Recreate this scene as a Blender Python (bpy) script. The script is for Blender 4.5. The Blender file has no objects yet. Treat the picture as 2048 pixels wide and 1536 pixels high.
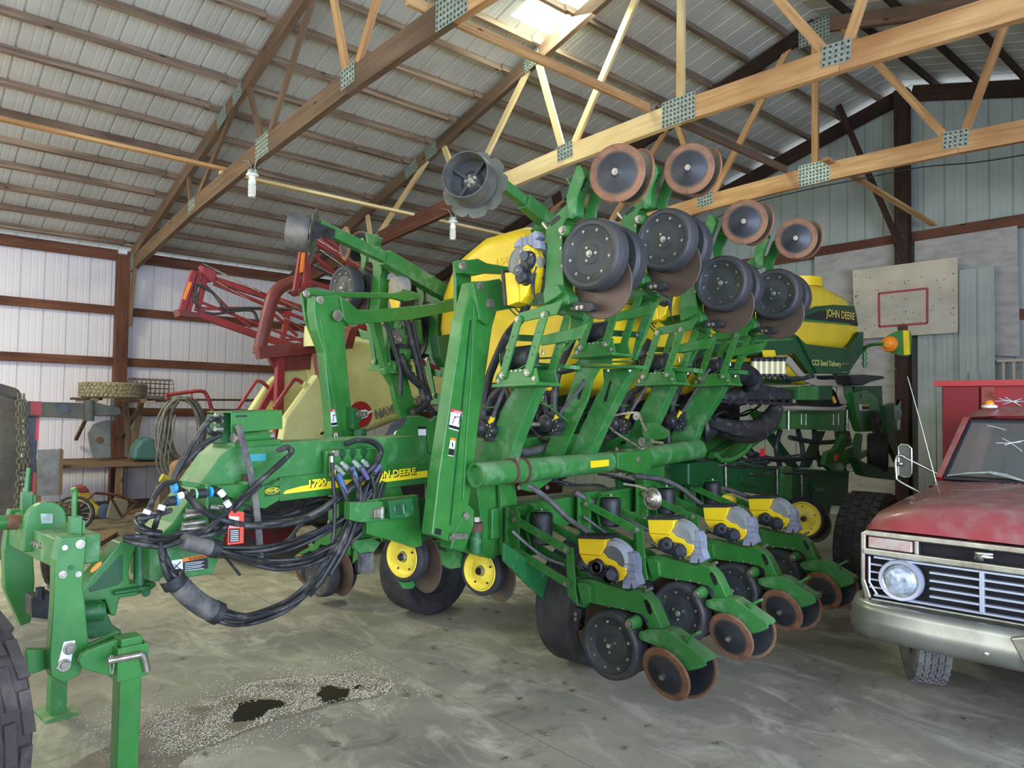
import bpy, math, random
from mathutils import Vector as V, Matrix
random.seed(11)
SC = bpy.context.scene
COL = SC.collection
PI = math.pi
# ---------------------------------------------------------------- camera
FPX, YAW, PIT, ROLL, CAMZ = 1463.97, .853696, .0360747, .0150356, 1.7
FW = V((-math.sin(YAW)*math.cos(PIT), math.cos(YAW)*math.cos(PIT), math.sin(PIT)))
R0 = V((math.cos(YAW), math.sin(YAW), 0)); U0 = R0.cross(FW)
RT = R0*math.cos(ROLL) + U0*math.sin(ROLL)
UP = U0*math.cos(ROLL) - R0*math.sin(ROLL)
EYE = V((0, 0, CAMZ))
def ray(px, py): return FW*FPX + RT*(px-1024) - UP*(py-768)
cd = bpy.data.cameras.new('camera'); cam = bpy.data.objects.new('camera', cd); COL.objects.link(cam)
cd.sensor_width = 36; cd.lens = FPX/2048*36; cd.clip_start = .05; cd.clip_end = 200
m = Matrix((RT, UP, -FW)).transposed().to_4x4(); m.translation = EYE
cam.matrix_world = m; SC.camera = cam
SC.view_settings.view_transform = 'Standard'; SC.view_settings.look = 'None'
SC.view_settings.gamma = 1; SC.view_settings.use_curve_mapping = False
SC.view_settings.exposure = 0.0
class Frame:
    """a local frame: turns a photo point into a place on one of its planes"""
    def __init__(s, org, yaw):
        s.o = V(org); s.yaw = yaw
        s.ax = (V((math.cos(yaw), math.sin(yaw), 0)), V((-math.sin(yaw), math.cos(yaw), 0)), V((0, 0, 1)))
    def at(s, px, py, k, v):
        d = ray(px, py); n = s.ax[k]
        t = (v - n.dot(EYE-s.o))/n.dot(d); q = EYE + d*t - s.o
        return V((s.ax[0].dot(q), s.ax[1].dot(q), s.ax[2].dot(q)))
    def root(s, name, label, cat, group=None):
        o = bpy.data.objects.new(name, None); COL.objects.link(o); o.location = s.o; o.rotation_euler = (0, 0, s.yaw)
        o.empty_display_size = .1
        tag(o, label, cat, group); return o
W = Frame((0, 0, 0), 0)
def tag(o, label, cat, group=None, kind=None):
    o['label'] = label; o['category'] = cat
    if group: o['group'] = group
    if kind: o['kind'] = kind
    return o
def struct(o): o['kind'] = 'structure'; return o
def empty(name, label, cat, loc=(0, 0, 0), rz=0, group=None):
    o = bpy.data.objects.new(name, None); COL.objects.link(o); o.location = loc; o.rotation_euler = (0, 0, rz)
    o.empty_display_size = .1
    return tag(o, label, cat, group)
def copy_tree(o, parent=None):
    kids = list(o.children)
    c = o.copy(); COL.objects.link(c); c.parent = parent
    for k in kids: copy_tree(k, c)
    return c
# ---------------------------------------------------------------- materials
def nodes(name):
    mt = bpy.data.materials.new(name); mt.use_nodes = True
    nt = mt.node_tree; b = nt.nodes['Principled BSDF']; return mt, nt, b
def N(nt, t, **k):
    n = nt.nodes.new(t)
    for a, v in k.items():
        if a in n.inputs.keys() if isinstance(a, str) else False: n.inputs[a].default_value = v
        else: setattr(n, a, v)
    return n
def L(nt, a, b): nt.links.new(a, b)
def c4(c): return (c[0], c[1], c[2], 1)
def srgb(r, g, b):
    f = lambda u: (u/255/12.92) if u/255 <= .04045 else ((u/255+.055)/1.055)**2.4
    return (f(r), f(g), f(b))
def mat(name, col, rough=.5, metal=0, col2=None, scale=6, lo=.4, hi=.65, bump=0, bscale=60, dust=None, damt=.5, stretch=(1, 1, 1), spec=.5, coat=0):
    mt, nt, b = nodes(name)
    b.inputs['Roughness'].default_value = rough; b.inputs['Metallic'].default_value = metal
    b.inputs['Specular IOR Level'].default_value = spec; b.inputs['Coat Weight'].default_value = coat
    tc = N(nt, 'ShaderNodeTexCoord'); mp = N(nt, 'ShaderNodeMapping'); mp.inputs['Scale'].default_value = stretch
    L(nt, tc.outputs['Object'], mp.inputs['Vector'])
    out = None
    if col2:
        n = N(nt, 'ShaderNodeTexNoise'); n.inputs['Scale'].default_value = scale; n.inputs['Detail'].default_value = 7; n.inputs['Roughness'].default_value = .62
        L(nt, mp.outputs[0], n.inputs['Vector'])
        r = N(nt, 'ShaderNodeMapRange'); r.inputs[1].default_value = lo; r.inputs[2].default_value = hi
        L(nt, n.outputs['Fac'], r.inputs[0])
        x = N(nt, 'ShaderNodeMix', data_type='RGBA'); x.inputs[6].default_value = c4(col); x.inputs[7].default_value = c4(col2)
        L(nt, r.outputs[0], x.inputs[0]); out = x.outputs[2]
    if dust:
        # dust that has settled on faces looking up, broken up by noise
        ge = N(nt, 'ShaderNodeNewGeometry'); sp = N(nt, 'ShaderNodeSeparateXYZ'); L(nt, ge.outputs['Normal'], sp.inputs[0])
        r = N(nt, 'ShaderNodeMapRange'); r.inputs[1].default_value = .25; r.inputs[2].default_value = 1; r.inputs[4].default_value = damt
        L(nt, sp.outputs[2], r.inputs[0])
        n = N(nt, 'ShaderNodeTexNoise'); n.inputs['Scale'].default_value = 9; n.inputs['Detail'].default_value = 6
        L(nt, tc.outputs['Object'], n.inputs['Vector'])
        m2 = N(nt, 'ShaderNodeMath', operation='MULTIPLY_ADD'); L(nt, r.outputs[0], m2.inputs[0]); L(nt, n.outputs['Fac'], m2.inputs[1])
        r2 = N(nt, 'ShaderNodeMapRange'); r2.inputs[1].default_value = .52; r2.inputs[2].default_value = .8; r2.inputs[4].default_value = .35*damt
        L(nt, n.outputs['Fac'], r2.inputs[0]); L(nt, r2.outputs[0], m2.inputs[2])
        m3 = N(nt, 'ShaderNodeMath', operation='MULTIPLY'); m3.inputs[1].default_value = 1.3; L(nt, m2.outputs[0], m3.inputs[0]); m3.use_clamp = True
        x = N(nt, 'ShaderNodeMix', data_type='RGBA'); x.inputs[6].default_value = c4(col); x.inputs[7].default_value = c4(dust)
        if out: L(nt, out, x.inputs[6])
        L(nt, m3.outputs[0], x.inputs[0]); out = x.outputs[2]
    if out: L(nt, out, b.inputs['Base Color'])
    else: b.inputs['Base Color'].default_value = c4(col)
    if bump:
        n = N(nt, 'ShaderNodeTexNoise'); n.inputs['Scale'].default_value = bscale; n.inputs['Detail'].default_value = 5
        L(nt, mp.outputs[0], n.inputs['Vector'])
        bm = N(nt, 'ShaderNodeBump'); bm.inputs['Strength'].default_value = bump; bm.inputs['Distance'].default_value = .01
        L(nt, n.outputs['Fac'], bm.inputs['Height']); L(nt, bm.outputs[0], b.inputs['Normal'])
    return mt
def wood(name, c1, c2, c3, rough=.8):
    """sawn lumber: grain along U, knots, pale scratches"""
    mt, nt, b = nodes(name); b.inputs['Roughness'].default_value = rough; b.inputs['Specular IOR Level'].default_value = .25
    uv = N(nt, 'ShaderNodeUVMap'); mp = N(nt, 'ShaderNodeMapping'); mp.inputs['Scale'].default_value = (1.1, 22, 1); L(nt, uv.outputs[0], mp.inputs[0])
    n = N(nt, 'ShaderNodeTexNoise'); n.inputs['Scale'].default_value = 1; n.inputs['Detail'].default_value = 6; n.inputs['Distortion'].default_value = .5; L(nt, mp.outputs[0], n.inputs[0])
    cr = N(nt, 'ShaderNodeValToRGB'); e = cr.color_ramp.elements; e[0].position = .3; e[0].color = c4(c1); e[1].position = .68; e[1].color = c4(c2); L(nt, n.outputs['Fac'], cr.inputs[0])
    mp2 = N(nt, 'ShaderNodeMapping'); mp2.inputs['Scale'].default_value = (.7, 1.6, 1); L(nt, uv.outputs[0], mp2.inputs[0])
    n2 = N(nt, 'ShaderNodeTexNoise'); n2.inputs['Scale'].default_value = 1; n2.inputs['Detail'].default_value = 3; L(nt, mp2.outputs[0], n2.inputs[0])
    r = N(nt, 'ShaderNodeMapRange'); r.inputs[1].default_value = .42; r.inputs[2].default_value = .72; L(nt, n2.outputs['Fac'], r.inputs[0])
    x = N(nt, 'ShaderNodeMix', data_type='RGBA'); L(nt, cr.outputs[0], x.inputs[6]); x.inputs[7].default_value = c4(c3); L(nt, r.outputs[0], x.inputs[0])
    mp3 = N(nt, 'ShaderNodeMapping'); mp3.inputs['Scale'].default_value = (1.6, 5, 1); L(nt, uv.outputs[0], mp3.inputs[0])
    vo = N(nt, 'ShaderNodeTexVoronoi'); vo.inputs['Scale'].default_value = 1; L(nt, mp3.outputs[0], vo.inputs[0])
    r3 = N(nt, 'ShaderNodeMapRange'); r3.inputs[1].default_value = .09; r3.inputs[2].default_value = .04; L(nt, vo.outputs['Distance'], r3.inputs[0])
    x2 = N(nt, 'ShaderNodeMix', data_type='RGBA'); L(nt, x.outputs[2], x2.inputs[6]); x2.inputs[7].default_value = c4([v*.25 for v in c1]); L(nt, r3.outputs[0], x2.inputs[0])
    mp4 = N(nt, 'ShaderNodeMapping'); mp4.inputs['Scale'].default_value = (26, 8, 1); L(nt, uv.outputs[0], mp4.inputs[0])
    n4 = N(nt, 'ShaderNodeTexNoise'); n4.inputs['Scale'].default_value = 1; n4.inputs['Detail'].default_value = 2; L(nt, mp4.outputs[0], n4.inputs[0])
    r4 = N(nt, 'ShaderNodeMapRange'); r4.inputs[1].default_value = .74; r4.inputs[2].default_value = .78; r4.inputs[4].default_value = .6; L(nt, n4.outputs['Fac'], r4.inputs[0])
    x3 = N(nt, 'ShaderNodeMix', data_type='RGBA'); L(nt, x2.outputs[2], x3.inputs[6]); x3.inputs[7].default_value = (.6, .5, .38, 1); L(nt, r4.outputs[0], x3.inputs[0])
    L(nt, x3.outputs[2], b.inputs['Base Color'])
    return mt
# ---------------------------------------------------------------- mesh builder
def frame_of(d, up=None):
    d = d.normalized()
    u = V(up) if up is not None else (V((0, 0, 1)) if abs(d.z) < .95 else V((1, 0, 0)))
    s = d.cross(u)
    if s.length < 1e-6: s = d.cross(V((1, 0, 0)))
    s.normalize(); return s, s.cross(d).normalized()
class MB:
    def __init__(s): s.v = []; s.f = []; s.m = []; s.sm = []; s.uv = []
    def add(s, vs, fs, mi=0, sm=False, uvs=None):
        b = len(s.v); s.v += [V(q) for q in vs]
        for i, f in enumerate(fs):
            s.f.append([b+j for j in f]); s.m.append(mi); s.sm.append(sm)
            s.uv.append(uvs[i] if uvs else None)
        return s
    def hexa(s, p, mi=0, uvs=None):   # 8 corners: 4 bottom loop, 4 top loop
        return s.add(p, [(3, 2, 1, 0), (4, 5, 6, 7), (0, 1, 5, 4), (1, 2, 6, 5), (2, 3, 7, 6), (3, 0, 4, 7)], mi, False, uvs)
    def box(s, c, d, mi=0):
        c = V(c); x, y, z = d[0]/2, d[1]/2, d[2]/2
        return s.hexa([c+V(q) for q in ((-x, -y, -z), (x, -y, -z), (x, y, -z), (-x, y, -z), (-x, -y, z), (x, -y, z), (x, y, z), (-x, y, z))], mi)
    def beam(s, p, q, w, h, up=None, mi=0):   # w across, h along up
        p, q = V(p), V(q); d = q-p; a, u = frame_of(d, up); a *= w/2; u *= h/2; Ln = d.length
        k = random.random()*9; k2 = random.random()*9
        pts = [p-a-u, p+a-u, p+a+u, p-a+u, q-a-u, q+a-u, q+a+u, q-a+u]
        fs = [(0, 1, 2, 3), (7, 6, 5, 4), (0, 4, 5, 1), (1, 5, 6, 2), (2, 6, 7, 3), (3, 7, 4, 0)]
        e = [(k, k2), (k+w, k2), (k+w, k2+h), (k, k2+h)]
        def sd(W_, o): return [(k, k2+o), (k+Ln, k2+o), (k+Ln, k2+o+W_), (k, k2+o+W_)]
        return s.add(pts, fs, mi, False, [e, e, sd(w, 0), sd(h, 1), sd(w, 2), sd(h, 3)])
    def prism(s, poly, ext, mi=0):
        n = len(poly); poly = [V(q) for q in poly]; ext = V(ext)
        nr = V((0, 0, 0))
        for i in range(n): nr += poly[i].cross(poly[(i+1) % n])
        if nr.dot(ext) > 0: poly = poly[::-1]
        fs = [tuple(range(n)), tuple(range(2*n-1, n-1, -1))] + [((i+1) % n, i, n+i, n+(i+1) % n) for i in range(n)]
        return s.add(poly+[q+ext for q in poly], fs, mi)
    def tube(s, pts, r, n=8, mi=0, closed=False, caps=True):
        pts = [V(q) for q in pts]; k = len(pts)
        rr = r if isinstance(r, (list, tuple)) else [r]*k
        vs = []; prev = None
        for i in range(k):
            if closed: d = pts[(i+1) % k]-pts[i-1]
            else: d = pts[min(i+1, k-1)]-pts[max(i-1, 0)]
            if d.length < 1e-9: d = V((0, 0, 1))
            d.normalize()
            if prev is None: a, u = frame_of(d)
            else:
                u = prev - d*prev.dot(d)
                if u.length < 1e-6: a, u = frame_of(d)
                u.normalize(); a = d.cross(u)
            prev = u
            for j in range(n):
                t = 2*PI*j/n; vs.append(pts[i]+(a*math.cos(t)+u*math.sin(t))*rr[i])
        fs = []
        for i in range(k if closed else k-1):
            for j in range(n):
                i2 = (i+1) % k
                fs.append((i*n+j, i*n+(j+1) % n, i2*n+(j+1) % n, i2*n+j))
        s.add(vs, fs, mi, True)
        if caps and not closed:
            s.add(vs[:n], [tuple(range(n-1, -1, -1))], mi); s.add(vs[-n:], [tuple(range(n))], mi)
        return s
    def lathe(s, prof, org, axis, n=32, mi=0, closed=False, sm=True):
        """prof: list of (radius, height[, material]); revolved about axis through org"""
        org = V(org); d = V(axis).normalized(); a, u = frame_of(d); k = len(prof); vs = []
        for q in prof:
            for j in range(n):
                t = 2*PI*j/n; vs.append(org+d*q[1]+(a*math.cos(t)+u*math.sin(t))*q[0])
        for i in range(k if closed else k-1):
            i2 = (i+1) % k; mm = prof[i][2] if len(prof[i]) > 2 else mi
            s.add([], [], 0)
            b = len(s.v)
            s.v += vs[i*n:(i+1)*n] + vs[i2*n:(i2+1)*n]
            for j in range(n):
                s.f.append([b+j, b+n+j, b+n+(j+1) % n, b+(j+1) % n]); s.m.append(mm); s.sm.append(sm); s.uv.append(None)
        return s
    def disc(s, c, axis, r, h, n=20, mi=0):   # solid short cylinder from c along axis
        return s.lathe([(.0001, 0), (r, 0), (r, h), (.0001, h)], c, axis, n, mi, sm=False)
    def split(s, name, mats, parent, **k):
        return s.build(name, mats, parent, **k)
    def bolt(s, c, axis, r, h=None, mi=0):
        h = h or r*.8
        s.lathe([(r*1.35, -.001), (r*1.35, h*.25), (.0001, h*.25)], c, axis, 12, mi, sm=False)
        return s.lathe([(r, h*.2), (r, h), (.0001, h)], c, axis, 6, mi, sm=False)
    def sphere(s, c, r, n=12, mi=0, sc=(1, 1, 1)):
        c = V(c); vs = []; fs = []; k = n//2
        for i in range(k+1):
            p = PI*i/k
            for j in range(n):
                t = 2*PI*j/n; vs.append(c+V((math.sin(p)*math.cos(t)*r*sc[0], math.sin(p)*math.sin(t)*r*sc[1], math.cos(p)*r*sc[2])))
        for i in range(k):
            for j in range(n): fs.append((i*n+j, (i+1)*n+j, (i+1)*n+(j+1) % n, i*n+(j+1) % n))
        return s.add(vs, fs, mi, True)
    def xform(s, M, start=0):
        for i in range(start, len(s.v)): s.v[i] = M @ s.v[i]
        return s
    def build(s, name, mats, parent=None, bevel=0, seg=2, merge=False):
        me = bpy.data.meshes.new(name); me.from_pydata([tuple(q) for q in s.v], [], s.f)
        if not isinstance(mats, (list, tuple)): mats = [mats]
        for m_ in mats: me.materials.append(m_)
        me.polygons.foreach_set('material_index', s.m); me.polygons.foreach_set('use_smooth', s.sm)
        if any(u is not None for u in s.uv):
            ul = me.uv_layers.new(name='UVMap'); i = 0
            for f, u in zip(s.f, s.uv):
                for j in range(len(f)):
                    ul.data[i].uv = u[j] if u else (0, 0); i += 1
        me.validate(); me.update()
        o = bpy.data.objects.new(name, me); COL.objects.link(o)
        if parent: o.parent = parent
        if merge:
            w = o.modifiers.new('weld', 'WELD'); w.merge_threshold = .0004
        if bevel:
            b = o.modifiers.new('bevel', 'BEVEL'); b.width = bevel; b.segments = seg; b.limit_method = 'ANGLE'; b.angle_limit = .7
            b.harden_normals = True; b.use_clamp_overlap = True
        return o
def smoothpath(pts, k=6, closed=False):
    """Catmull-Rom through points"""
    pts = [V(q) for q in pts]; n = len(pts); out = []
    for i in range(n if closed else n-1):
        p0 = pts[(i-1) % n] if (closed or i > 0) else pts[0]*2-pts[1]
        p1 = pts[i]; p2 = pts[(i+1) % n]
        p3 = pts[(i+2) % n] if (closed or i+2 < n) else pts[-1]*2-pts[-2]
        for j in range(k):
            t = j/k
            out.append(((p1*2)+(p2-p0)*t+(p0*2-p1*5+p2*4-p3)*t*t+(p1*3-p0-p2*3+p3)*t*t*t)*.5)
    if not closed: out.append(pts[-1])
    return out
def text_mesh(body, size, depth=.001, bold=0, sx=1, shear=0, spacing=1):
    cu = bpy.data.curves.new('t', 'FONT'); cu.body = body; cu.size = size; cu.extrude = depth; cu.offset = bold; cu.shear = shear
    cu.align_x = 'LEFT'; cu.resolution_u = 3; cu.space_character = spacing
    o = bpy.data.objects.new('t', cu); COL.objects.link(o); bpy.context.view_layer.update()
    me = bpy.data.meshes.new_from_object(o.evaluated_get(bpy.context.evaluated_depsgraph_get()))
    bpy.data.objects.remove(o); bpy.data.curves.remove(cu)
    for q in me.vertices: q.co.x *= sx
    return me
def lettering(name, body, org, xdir, ydir, height, mt, parent, width=None, bold=0, shear=0, lift=.001, spacing=1):
    """raised lettering whose baseline starts at org; real width and cap height in metres"""
    me = text_mesh(body, 1.0, .0, bold, 1, shear, spacing)
    xs = [q.co.x for q in me.vertices]; ys = [q.co.y for q in me.vertices]
    x0, x1, y0, y1 = min(xs), max(xs), 0, max(ys)
    w = width or height*(x1-x0)/(y1-y0)
    xd = V(xdir).normalized(); yd = V(ydir).normalized(); nd = xd.cross(yd)
    for q in me.vertices:
        q.co = V(org)+xd*((q.co.x-x0)/(x1-x0)*w)+yd*((q.co.y-y0)/(y1-y0)*height)+nd*lift
    me.materials.append(mt)
    o = bpy.data.objects.new(name, me); COL.objects.link(o); o.parent = parent
    return o
# ================================================================ materials used everywhere
M = {}
M['green'] = mat('green_paint', srgb(50, 118, 46), .36, 0, srgb(38, 102, 40), 3, dust=srgb(122, 154, 106), damt=.45, coat=.12)
M['green_dirty'] = mat('dusty_green_paint', srgb(48, 114, 50), .5, 0, srgb(112, 144, 104), 7, .54, .74, dust=srgb(134, 158, 116), damt=.7)
M['green_cast'] = mat('cast_green', srgb(24, 88, 40), .5, 0, srgb(80, 125, 85), 14, .55, .75)
M['green_dark'] = mat('dark_green_paint', srgb(18, 72, 32), .42)
M['yellow'] = mat('yellow_plastic', srgb(240, 205, 30), .4, 0, srgb(226, 190, 30), 4)
M['yellow_rim'] = mat('yellow_rim', srgb(238, 214, 70), .45, 0, srgb(205, 180, 60), 12, .5, .75)
M['stripe'] = mat('yellow_decal', srgb(255, 226, 40), .4)
M['black'] = mat('black_plastic', srgb(30, 31, 33), .5, 0, srgb(52, 52, 52), 14)
M['blackflat'] = mat('black_decal', (.008, .008, .009), .5)
M['rubber'] = mat('rubber', srgb(28, 28, 30), .75, 0, srgb(58, 56, 55), 5, .4, .75, bump=.15, bscale=80)
M['rubber_dusty'] = mat('dusty_rubber', srgb(66, 66, 66), .9, 0, srgb(118, 112, 104), 9, bump=.3, bscale=60)
M['gauge'] = mat('gauge_tyre', srgb(48, 48, 50), .6, 0, srgb(80, 74, 70), 4, .45, .8)
M['gauge_face'] = mat('gauge_wheel_face', srgb(46, 50, 50), .55, 0, srgb(70, 72, 70), 5, .5, .8)
M['hose'] = mat('black_hose', srgb(42, 42, 42), .5, 0, srgb(112, 106, 98), 9, .52, .82)
M['hose_grey'] = mat('grey_hose', srgb(96, 92, 90), .6, 0, srgb(60, 58, 58), 9)
M['hose_tan'] = mat('tan_hose', srgb(160, 150, 128), .6)
M['steel'] = mat('zinc_steel', srgb(190, 185, 170), .35, .8, srgb(140, 132, 115), 20)
M['disc'] = mat('worn_disc_steel', srgb(74, 68, 62), .45, .3, srgb(100, 78, 62), 5)
M['rust'] = mat('rusty_steel', srgb(140, 98, 68), .7, .05, srgb(108, 74, 54), 14)
M['rustdark'] = mat('dark_rust', srgb(98, 66, 50), .8, 0, srgb(70, 48, 38), 10)
M['white'] = mat('white_label', srgb(235, 235, 230), .5)
M['red'] = mat('red_decal', srgb(200, 40, 40), .5)
M['orange'] = mat('orange_decal', srgb(235, 130, 30), .5)
M['galv'] = mat('galvanised_plate', srgb(165, 178, 165), .45, .35, srgb(120, 132, 122), 22)
M['plate_hole'] = mat('plate_hole', srgb(52, 50, 42), .8)
M['wood_dark'] = wood('weathered_dark_lumber', srgb(100, 80, 62), srgb(126, 102, 80), srgb(84, 66, 52))
M['wood_purlin'] = wood('weathered_purlin', srgb(104, 84, 68), srgb(158, 138, 116), srgb(92, 72, 58))
M['wood_tan'] = wood('tan_lumber', srgb(176, 130, 84), srgb(212, 172, 118), srgb(150, 102, 62))
M['wood_light'] = wood('pale_lumber', srgb(205, 180, 128), srgb(226, 204, 154), srgb(184, 150, 98))
M['wood_girt'] = wood('red_brown_lumber', srgb(88, 56, 42), srgb(118, 78, 58), srgb(74, 46, 36))
M['wood_black'] = wood('dark_brown_lumber', srgb(52, 38, 30), srgb(70, 52, 42), srgb(42, 30, 24))
M['panel'] = mat('white_steel_panel', srgb(206, 200, 205), .42, 0, srgb(200, 194, 199), .6)
M['panel_shaded'] = mat('white_steel_panel_shaded', srgb(166, 174, 164), .45, 0, srgb(152, 160, 150), 1.2)  # the end wall's shade is put into this darker colour
M['roof'] = mat('galvalume_roof', srgb(200, 199, 190), .42, .15, srgb(186, 185, 176), 1.2)
# ================================================================ setting
XW, YG, XR, XE = -14.45, 12.5, -4.67, 5.1
ZE, MS = 4.50, .27
YF = -5.0
def zroof(x): return ZE + MS*(x-XW) if x <= XR else ZE + MS*(2*XR-XW-x)
# concrete floor
fl, nt, b = nodes('concrete_floor'); b.inputs['Roughness'].default_value = .62
tc = N(nt, 'ShaderNodeTexCoord')
def tex(kind, sc, det=6, st=(1, 1, 1), rough=.6, dist=0):
    mp = N(nt, 'ShaderNodeMapping'); mp.inputs['Scale'].default_value = st; L(nt, tc.outputs['Object'], mp.inputs[0])
    n = N(nt, kind); n.inputs['Scale'].default_value = sc
    if kind == 'ShaderNodeTexNoise': n.inputs['Detail'].default_value = det; n.inputs['Roughness'].default_value = rough; n.inputs['Distortion'].default_value = dist
    L(nt, mp.outputs[0], n.inputs[0]); return n
def mixc(a, bcol, fac):
    x = N(nt, 'ShaderNodeMix', data_type='RGBA')
    if isinstance(a, tuple): x.inputs[6].default_value = c4(a)
    else: L(nt, a, x.inputs[6])
    if isinstance(bcol, tuple): x.inputs[7].default_value = c4(bcol)
    else: L(nt, bcol, x.inputs[7])
    L(nt, fac, x.inputs[0]); return x.outputs[2]
def rng(src, a, b_, c=0, d=1):
    r = N(nt, 'ShaderNodeMapRange'); r.inputs[1].default_value = a; r.inputs[2].default_value = b_; r.inputs[3].default_value = c; r.inputs[4].default_value = d
    L(nt, src, r.inputs[0]); return r.outputs[0]
c = mixc(srgb(154, 149, 130), srgb(114, 111, 100), rng(tex('ShaderNodeTexNoise', .8, 5, dist=.6).outputs['Fac'], .35, .7))
c = mixc(c, srgb(186, 181, 162), rng(tex('ShaderNodeTexNoise', 1.6, 8, (1, 2.2, 1), .7, 1.0).outputs['Fac'], .5, .72))
c = mixc(c, srgb(78, 74, 68), rng(tex('ShaderNodeTexNoise', 2.4, 10, (2, 1, 1), .74, 1.2).outputs['Fac'], .54, .74, 0, .85))
c = mixc(c, srgb(90, 84, 74), rng(tex('ShaderNodeTexNoise', 40, 3).outputs['Fac'], .68, .75, 0, .5))
L(nt, c, b.inputs['Base Color'])
bm = N(nt, 'ShaderNodeBump'); bm.inputs['Strength'].default_value = .15; bm.inputs['Distance'].default_value = .01
L(nt, tex('ShaderNodeTexNoise', 12, 8).outputs['Fac'], bm.inputs['Height']); L(nt, bm.outputs[0], b.inputs['Normal'])
L(nt, rng(tex('ShaderNodeTexNoise', 2, 6).outputs['Fac'], .3, .7, .45, .75), b.inputs['Roughness'])
# slab with two sawn joints: four slabs with 8 mm grooves between
mb = MB()
JX, JY, g = -3.82, 2.655, .005
for x0, x1 in ((XW-.3, JX-g), (JX+g, XE+.3)):
    for y0, y1 in ((YF-1, JY-g), (JY+g, YG+.3)):
        mb.box(((x0+x1)/2, (y0+y1)/2, -.06), (x1-x0, y1-y0, .12))
mb.box((0, 0, 0), (0.001, .001, .001), 0) if False else None
mb.box(((XW+XE)/2, (YF+YG)/2, -.115), (XE-XW, YG-YF+1, .03), 1)
struct(mb.build('floor', [fl, mat('joint_dirt', srgb(84, 76, 62), .95)]))
# ribbed steel sheet running along a direction
def ribbed(name, p0, run, length, heights, mt, out, rib=.305, depth=.02, base=0.0):
    """p0 start, run unit vector, heights(s)->(z0,z1) at distance s, out = direction the ribs bulge"""
    mb = MB(); s = 0; cs = []
    while s < length:
        for ds, d in ((0, 0), (rib*.33, 0), (rib*.345, .0025), (rib*.385, .0025), (rib*.40, 0), (rib*.62, 0), (rib*.635, .0025), (rib*.675, .0025), (rib*.69, 0), (rib*.90, 0), (rib*.925, depth), (rib*.965, depth), (rib*.99, 0)):
            if s+ds <= length: cs.append((s+ds, d))
        s += rib
    cs.append((length, 0))
    vs = []
    for q, d in cs:
        z0, z1 = heights(q); p = V(p0)+V(run)*q+V(out)*d
        vs += [V((p.x, p.y, z0)), V((p.x, p.y, z1))]
    fs = [(2*i, 2*i+2, 2*i+3, 2*i+1) for i in range(len(cs)-1)]
    mb.add(vs, fs); return mb
mb = ribbed('wall_left', (XW-.04, YF, 0), (0, 1, 0), YG-YF+.3, lambda s: (0, 4.42), M['panel'], (-1, 0, 0), .34)
wl = struct(mb.build('wall_left', M['panel']))
mb = ribbed('wall_back', (XW-.04, YG+.04, 0), (1, 0, 0), XE-XW+.1, lambda s: (0, zroof(XW+s)-.13), M['panel_shaded'], (0, 1, 0), .305)
wb = struct(mb.build('wall_back', M['panel_shaded']))
mb = ribbed('wall_right', (XE+.04, 6.0, 0), (0, 1, 0), YG-6+.04, lambda s: (0, 4.42), M['panel'], (1, 0, 0))
struct(mb.build('wall_right', M['panel']))
# roof: ribs down the slope, with openings for the skylight in view and the added ones
def roof_side(x0, x1, y0, y1, holes):
    mb = MB(); ys = []; s = y0
    while s < y1:
        for ds, d in ((0, 0), (.10, 0), (.108, .002), (.122, .002), (.13, 0), (.19, 0), (.198, .002), (.212, .002), (.22, 0), (.268, 0), (.278, .02), (.293, .02), (.303, 0)): ys.append((s+ds, d))
        s += .305
    xs = sorted({x0, x1} | {h[0] for h in holes} | {h[1] for h in holes})
    for k in range(len(xs)-1):
        xa, xb = xs[k], xs[k+1]
        for i in range(len(ys)-1):
            ym = (ys[i][0]+ys[i+1][0])/2
            if any(h[0] <= (xa+xb)/2 <= h[1] and h[2] <= ym <= h[3] for h in holes): continue
            mb.add([(xa, ys[i][0], zroof(xa)+ys[i][1]), (xb, ys[i][0], zroof(xb)+ys[i][1]), (xb, ys[i+1][0], zroof(xb)+ys[i+1][1]), (xa, ys[i+1][0], zroof(xa)+ys[i+1][1])], [(0, 1, 2, 3)])
    return mb
SKY = [(-6.75, -5.55, 5.75, 6.66), (-11.5, -9.5, -1.2, 0), (-11.5, -9.5, -4.3, -3.1)]  # only the first is in view; the others are added for warm light
mb = roof_side(XW-.5, XR, YF, YG+.45, SKY)
mb2 = roof_side(XR, XE+.5, YF, YG+.45, [])
n0 = len(mb.v); mb.v += mb2.v; mb.f += [[i+n0 for i in f] for f in mb2.f]; mb.m += mb2.m; mb.sm += mb2.sm; mb.uv += mb2.uv
struct(mb.build('ceiling', M['roof']))
skm, nt, b = nodes('sunlit_fibreglass'); b.inputs['Base Color'].default_value = (.7, .78, .68, 1); b.inputs['Emission Color'].default_value = (.86, 1, .84, 1); b.inputs['Emission Strength'].default_value = 9
for i, h in enumerate(SKY):
    mb = MB(); mb.add([(h[0]-.02, h[2]-.03, zroof(h[0])+.012), (h[1]+.02, h[2]-.03, zroof(h[1])+.018), (h[1]+.02, h[3]+.03, zroof(h[1])+.018), (h[0]-.02, h[3]+.03, zroof(h[0])+.012)], [(0, 1, 2, 3)])
    struct(mb.build('window_%d' % (i+1), skm))
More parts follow.
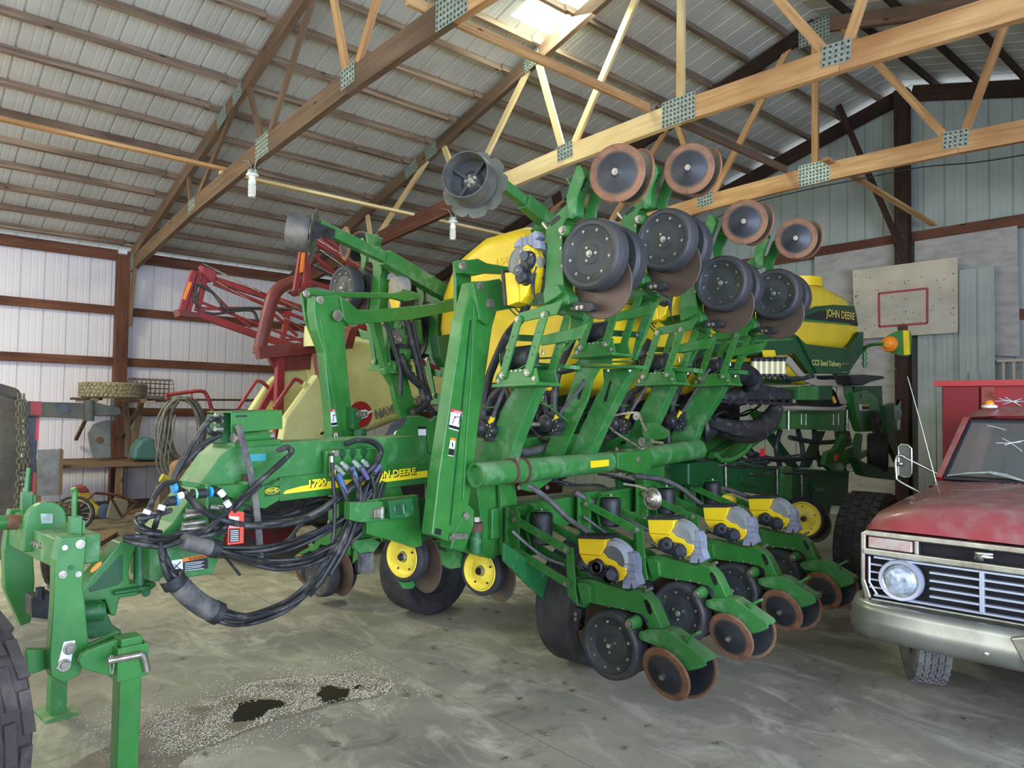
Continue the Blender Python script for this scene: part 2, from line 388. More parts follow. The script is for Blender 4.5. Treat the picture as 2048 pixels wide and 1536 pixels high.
# ---- purlins on the roof slopes
def zc(x): return zroof(x)-.047
pur = []
xs = [-9.31+.61*k for k in range(-8, 8)]
names = ['lowest on the left slope by the eave', ]
PUR = sorted([-14.14+.6035*k for k in range(16)])
for i, x in enumerate(PUR):
    mb = MB(); y = YF
    for k in range(6):
        y2 = min(y+3.08+(0 if k else 2.0), YG+.35)
        off = .02*(k % 2)
        mb.beam((x+off, y, zc(x+off)), (x+off, y2+.06, zc(x+off)), .05, .105, up=(-MS, 0, 1))
        y = y2
        if y >= YG+.3: break
    o = mb.build('roof_purlin', M['wood_purlin'])
    where = 'lowest, just above the eave' if i == 0 else ('highest, beside the ridge' if i == 15 else '%s up from the left eave' % ['', 'second', 'third', 'fourth', 'fifth', 'sixth', 'seventh', 'eighth', 'ninth', 'tenth', 'eleventh', 'twelfth', 'thirteenth', 'fourteenth', 'fifteenth'][i])
    tag(o, 'long weathered purlin under the left roof slope, '+where, 'purlin', 'purlins under the roof')
for i in range(13):
    x = 2*XR-PUR[15-i]; mb = MB()
    mb.beam((x, 2, zc(x)), (x, YG+.35, zc(x)), .04, .09, up=(MS, 0, 1))
    o = mb.build('roof_purlin', M['wood_black'])
    where = ['nearest the ridge', 'second', 'third', 'fourth', 'fifth', 'sixth', 'seventh', 'eighth', 'ninth', 'tenth', 'eleventh', 'twelfth', 'thirteenth'][i]
    tag(o, 'dark purlin under the right roof slope, '+(where if i == 0 else where+' down from the ridge'), 'purlin', 'purlins under the roof')
# ---- trusses
def gusset(mb, x, z, y, w, h, ang=0, mi=0, mh=1):
    """pressed plate with rows of round punched holes on the face looking at the camera"""
    ca, sa = math.cos(ang), math.sin(ang)
    def P(u, v, d=0): return V((x+u*ca-v*sa, y-d, z+u*sa+v*ca))
    mb.prism([P(-w/2, -h/2), P(w/2, -h/2), P(w/2, h/2), P(-w/2, h/2)], (0, -.002, 0), mi)
    nx, nz = max(3, int(w/.046)), max(3, int(h/.046))
    for i in range(nx):
        for j in range(nz):
            u = (i+.5-nx/2)*w/nx; v = (j+.5-nz/2)*h/nz
            c = P(u, v, .0032); r = .0135
            mb.add([c+V((math.cos(t*PI/3)*r, 0, math.sin(t*PI/3)*r)) for t in range(6)], [(0, 1, 2, 3, 4, 5)], mh)
BOT = [(-14.30, 4.19), (-10.95, 4.58), (-8.5, 4.77), (-6.4, 4.88), (XR, 4.915)]
def truss(y, label, mats_l, mats_r, full=True):
    T = empty('roof_truss', label, 'roof truss', (0, y, 0), 0, 'roof trusses')
    wl_, wr_ = mats_l, mats_r
    th = .076
    def pr(x): return 2*XR-x
    ztop = lambda x: zroof(x)-.093-.095
    # top chords
    for sg, wm in ((1, wl_), (-1, wr_)):
        mx = (lambda x: x) if sg == 1 else pr
        mb = MB(); mb.beam((mx(-14.42), 0, ztop(-14.42)), (XR, 0, ztop(XR)), .19, th, up=(0, 1, 0)); mb.build('top_chord', wm[0], T)
        mb = MB()
        for k in range(2):
            a, b_ = (BOT[0], BOT[2]) if k == 0 else (BOT[2], BOT[4])
            pts = BOT[:3] if k == 0 else BOT[2:]
            for j in range(len(pts)-1):
                mb.beam((mx(pts[j][0]), 0, pts[j][1]), (mx(pts[j+1][0]), 0, pts[j+1][1]), .235, th, up=(0, 1, 0), mi=k)
        mb.build('bottom_chord', [wm[1], wm[2]], T)
        webs = [((-10.95, 4.62), (-9.3, ztop(-9.3)), 3), ((-11.12, 4.6), (-11.3, ztop(-11.3)), 3), ((-8.5, 4.8), (-9.05, ztop(-9.05)), 3), ((-8.42, 4.8), (-7.05, ztop(-7.05)), 3), ((-6.42, 4.9), (-6.95, ztop(-6.95)), 4), ((-6.32, 4.9), (-5.0, ztop(-5.0)), 4)]
        for (a, b_, mi) in webs:
            mb = MB(); mb.beam((mx(a[0]), .0, a[1]), (mx(b_[0]), .0, b_[1]), .09, .04, up=(0, 1, 0)); mb.build('web', wm[mi], T)
        y0 = -th/2-.002
        slope = .12 if sg == 1 else -.12
        GP = [(mx(gx), gz, w, h, math.atan(slope*(1 if gx < -9 else .6))) for gx, gz, w, h in ((-10.98, 4.60, .30, .17), (-8.45, 4.79, .38, .26), (-6.37, 4.93, .27, .20))]
        GP += [(mx(gx), ztop(gx)-.01, .3, .2, math.atan(MS)*sg) for gx in (-9.3, -7.02)]
        GP += [(mx(-9.85), ztop(-9.85), .34, .22, math.atan(MS)*sg), (mx(-14.2), 4.22, .3, .28, .2*sg)]
        for gx, gz, w, h, an in GP:
            mb = MB(); gusset(mb, gx, gz, y0, w, h, an); mb.build('gusset_plate', [M['galv'], M['plate_hole']], T)
    mb = MB(); mb.beam((XR, 0, 4.95), (XR, 0, 6.9), .09, .04, up=(0, 1, 0)); mb.build('king_post', wl_[4], T)
    for gz, h in ((4.93, .29), (6.85, .3)): mb = MB(); gusset(mb, XR, gz, -th/2-.002, .43, h); mb.build('centre_gusset_plate', [M['galv'], M['plate_hole']], T)
    return T
WD, WT, WL_, WG, WB = M['wood_dark'], M['wood_tan'], M['wood_light'], M['wood_girt'], M['wood_black']
truss(3.41, 'brown timber scissor truss nearest the camera, resting on the left wall post', (WD, WD, WD, WD, WT), (WD, WD, WT, WT, WT))
truss(6.41, 'timber scissor truss with pale new-looking lumber right under the skylight', (WD, WG, WL_, WL_, WL_), (WT, WT, WT, WT, WT))
truss(9.41, 'timber scissor truss farthest back with black wire along its bottom chord', (WB, WD, WT, WT, WT), (WD, WT, WT, WT, WT))
o = MB().tube(smoothpath([W.at(1400, 450, 1, 9.355), W.at(1500, 408, 1, 9.355), W.at(1620, 378, 1, 9.355), W.at(1700, 362, 1, 9.355), W.at(1840, 335, 1, 9.355), W.at(1950, 325, 1, 9.355), W.at(2060, 308, 1, 9.355)]), .008, 6).build('electric_cable', M['blackflat'])
tag(o, 'black electric cable stapled along the bottom chord of the farthest truss', 'cable')
# gable frame: rafters, post, braces
for s_, lab in ((1, 'left'), (-1, 'right')):
    mx = (lambda x: x) if s_ == 1 else (lambda x: 2*XR-x)
    mb = MB(); mb.beam((mx(-14.4), YG-.06, zroof(-14.4)-.093-.12), (XR-.1*s_, YG-.06, zroof(XR-.1)-.093-.12), .24, .05, up=(0, 1, 0))
    tag(mb.build('gable_rafter', WB), 'dark brown rafter along the %s half of the end wall under the roof' % lab, 'rafter', 'gable rafters')
mb = MB(); mb.beam((XR-.0, YG-.18, 0), (XR, YG-.18, 6.95), .20, .16, up=(0, 1, 0))
tag(mb.build('wall_post', WB), 'tall dark brown post in the middle of the end wall', 'post')
for (p, q, lab) in (((-4.95, 12.2, 6.6), (-5.02, 12.2, 5.0), 0),): pass
mb = MB(); mb.beam(W.at(1655, 160, 1, 12.0)+V((0, 0, 0)), W.at(1812, 520, 1, 12.25), .09, .04, up=(0, 1, 0))
tag(mb.build('diagonal_brace', WB), 'steep dark timber brace dropping to the foot of the upper end wall post', 'brace')
# lengthwise braces sitting on the bottom chords
mb = MB(); mb.beam((-9.75, YF+1, 4.83), (-9.75, 3.5, 4.83), .09, .04)
tag(mb.build('truss_brace_board', WT), 'long tan board running to the nearest truss, lying on its lower chord', 'board')
mb = MB(); mb.beam((-9.78, 3.35, 4.79), (-9.78, 9.5, 4.79), .09, .04)
tag(mb.build('truss_brace_board', M['wood_light']), 'long pale board behind the nearest truss with the round marker disc over its far end', 'board')
mb = MB(); mb.beam((-5.06, 3.2, 5.07), (-5.06, 6.36, 5.07), .04, .09)
tag(mb.build('truss_brace_board', M['wood_tan']), 'brace board crossing under the skylight to the pale truss', 'board')
mb = MB(); mb.beam((-5.06, 6.45, 5.07), (-5.06, 9.36, 5.07), .04, .09)
tag(mb.build('truss_brace_board', WD), 'brown brace board between the pale truss and the farthest truss', 'board')
mb = MB(); mb.beam(W.at(1650, 318, 1, 9.22), W.at(1868, 450, 1, 12.35), .09, .04)
tag(mb.build('truss_brace_board', WT), 'tan brace board slanting from the farthest truss down to the end wall girt', 'board')
# left wall framing
for z, h, lab in ((4.36, .19, 'top plate girt just under the eave'), (3.37, .15, 'second girt from the top'), (2.46, .15, 'third girt from the top'), (1.57, .15, 'girt behind the hanging hose coil'), (.68, .16, 'lowest girt behind the junk')):
    mb = MB()
    for y0, y1 in ((YF, 3.2), (3.36, 9.3), (9.46, YG)):
        mb.beam((XW+.02, y0, z), (XW+.02, y1, z), .045, h)
    tag(mb.build('wall_girt', WG), 'red-brown horizontal board on the left wall, '+lab, 'girt', 'wall girts')
for y, lab in ((3.28, 'thick brown wall post on the left wall under the nearest truss'), (9.38, 'brown left wall post hidden beyond the sprayer booms')):
    mb = MB(); mb.beam((XW+.08, y, 0), (XW+.08, y, 4.36), .20, .19, up=(1, 0, 0))
    tag(mb.build('wall_post', M['wood_girt']), lab, 'post')
    mb = MB(); mb.beam((XW+.16, y+.115, 3.1), (XW+.42, y+.115, 4.24), .14, .04, up=(0, 1, 0))
    tag(mb.build('knee_brace', WD), 'slanting brace board nailed beside '+('the brown left wall post' if y < 5 else 'the hidden far left wall post'), 'brace')
# gable girts
for z, lab in ((4.56, 'over the plywood sheets'), (3.20, 'behind the basketball backboard')):
    for x0, x1, sd in ((XW+.1, XR-.09, 'left'), (XR+.09, XE, 'right')):
        mb = MB(); mb.beam((x0, YG-.03, z), (x1, YG-.03, z), .045, .19 if z > 4 else .15)
        tag(mb.build('wall_girt', WG), 'brown horizontal board on the end wall %s, %s of the middle post' % (lab, sd), 'girt', 'wall girts')
# ================================================================ the planter
PTH = math.radians(6.18)
PLF = Frame(V((math.cos(PTH), math.sin(PTH), 0))*-3.88, PTH)
planter = PLF.root('row_crop_planter', 'large folded green row crop planter with yellow seed tanks and wheels stacked in the air', 'planter')
P_ = planter
def ca(px, py, a): return PLF.at(px, py, 1, a)
def cc(px, py, c): return PLF.at(px, py, 0, c)
def plA(mb, pts, a, t, mi=0): return mb.prism([ca(x, y, a) for x, y in pts], (0, t, 0), mi)
def plC(mb, pts, c, t, mi=0): return mb.prism([cc(x, y, c) for x, y in pts], (-t, 0, 0), mi)
def partA(name, pts, a, t, m_, bev=.004, parent=None):
    return plA(MB(), pts, a, t).build(name, m_, parent or P_, bev)
def partC(name, pts, c, t, m_, bev=.004, parent=None):
    return plC(MB(), pts, c, t).build(name, m_, parent or P_, bev)
def boltC(mb, px, py, c, r, mi=0): return mb.bolt(cc(px, py, c), (1, 0, 0), r, None, mi)
def boltA(mb, px, py, a, r, mi=0): return mb.bolt(ca(px, py, a), (0, -1, 0), r, None, mi)
def hoseC(pts, r, m_, name='hydraulic_hose', n=7, k=5, parent=None):
    q = [cc(p[0], p[1], p[2] if len(p) > 2 else .3) for p in pts]
    return MB().tube(smoothpath(q, k), r, n).build(name, m_, parent or P_)
def hoseA(pts, r, m_, name='seed_hose', n=8, k=5, parent=None):
    q = [ca(p[0], p[1], p[2] if len(p) > 2 else 3.9) for p in pts]
    return MB().tube(smoothpath(q, k), r, n).build(name, m_, parent or P_)
M['disc_black'] = mat('disc_black', srgb(44, 46, 50), .4, .2, srgb(58, 58, 60), 9)
M['rust_a'] = mat('disc_worn', srgb(72, 62, 56), .5, .2, srgb(60, 56, 54), 16); M['rust_b'] = mat('disc_worn_rust', srgb(112, 84, 64), .6, .15, srgb(90, 72, 60), 16)
G, GD, GC, GK = M['green'], M['green_dirty'], M['green_cast'], M['green_dark']
clear_m, nt, b = nodes('clear_plastic'); b.inputs['Base Color'].default_value = (.50, .52, .54, 1); b.inputs['Roughness'].default_value = .15; b.inputs['Transmission Weight'].default_value = .65; b.inputs['IOR'].default_value = 1.2
grey_pl = mat('grey_plastic', srgb(140, 144, 158), .4, 0, srgb(115, 118, 130), 12)
# ---------------------------------------------------------------- one row unit
# unit space: origin at the lower rear linkage pin, x trailing, y across (away from the viewer), z up
RBP = ca(1136, 1165.6, 3.5)
def ur(px, py, y=0.0):
    q = ca(px, py, 3.5+y); return V((q.x-RBP.x, y, q.z-RBP.z))
def uP(mb, pts, y, t, mi=0): return mb.prism([ur(px, py, y) for px, py in pts], (0, t, 0), mi)
def wheel_gauge(mb, c, r=.2, w=.115, sg=-1):
    """rubber gauge wheel with dished black face on the side sg*y"""
    ax_ = (0, sg, 0)
    mb.lathe([(r*.80, w*.5, 0), (r*.90, w*.52, 0), (r*.97, w*.40, 0), (r, w*.12, 0), (r, -w*.3, 0), (r*.93, -w*.5, 0), (r*.6, -w*.5, 0)], c, ax_, 40)
    mb.lathe([(.0001, w*.40, 1), (r*.12, w*.40, 1), (r*.27, w*.38, 1), (r*.28, w*.34, 1), (r*.55, w*.30, 1), (r*.76, w*.44, 1), (r*.80, w*.5, 1), (r*.81, w*.5, 1)], c, ax_, 40)
    for i in range(9):
        t = 2*PI*i/9+.3; mb.bolt(V(c)+V((math.cos(t)*r*.66, sg*w*.39, math.sin(t)*r*.66)), ax_, .0062, .007, 2)
    for i in range(3):
        t = 2*PI*i/3+.5; mb.bolt(V(c)+V((math.cos(t)*r*.2, sg*w*.385, math.sin(t)*r*.2)), ax_, .006, .007, 2)
    mb.bolt(V(c)+V((0, sg*w*.4, 0)), ax_, .014, .016, 2)
def wheel_close(mb, c, ax_, r=.153):
    """cast closing disc: rusty rim, dark dished centre"""
    mb.lathe([(.0001, .030, 1), (.024, .030, 1), (.028, .026, 1), (.05, .020, 1), (r*.66, .005, 3), (r*.72, .003, 4), (r*.78, .002, 0), (r*.96, .000, 0), (r, -.006, 0), (r*.99, -.014, 0), (r*.93, -.014, 4), (r*.88, -.013, 1), (.03, .0, 1), (.0001, .0, 1)], c, ax_, 40)
    mb.lathe([(.017, .028, 2), (.017, .034, 2), (.0001, .034, 2)], c, ax_, 14, sm=False); mb.bolt(V(c)+V(ax_).normalized()*.034, ax_, .009, .01, 2)
def row_unit(Ln, tilt, roll=0.0, close_dz=0.0, meter=True, lab=None):
    """returns the frame mesh (part) with all its pieces as sub-parts"""
    mb = MB()
    uP(mb, [(1131, 1094), (1146, 1095), (1152, 1186), (1156, 1214), (1134, 1190)], 0, .012)
    uP(mb, [(1131, 1094), (1146, 1095), (1152, 1186), (1156, 1214), (1134, 1190)], .16, .012)
    body = [(1152, 1160), (1172, 1159), (1182, 1159), (1255, 1183), (1268, 1179), (1285, 1187), (1302, 1207), (1315, 1236), (1324, 1258), (1311, 1262), (1296, 1257), (1294, 1240), (1284, 1230), (1257, 1222), (1181, 1207), (1168, 1216), (1156, 1213)]
    uP(mb, body, .035, .095)
    uP(mb, [(1153, 1166), (1168, 1166), (1178, 1172), (1180, 1205), (1166, 1212), (1160, 1196)], .0, .035)
    F_ = mb.build('row_unit', G, P_, .004)
    S = lambda name, m_, mbb, bev=0: mbb.build(name, m_, F_, bev)
    mb = MB(); h = ur(1269, 1245, .03)
    mb.lathe([(.0001, .05), (.028, .05), (.032, .03), (.036, 0), (.04, -.02)], h, (0, -1, 0), 20); mb.bolt(h+V((0, -.05, 0)), (0, -1, 0), .017, .022, 1)
    S('pivot_hub', [G, M['steel']], mb)
    for q in ((1217, 1213), (1246, 1217), (1264, 1222)): S('bolt', M['steel'], MB().bolt(ur(q[0], q[1], .034), (0, -1, 0), .006, .004))
    mb = MB(); uP(mb, [(1288, 1201), (1294, 1199), (1301, 1211), (1305, 1225), (1300, 1230), (1295, 1222)], .034, -.002); S('adjustment_slot', M['blackflat'], mb)
    mb = MB(); mb.beam(ur(1262, 1199, .08), ur(1301, 1177, .08), .022, .012); mb.beam(ur(1283, 1189, .08), ur(1304, 1176, .05), .02, .016)
    S('depth_handle', M['steel'], mb, .002)
    # linkage arms
    D = V((-math.cos(tilt)*Ln, 0, math.sin(tilt)*Ln)); up = V((0, 0, .197))
    A1 = V((0, 0, 0)); A2 = A1+up+V((-.006, 0, 0))
    for p in (A1, A2):
        for y in (-.016, .188):
            mb = MB(); a, u = frame_of(D, (0, 1, 0)); n = D.cross(V((0, 1, 0))).normalized()
            wd = .026
            dd = D.normalized(); pts = [p+n*wd-dd*0, p-dd*wd*.7+n*wd*.7, p-dd*wd, p-dd*wd*.7-n*wd*.7, p-n*wd, p+D-n*wd, p+D+dd*wd*.7-n*wd*.7, p+D+dd*wd, p+D+dd*wd*.7+n*wd*.7, p+D+n*wd]
            mb.prism([q+V((0, y, 0)) for q in pts], (0, .014, 0))
            yy = y if y < 0 else y+.014
            for q in (p, p+D): mb.bolt(q+V((0, yy, 0)), (0, -1 if y < 0 else 1, 0), .0135, .014, 1)
            for t in (.3, .55, .68): mb.disc(p+D*t+V((0, y-.0006, 0)), (0, -1, 0), .0045, .001, 8, 2)
            S('parallel_arm', [G, M['steel'], M['blackflat']], mb, .002)
    # mounting bracket on the toolbar side
    O1 = A1+D; O2 = A2+D
    mb = MB()
    for y in (0, .17): mb.prism([O1+V((-.06, y, -.07)), O1+V((.025, y, -.05)), O2+V((.03, y, .03)), O2+V((.0, y, .07)), O2+V((-.06, y, .07))], (0, .014, 0))
    mb.box(O1+V((-.065, .09, .10)), (.02, .24, .34))
    for z in (-.04, .24): mb.bolt(O1+V((-.035, -.001, z)), (0, -1, 0), .01, .01, 1)
    for i in range(4): mb.disc(O1+V((.018, -.001, .03+.035*i)), (0, -1, 0), .007, .002, 10, 1)
    S('mounting_bracket', [G, M['steel']], mb, .003)
    # down pressure air bag in its cradle
    e = O2+(A2-O2)*.34 + V((0, .09, .01))
    mb = MB(); mb.lathe([(.0001, -.115), (.062, -.115), (.070, -.10), (.070, .07), (.062, .085), (.0001, .085)], e, (0, 0, 1), 20)
    S('air_bag', M['black'], mb)
    mb = MB(); mb.tube(smoothpath([e+V((-.075, -.0, -.09)), e+V((-.085, 0, .04)), e+V((-.06, 0, .088)), e+V((.02, 0, .10))], 5), .006, 4)
    q = smoothpath([e+V((-.05, 0, -.12)), e+V((-.075, 0, -.04)), e+V((-.078, 0, .04)), e+V((-.05, 0, .09)), e+V((.03, 0, .098))], 4)
    for i in range(len(q)-1): mb.beam(q[i], q[i+1], .12, .006, up=None)
    mb.bolt(e+V((0, 0, .1)), (0, 0, 1), .01, .012, 1)
    S('air_bag_bracket', [G, M['steel']], mb)
    # gauge wheels, opener disc
    gc = ur(1217.6, 1291.4, 0)
    mb = MB(); wheel_gauge(mb, gc+V((0, .055, 0))); S('gauge_wheel', [M['gauge'], M['gauge_face'], M['steel']], mb)
    mb = MB(); wheel_gauge(mb, gc+V((-.01, .235, 0)), sg=1); S('gauge_wheel', [M['gauge'], M['gauge_face'], M['steel']], mb)
    oc = ur(1206, 1268, .13)
    mb = MB(); mb.lathe([(.0001, .004), (.19, .003), (.195, 0), (.19, -.003), (.0001, -.004)], oc+V((-.012, .01, .0)), (.06, 1, 0), 40); S('opener_disc', M['disc'], mb)
    mb = MB(); uP(mb, [(1149, 1214), (1162, 1218), (1161, 1235), (1156, 1262), (1147, 1262), (1144, 1252), (1147, 1232)], .05, .05)
    for z in (0, .03): mb.bolt(ur(1152, 1228, .05)+V((.0, -.002, -z)), (0, -1, 0), .009, .01, 1)
    mb.box(ur(1160, 1248, .08), (.05, .03, .02)); S('scraper_bracket', [M['black'], M['steel']], mb, .003)
    # closing assembly
    sub = MB(); z0 = V((0, 0, close_dz))
    pv = ur(1287, 1271, .0)
    arm = [(1281, 1264), (1294, 1259), (1326, 1260), (1340, 1264), (1408, 1317), (1412, 1332), (1398, 1338), (1376, 1342), (1330, 1300), (1284, 1281)]
    uP(sub, arm, .0, .012); uP(sub, arm, .13, .012)
    pts = [(1294, 1259), (1326, 1260), (1340, 1264), (1408, 1317), (1412, 1326), (1400, 1323), (1335, 1275), (1300, 1266)]
    uP(sub, pts, .012, .118)
    sub.disc(pv+V((0, -.006, 0)), (0, 1, 0), .026, .01, 18); sub.bolt(pv+V((0, -.006, 0)), (0, -1, 0), .013, .005)
    ca_ = sub.build('closing_arm', GD, F_, .003)
    mb = MB()
    for i, q in enumerate(((1372, 1297), (1380, 1304), (1387, 1310), (1394, 1317))):
        p = ur(q[0], q[1]-1, .06); mb.box(p+V((0, .008*(i % 2), .012)), (.03, .03, .01))
    S('spring_notches', M['blackflat'], mb)
    mb = MB(); mb.beam(ur(1371, 1306, .04), ur(1380, 1274, .04), .03, .018); mb.beam(ur(1373, 1278, .04), ur(1399, 1265, .04), .045, .016); S('closing_lever', GD, mb, .003)
    c1 = ur(1330, 1349, -.0)+V((0, .0, 0)); c2 = ur(1378, 1339, .135)
    mb = MB(); wheel_close(mb, c1, V((-.10, -1, -.30)))
    if close_dz: mb.xform(Matrix.Translation((.03, 0, -.12)))
    w1 = S('closing_wheel', [M['rust'], M['disc_black'], M['steel'], M['rust_a'], M['rust_b']], mb)
    mb = MB(); wheel_close(mb, c2+V((.0, .02, 0)), V((-.10, 1, -.30)))
    if close_dz: mb.xform(Matrix.Translation((-.03, 0, -.15)))
    w2 = S('closing_wheel', [M['rust'], M['disc_black'], M['steel'], M['rust_a'], M['rust_b']], mb)
    if close_dz:
        piv = ur(1287, 1271, 0)
        for o in F_.children:
            if o.name.split('.')[0] in ('closing_arm', 'closing_lever', 'spring_notches'):
                R = Matrix.Translation(piv) @ Matrix.Diagonal((close_dz, 1, close_dz, 1)) @ Matrix.Translation(-piv)
                o.data.transform(R)
    # seed meter with mini hopper
    mb = MB()
    uP(mb, [(1155, 1076), (1211, 1078), (1209, 1096), (1200, 1112), (1158, 1108)], -.02, .11)
    uP(mb, [(1158, 1108), (1200, 1112), (1206, 1104), (1216, 1116), (1232, 1123), (1237, 1131), (1251, 1136), (1253, 1146), (1244, 1160), (1233, 1164), (1205, 1157), (1190, 1146), (1168, 1126)], -.012, .085)
    S('seed_hopper', M['yellow'], mb, .006)
    mb = MB(); uP(mb, [(1152, 1077), (1154, 1070), (1212, 1072), (1214, 1079)], -.03, .14)
    for i in range(5): mb.beam(ur(1160+11*i, 1069, -.02), ur(1160+11*i, 1069, .1), .006, .008)
    S('hopper_lid', M['black'], mb, .002)
    mc = ur(1233, 1120, .035)
    mb = MB(); mb.lathe([(.0001, -.05), (.085, -.05), (.112, -.035), (.118, 0), (.112, .03), (.085, .045), (.0001, .045)], mc, (0, -1, 0), 32)
    mb.tube([mc+V((math.cos(t)*.119, -.0, math.sin(t)*.119)) for t in [i*PI/16 for i in range(-4, 18)]], .007, 6)
    S('seed_meter', clear_m, mb)
    mb = MB(); uP(mb, [(1257, 1104), (1264, 1108), (1270, 1120), (1271, 1150), (1278, 1170), (1266, 1179), (1262, 1165), (1258, 1178), (1244, 1177), (1246, 1160), (1254, 1150), (1257, 1125)], -.0, .07)
    for y_ in (1128, 1142, 1156): mb.beam(ur(1250, y_, -.006), ur(1272, y_+2, -.006), .01, .006)
    S('seed_tube_guard', grey_pl, mb, .003)
    mb = MB(); mb.lathe([(.0001, .055), (.012, .055), (.014, .05), (.036, .05), (.042, .04), (.042, 0), (.05, -.01)], ur(1195, 1134, -.02), (0, -1, 0), 24)
    mb.lathe([(.0001, .03), (.04, .03), (.052, .02), (.055, 0)], ur(1222, 1150, -.02), (0, -1, 0), 14, sm=False)
    mb.disc(ur(1210, 1141, -.02), (0, -1, 0), .036, .034, 14); mb.disc(ur(1222, 1150, -.052), (0, -1, 0), .03, .006, 16, 2); mb.lathe([(.014, .012), (.03, .012), (.034, 0)], ur(1195, 1134, -.066), (0, -1, 0), 20, 2)
    for i in range(8):
        t = i*PI/4; mb.bolt(ur(1222, 1150, -.05)+V((math.cos(t)*.047, .005, math.sin(t)*.047)), (0, -1, 0), .0045, .005, 1)
    S('meter_drive', [M['black'], M['steel'], mat('blue_grey_hub', srgb(62, 68, 78), .5)], mb)
    mb = MB(); mb.tube(smoothpath([ur(1160, 1140, .02), ur(1178, 1142, .0), ur(1196, 1150, -.01), ur(1215, 1160, .0)], 4), .006, 6); mb.tube(smoothpath([ur(1165, 1133, .03), ur(1185, 1147, .0), ur(1205, 1156, .0)], 4), .005, 6)
    S('cable', M['black'], mb)
    return F_
# place a row unit: toolbar-side lower pin at planter point q
def set_unit(o, q, ry=0.0, rz=0.0):
    """q = where the lower rear linkage pin sits"""
    o.matrix_local = Matrix.Translation(q) @ Matrix.Rotation(rz, 4, 'Z') @ Matrix.Rotation(ry, 4, 'Y')
low = row_unit(.45, math.radians(17.5))
DZ = [0, .035, .05, .055]
lows = []
for k in range(4):
    o = low if k == 0 else copy_tree(low, P_)
    set_unit(o, RBP+V((0, .762*k, DZ[k]))); lows.append(o)
upu = row_unit(.345, math.radians(22), close_dz=.72)
rot_rel = lambda v: V((-v.z, v.y, v.x))   # quarter turn: trailing becomes up
gc_rel = ur(1217.6, 1291.4, 0)
gpx = [(1177, 507, 3.15), (1325, 478, 3.92), (1440, 566, 4.72), (1546, 587, 5.5)]
ups = []
for k, (px, py, a) in enumerate(gpx):
    o = upu if k == 0 else copy_tree(upu, P_)
    tgt = ca(px, py, a)
    ang = -PI/2 - .03
    R = Matrix.Rotation(ang, 4, 'Y')
    base = tgt - (R @ gc_rel); set_unit(o, base, ang); ups.append(base)
# the far wing: the same units trailing the other way
for px, py, c_, a in ((690, 1138, -1.66, 3.3), (640, 1120, -1.66, 4.2)):
    o = copy_tree(low, P_); tgt = cc(px, py, c_) if a < 4 else None
    if tgt is None: continue
    R = Matrix.Rotation(PI, 4, 'Z'); base = tgt - (R @ gc_rel); set_unit(o, base, 0, PI)
for px, py, c_ in ((738, 582, -1.5), (850, 655, -1.5)):
    o = copy_tree(upu, P_); tgt = cc(px, py, c_)
    Mx = Matrix.Rotation(PI, 4, 'Z') @ Matrix.Rotation(-PI/2-.1, 4, 'Y')
    base = tgt - (Mx.to_3x3() @ gc_rel); o.matrix_local = Matrix.Translation(base) @ Mx
# ---------------------------------------------------------------- tongue
mb = MB(); plC(mb, [(468, 890), (905, 868), (905, 950), (560, 1000), (500, 1006), (448, 1075), (446, 1100), (425, 1148), (320, 1163), (300, 1163), (300, 1090), (345, 1046), (440, 912)], .13, .26)
tongue = mb.build('tongue', GD, P_, .006)
mb = MB(); plC(mb, [(560, 956), (950, 913), (950, 955), (865, 965), (560, 1003)], .165, .03); sp = mb.build('tongue_side_plate', G, P_, .004)
plC_ = lambda name, pts, c, m_, par=None: plC(MB(), pts, c, .002).build(name, m_, par or P_)
o = plC_('stripe_decal', [(566, 987), (572, 981), (600, 973), (655, 963), (720, 957), (855, 941), (855, 954), (720, 970), (640, 979), (568, 988)], .1675, M['stripe'])
o.parent = sp
def letC(body, p0, p1, top, c, m_, parent, bold=.02, depthless=True, **kw):
    """lettering on plane c from photo point p0 to p1 (baseline), cap height up to the photo point top"""
    a, b_, t = cc(*p0, c), cc(*p1, c), cc(*top, c)
    return lettering('lettering', body, a, b_-a, V((0, 0, 1)) if abs((t-a).normalized().z) > .97 else t-a, (t-a).z, m_, parent, width=(b_-a).length, bold=bold, **kw)
letC('1790', (619, 975.5), (654, 970.5), (619, 961), .1695, M['blackflat'], sp, .055)
letC('1790', (617.5, 974.5), (652.5, 969.5), (617.5, 960), .171, M['stripe'], sp, .045)
letC('JOHN DEERE', (735, 960.5), (833, 948.5), (735, 947), .1695, M['blackflat'], sp, .045)
letC('JOHN DEERE', (733.5, 959), (831.5, 947), (733.5, 946), .171, M['stripe'], sp, .032)
partC('swivel_arm', [(434, 972), (492, 968), (500, 976), (545, 970), (560, 960), (560, 1000), (530, 1018), (495, 1010), (440, 986)], .20, .10, G)
for q in ((492, 968), (478, 1000)):
    mb = MB(); mb.disc(cc(q[0], q[1], .16)+V((0, 0, 0)), (0, 0, 1), .05, .018, 18); mb.disc(cc(q[0], q[1], .16), (0, 0, 1), .02, .05, 14, 1); mb.build('swivel_knuckle', [G, M['rustdark']], P_)
# dealer sticker on the arm end
o = partC('dealer_decal', [(530, 975), (560, 971), (560, 989), (530, 994)], .203, .002, GK, 0); 
letC('FREHEL', (533, 985.5), (556, 982.5), (533, 979), .2045, M['stripe'], o, .01)
mb = MB(); mb.tube([cc(544.5+14*math.cos(t), 981.5-6*math.sin(t)-.12*14*math.cos(t), .2045) for t in [i*PI/12 for i in range(24)]], .0018, 4, closed=True); mb.build('decal_ring', M['stripe'], o)
partC('blue_decal', [(497, 909), (532, 907), (532, 921), (497, 923)], .1325, .002, mat('teal_decal', srgb(50, 150, 150), .5), 0)
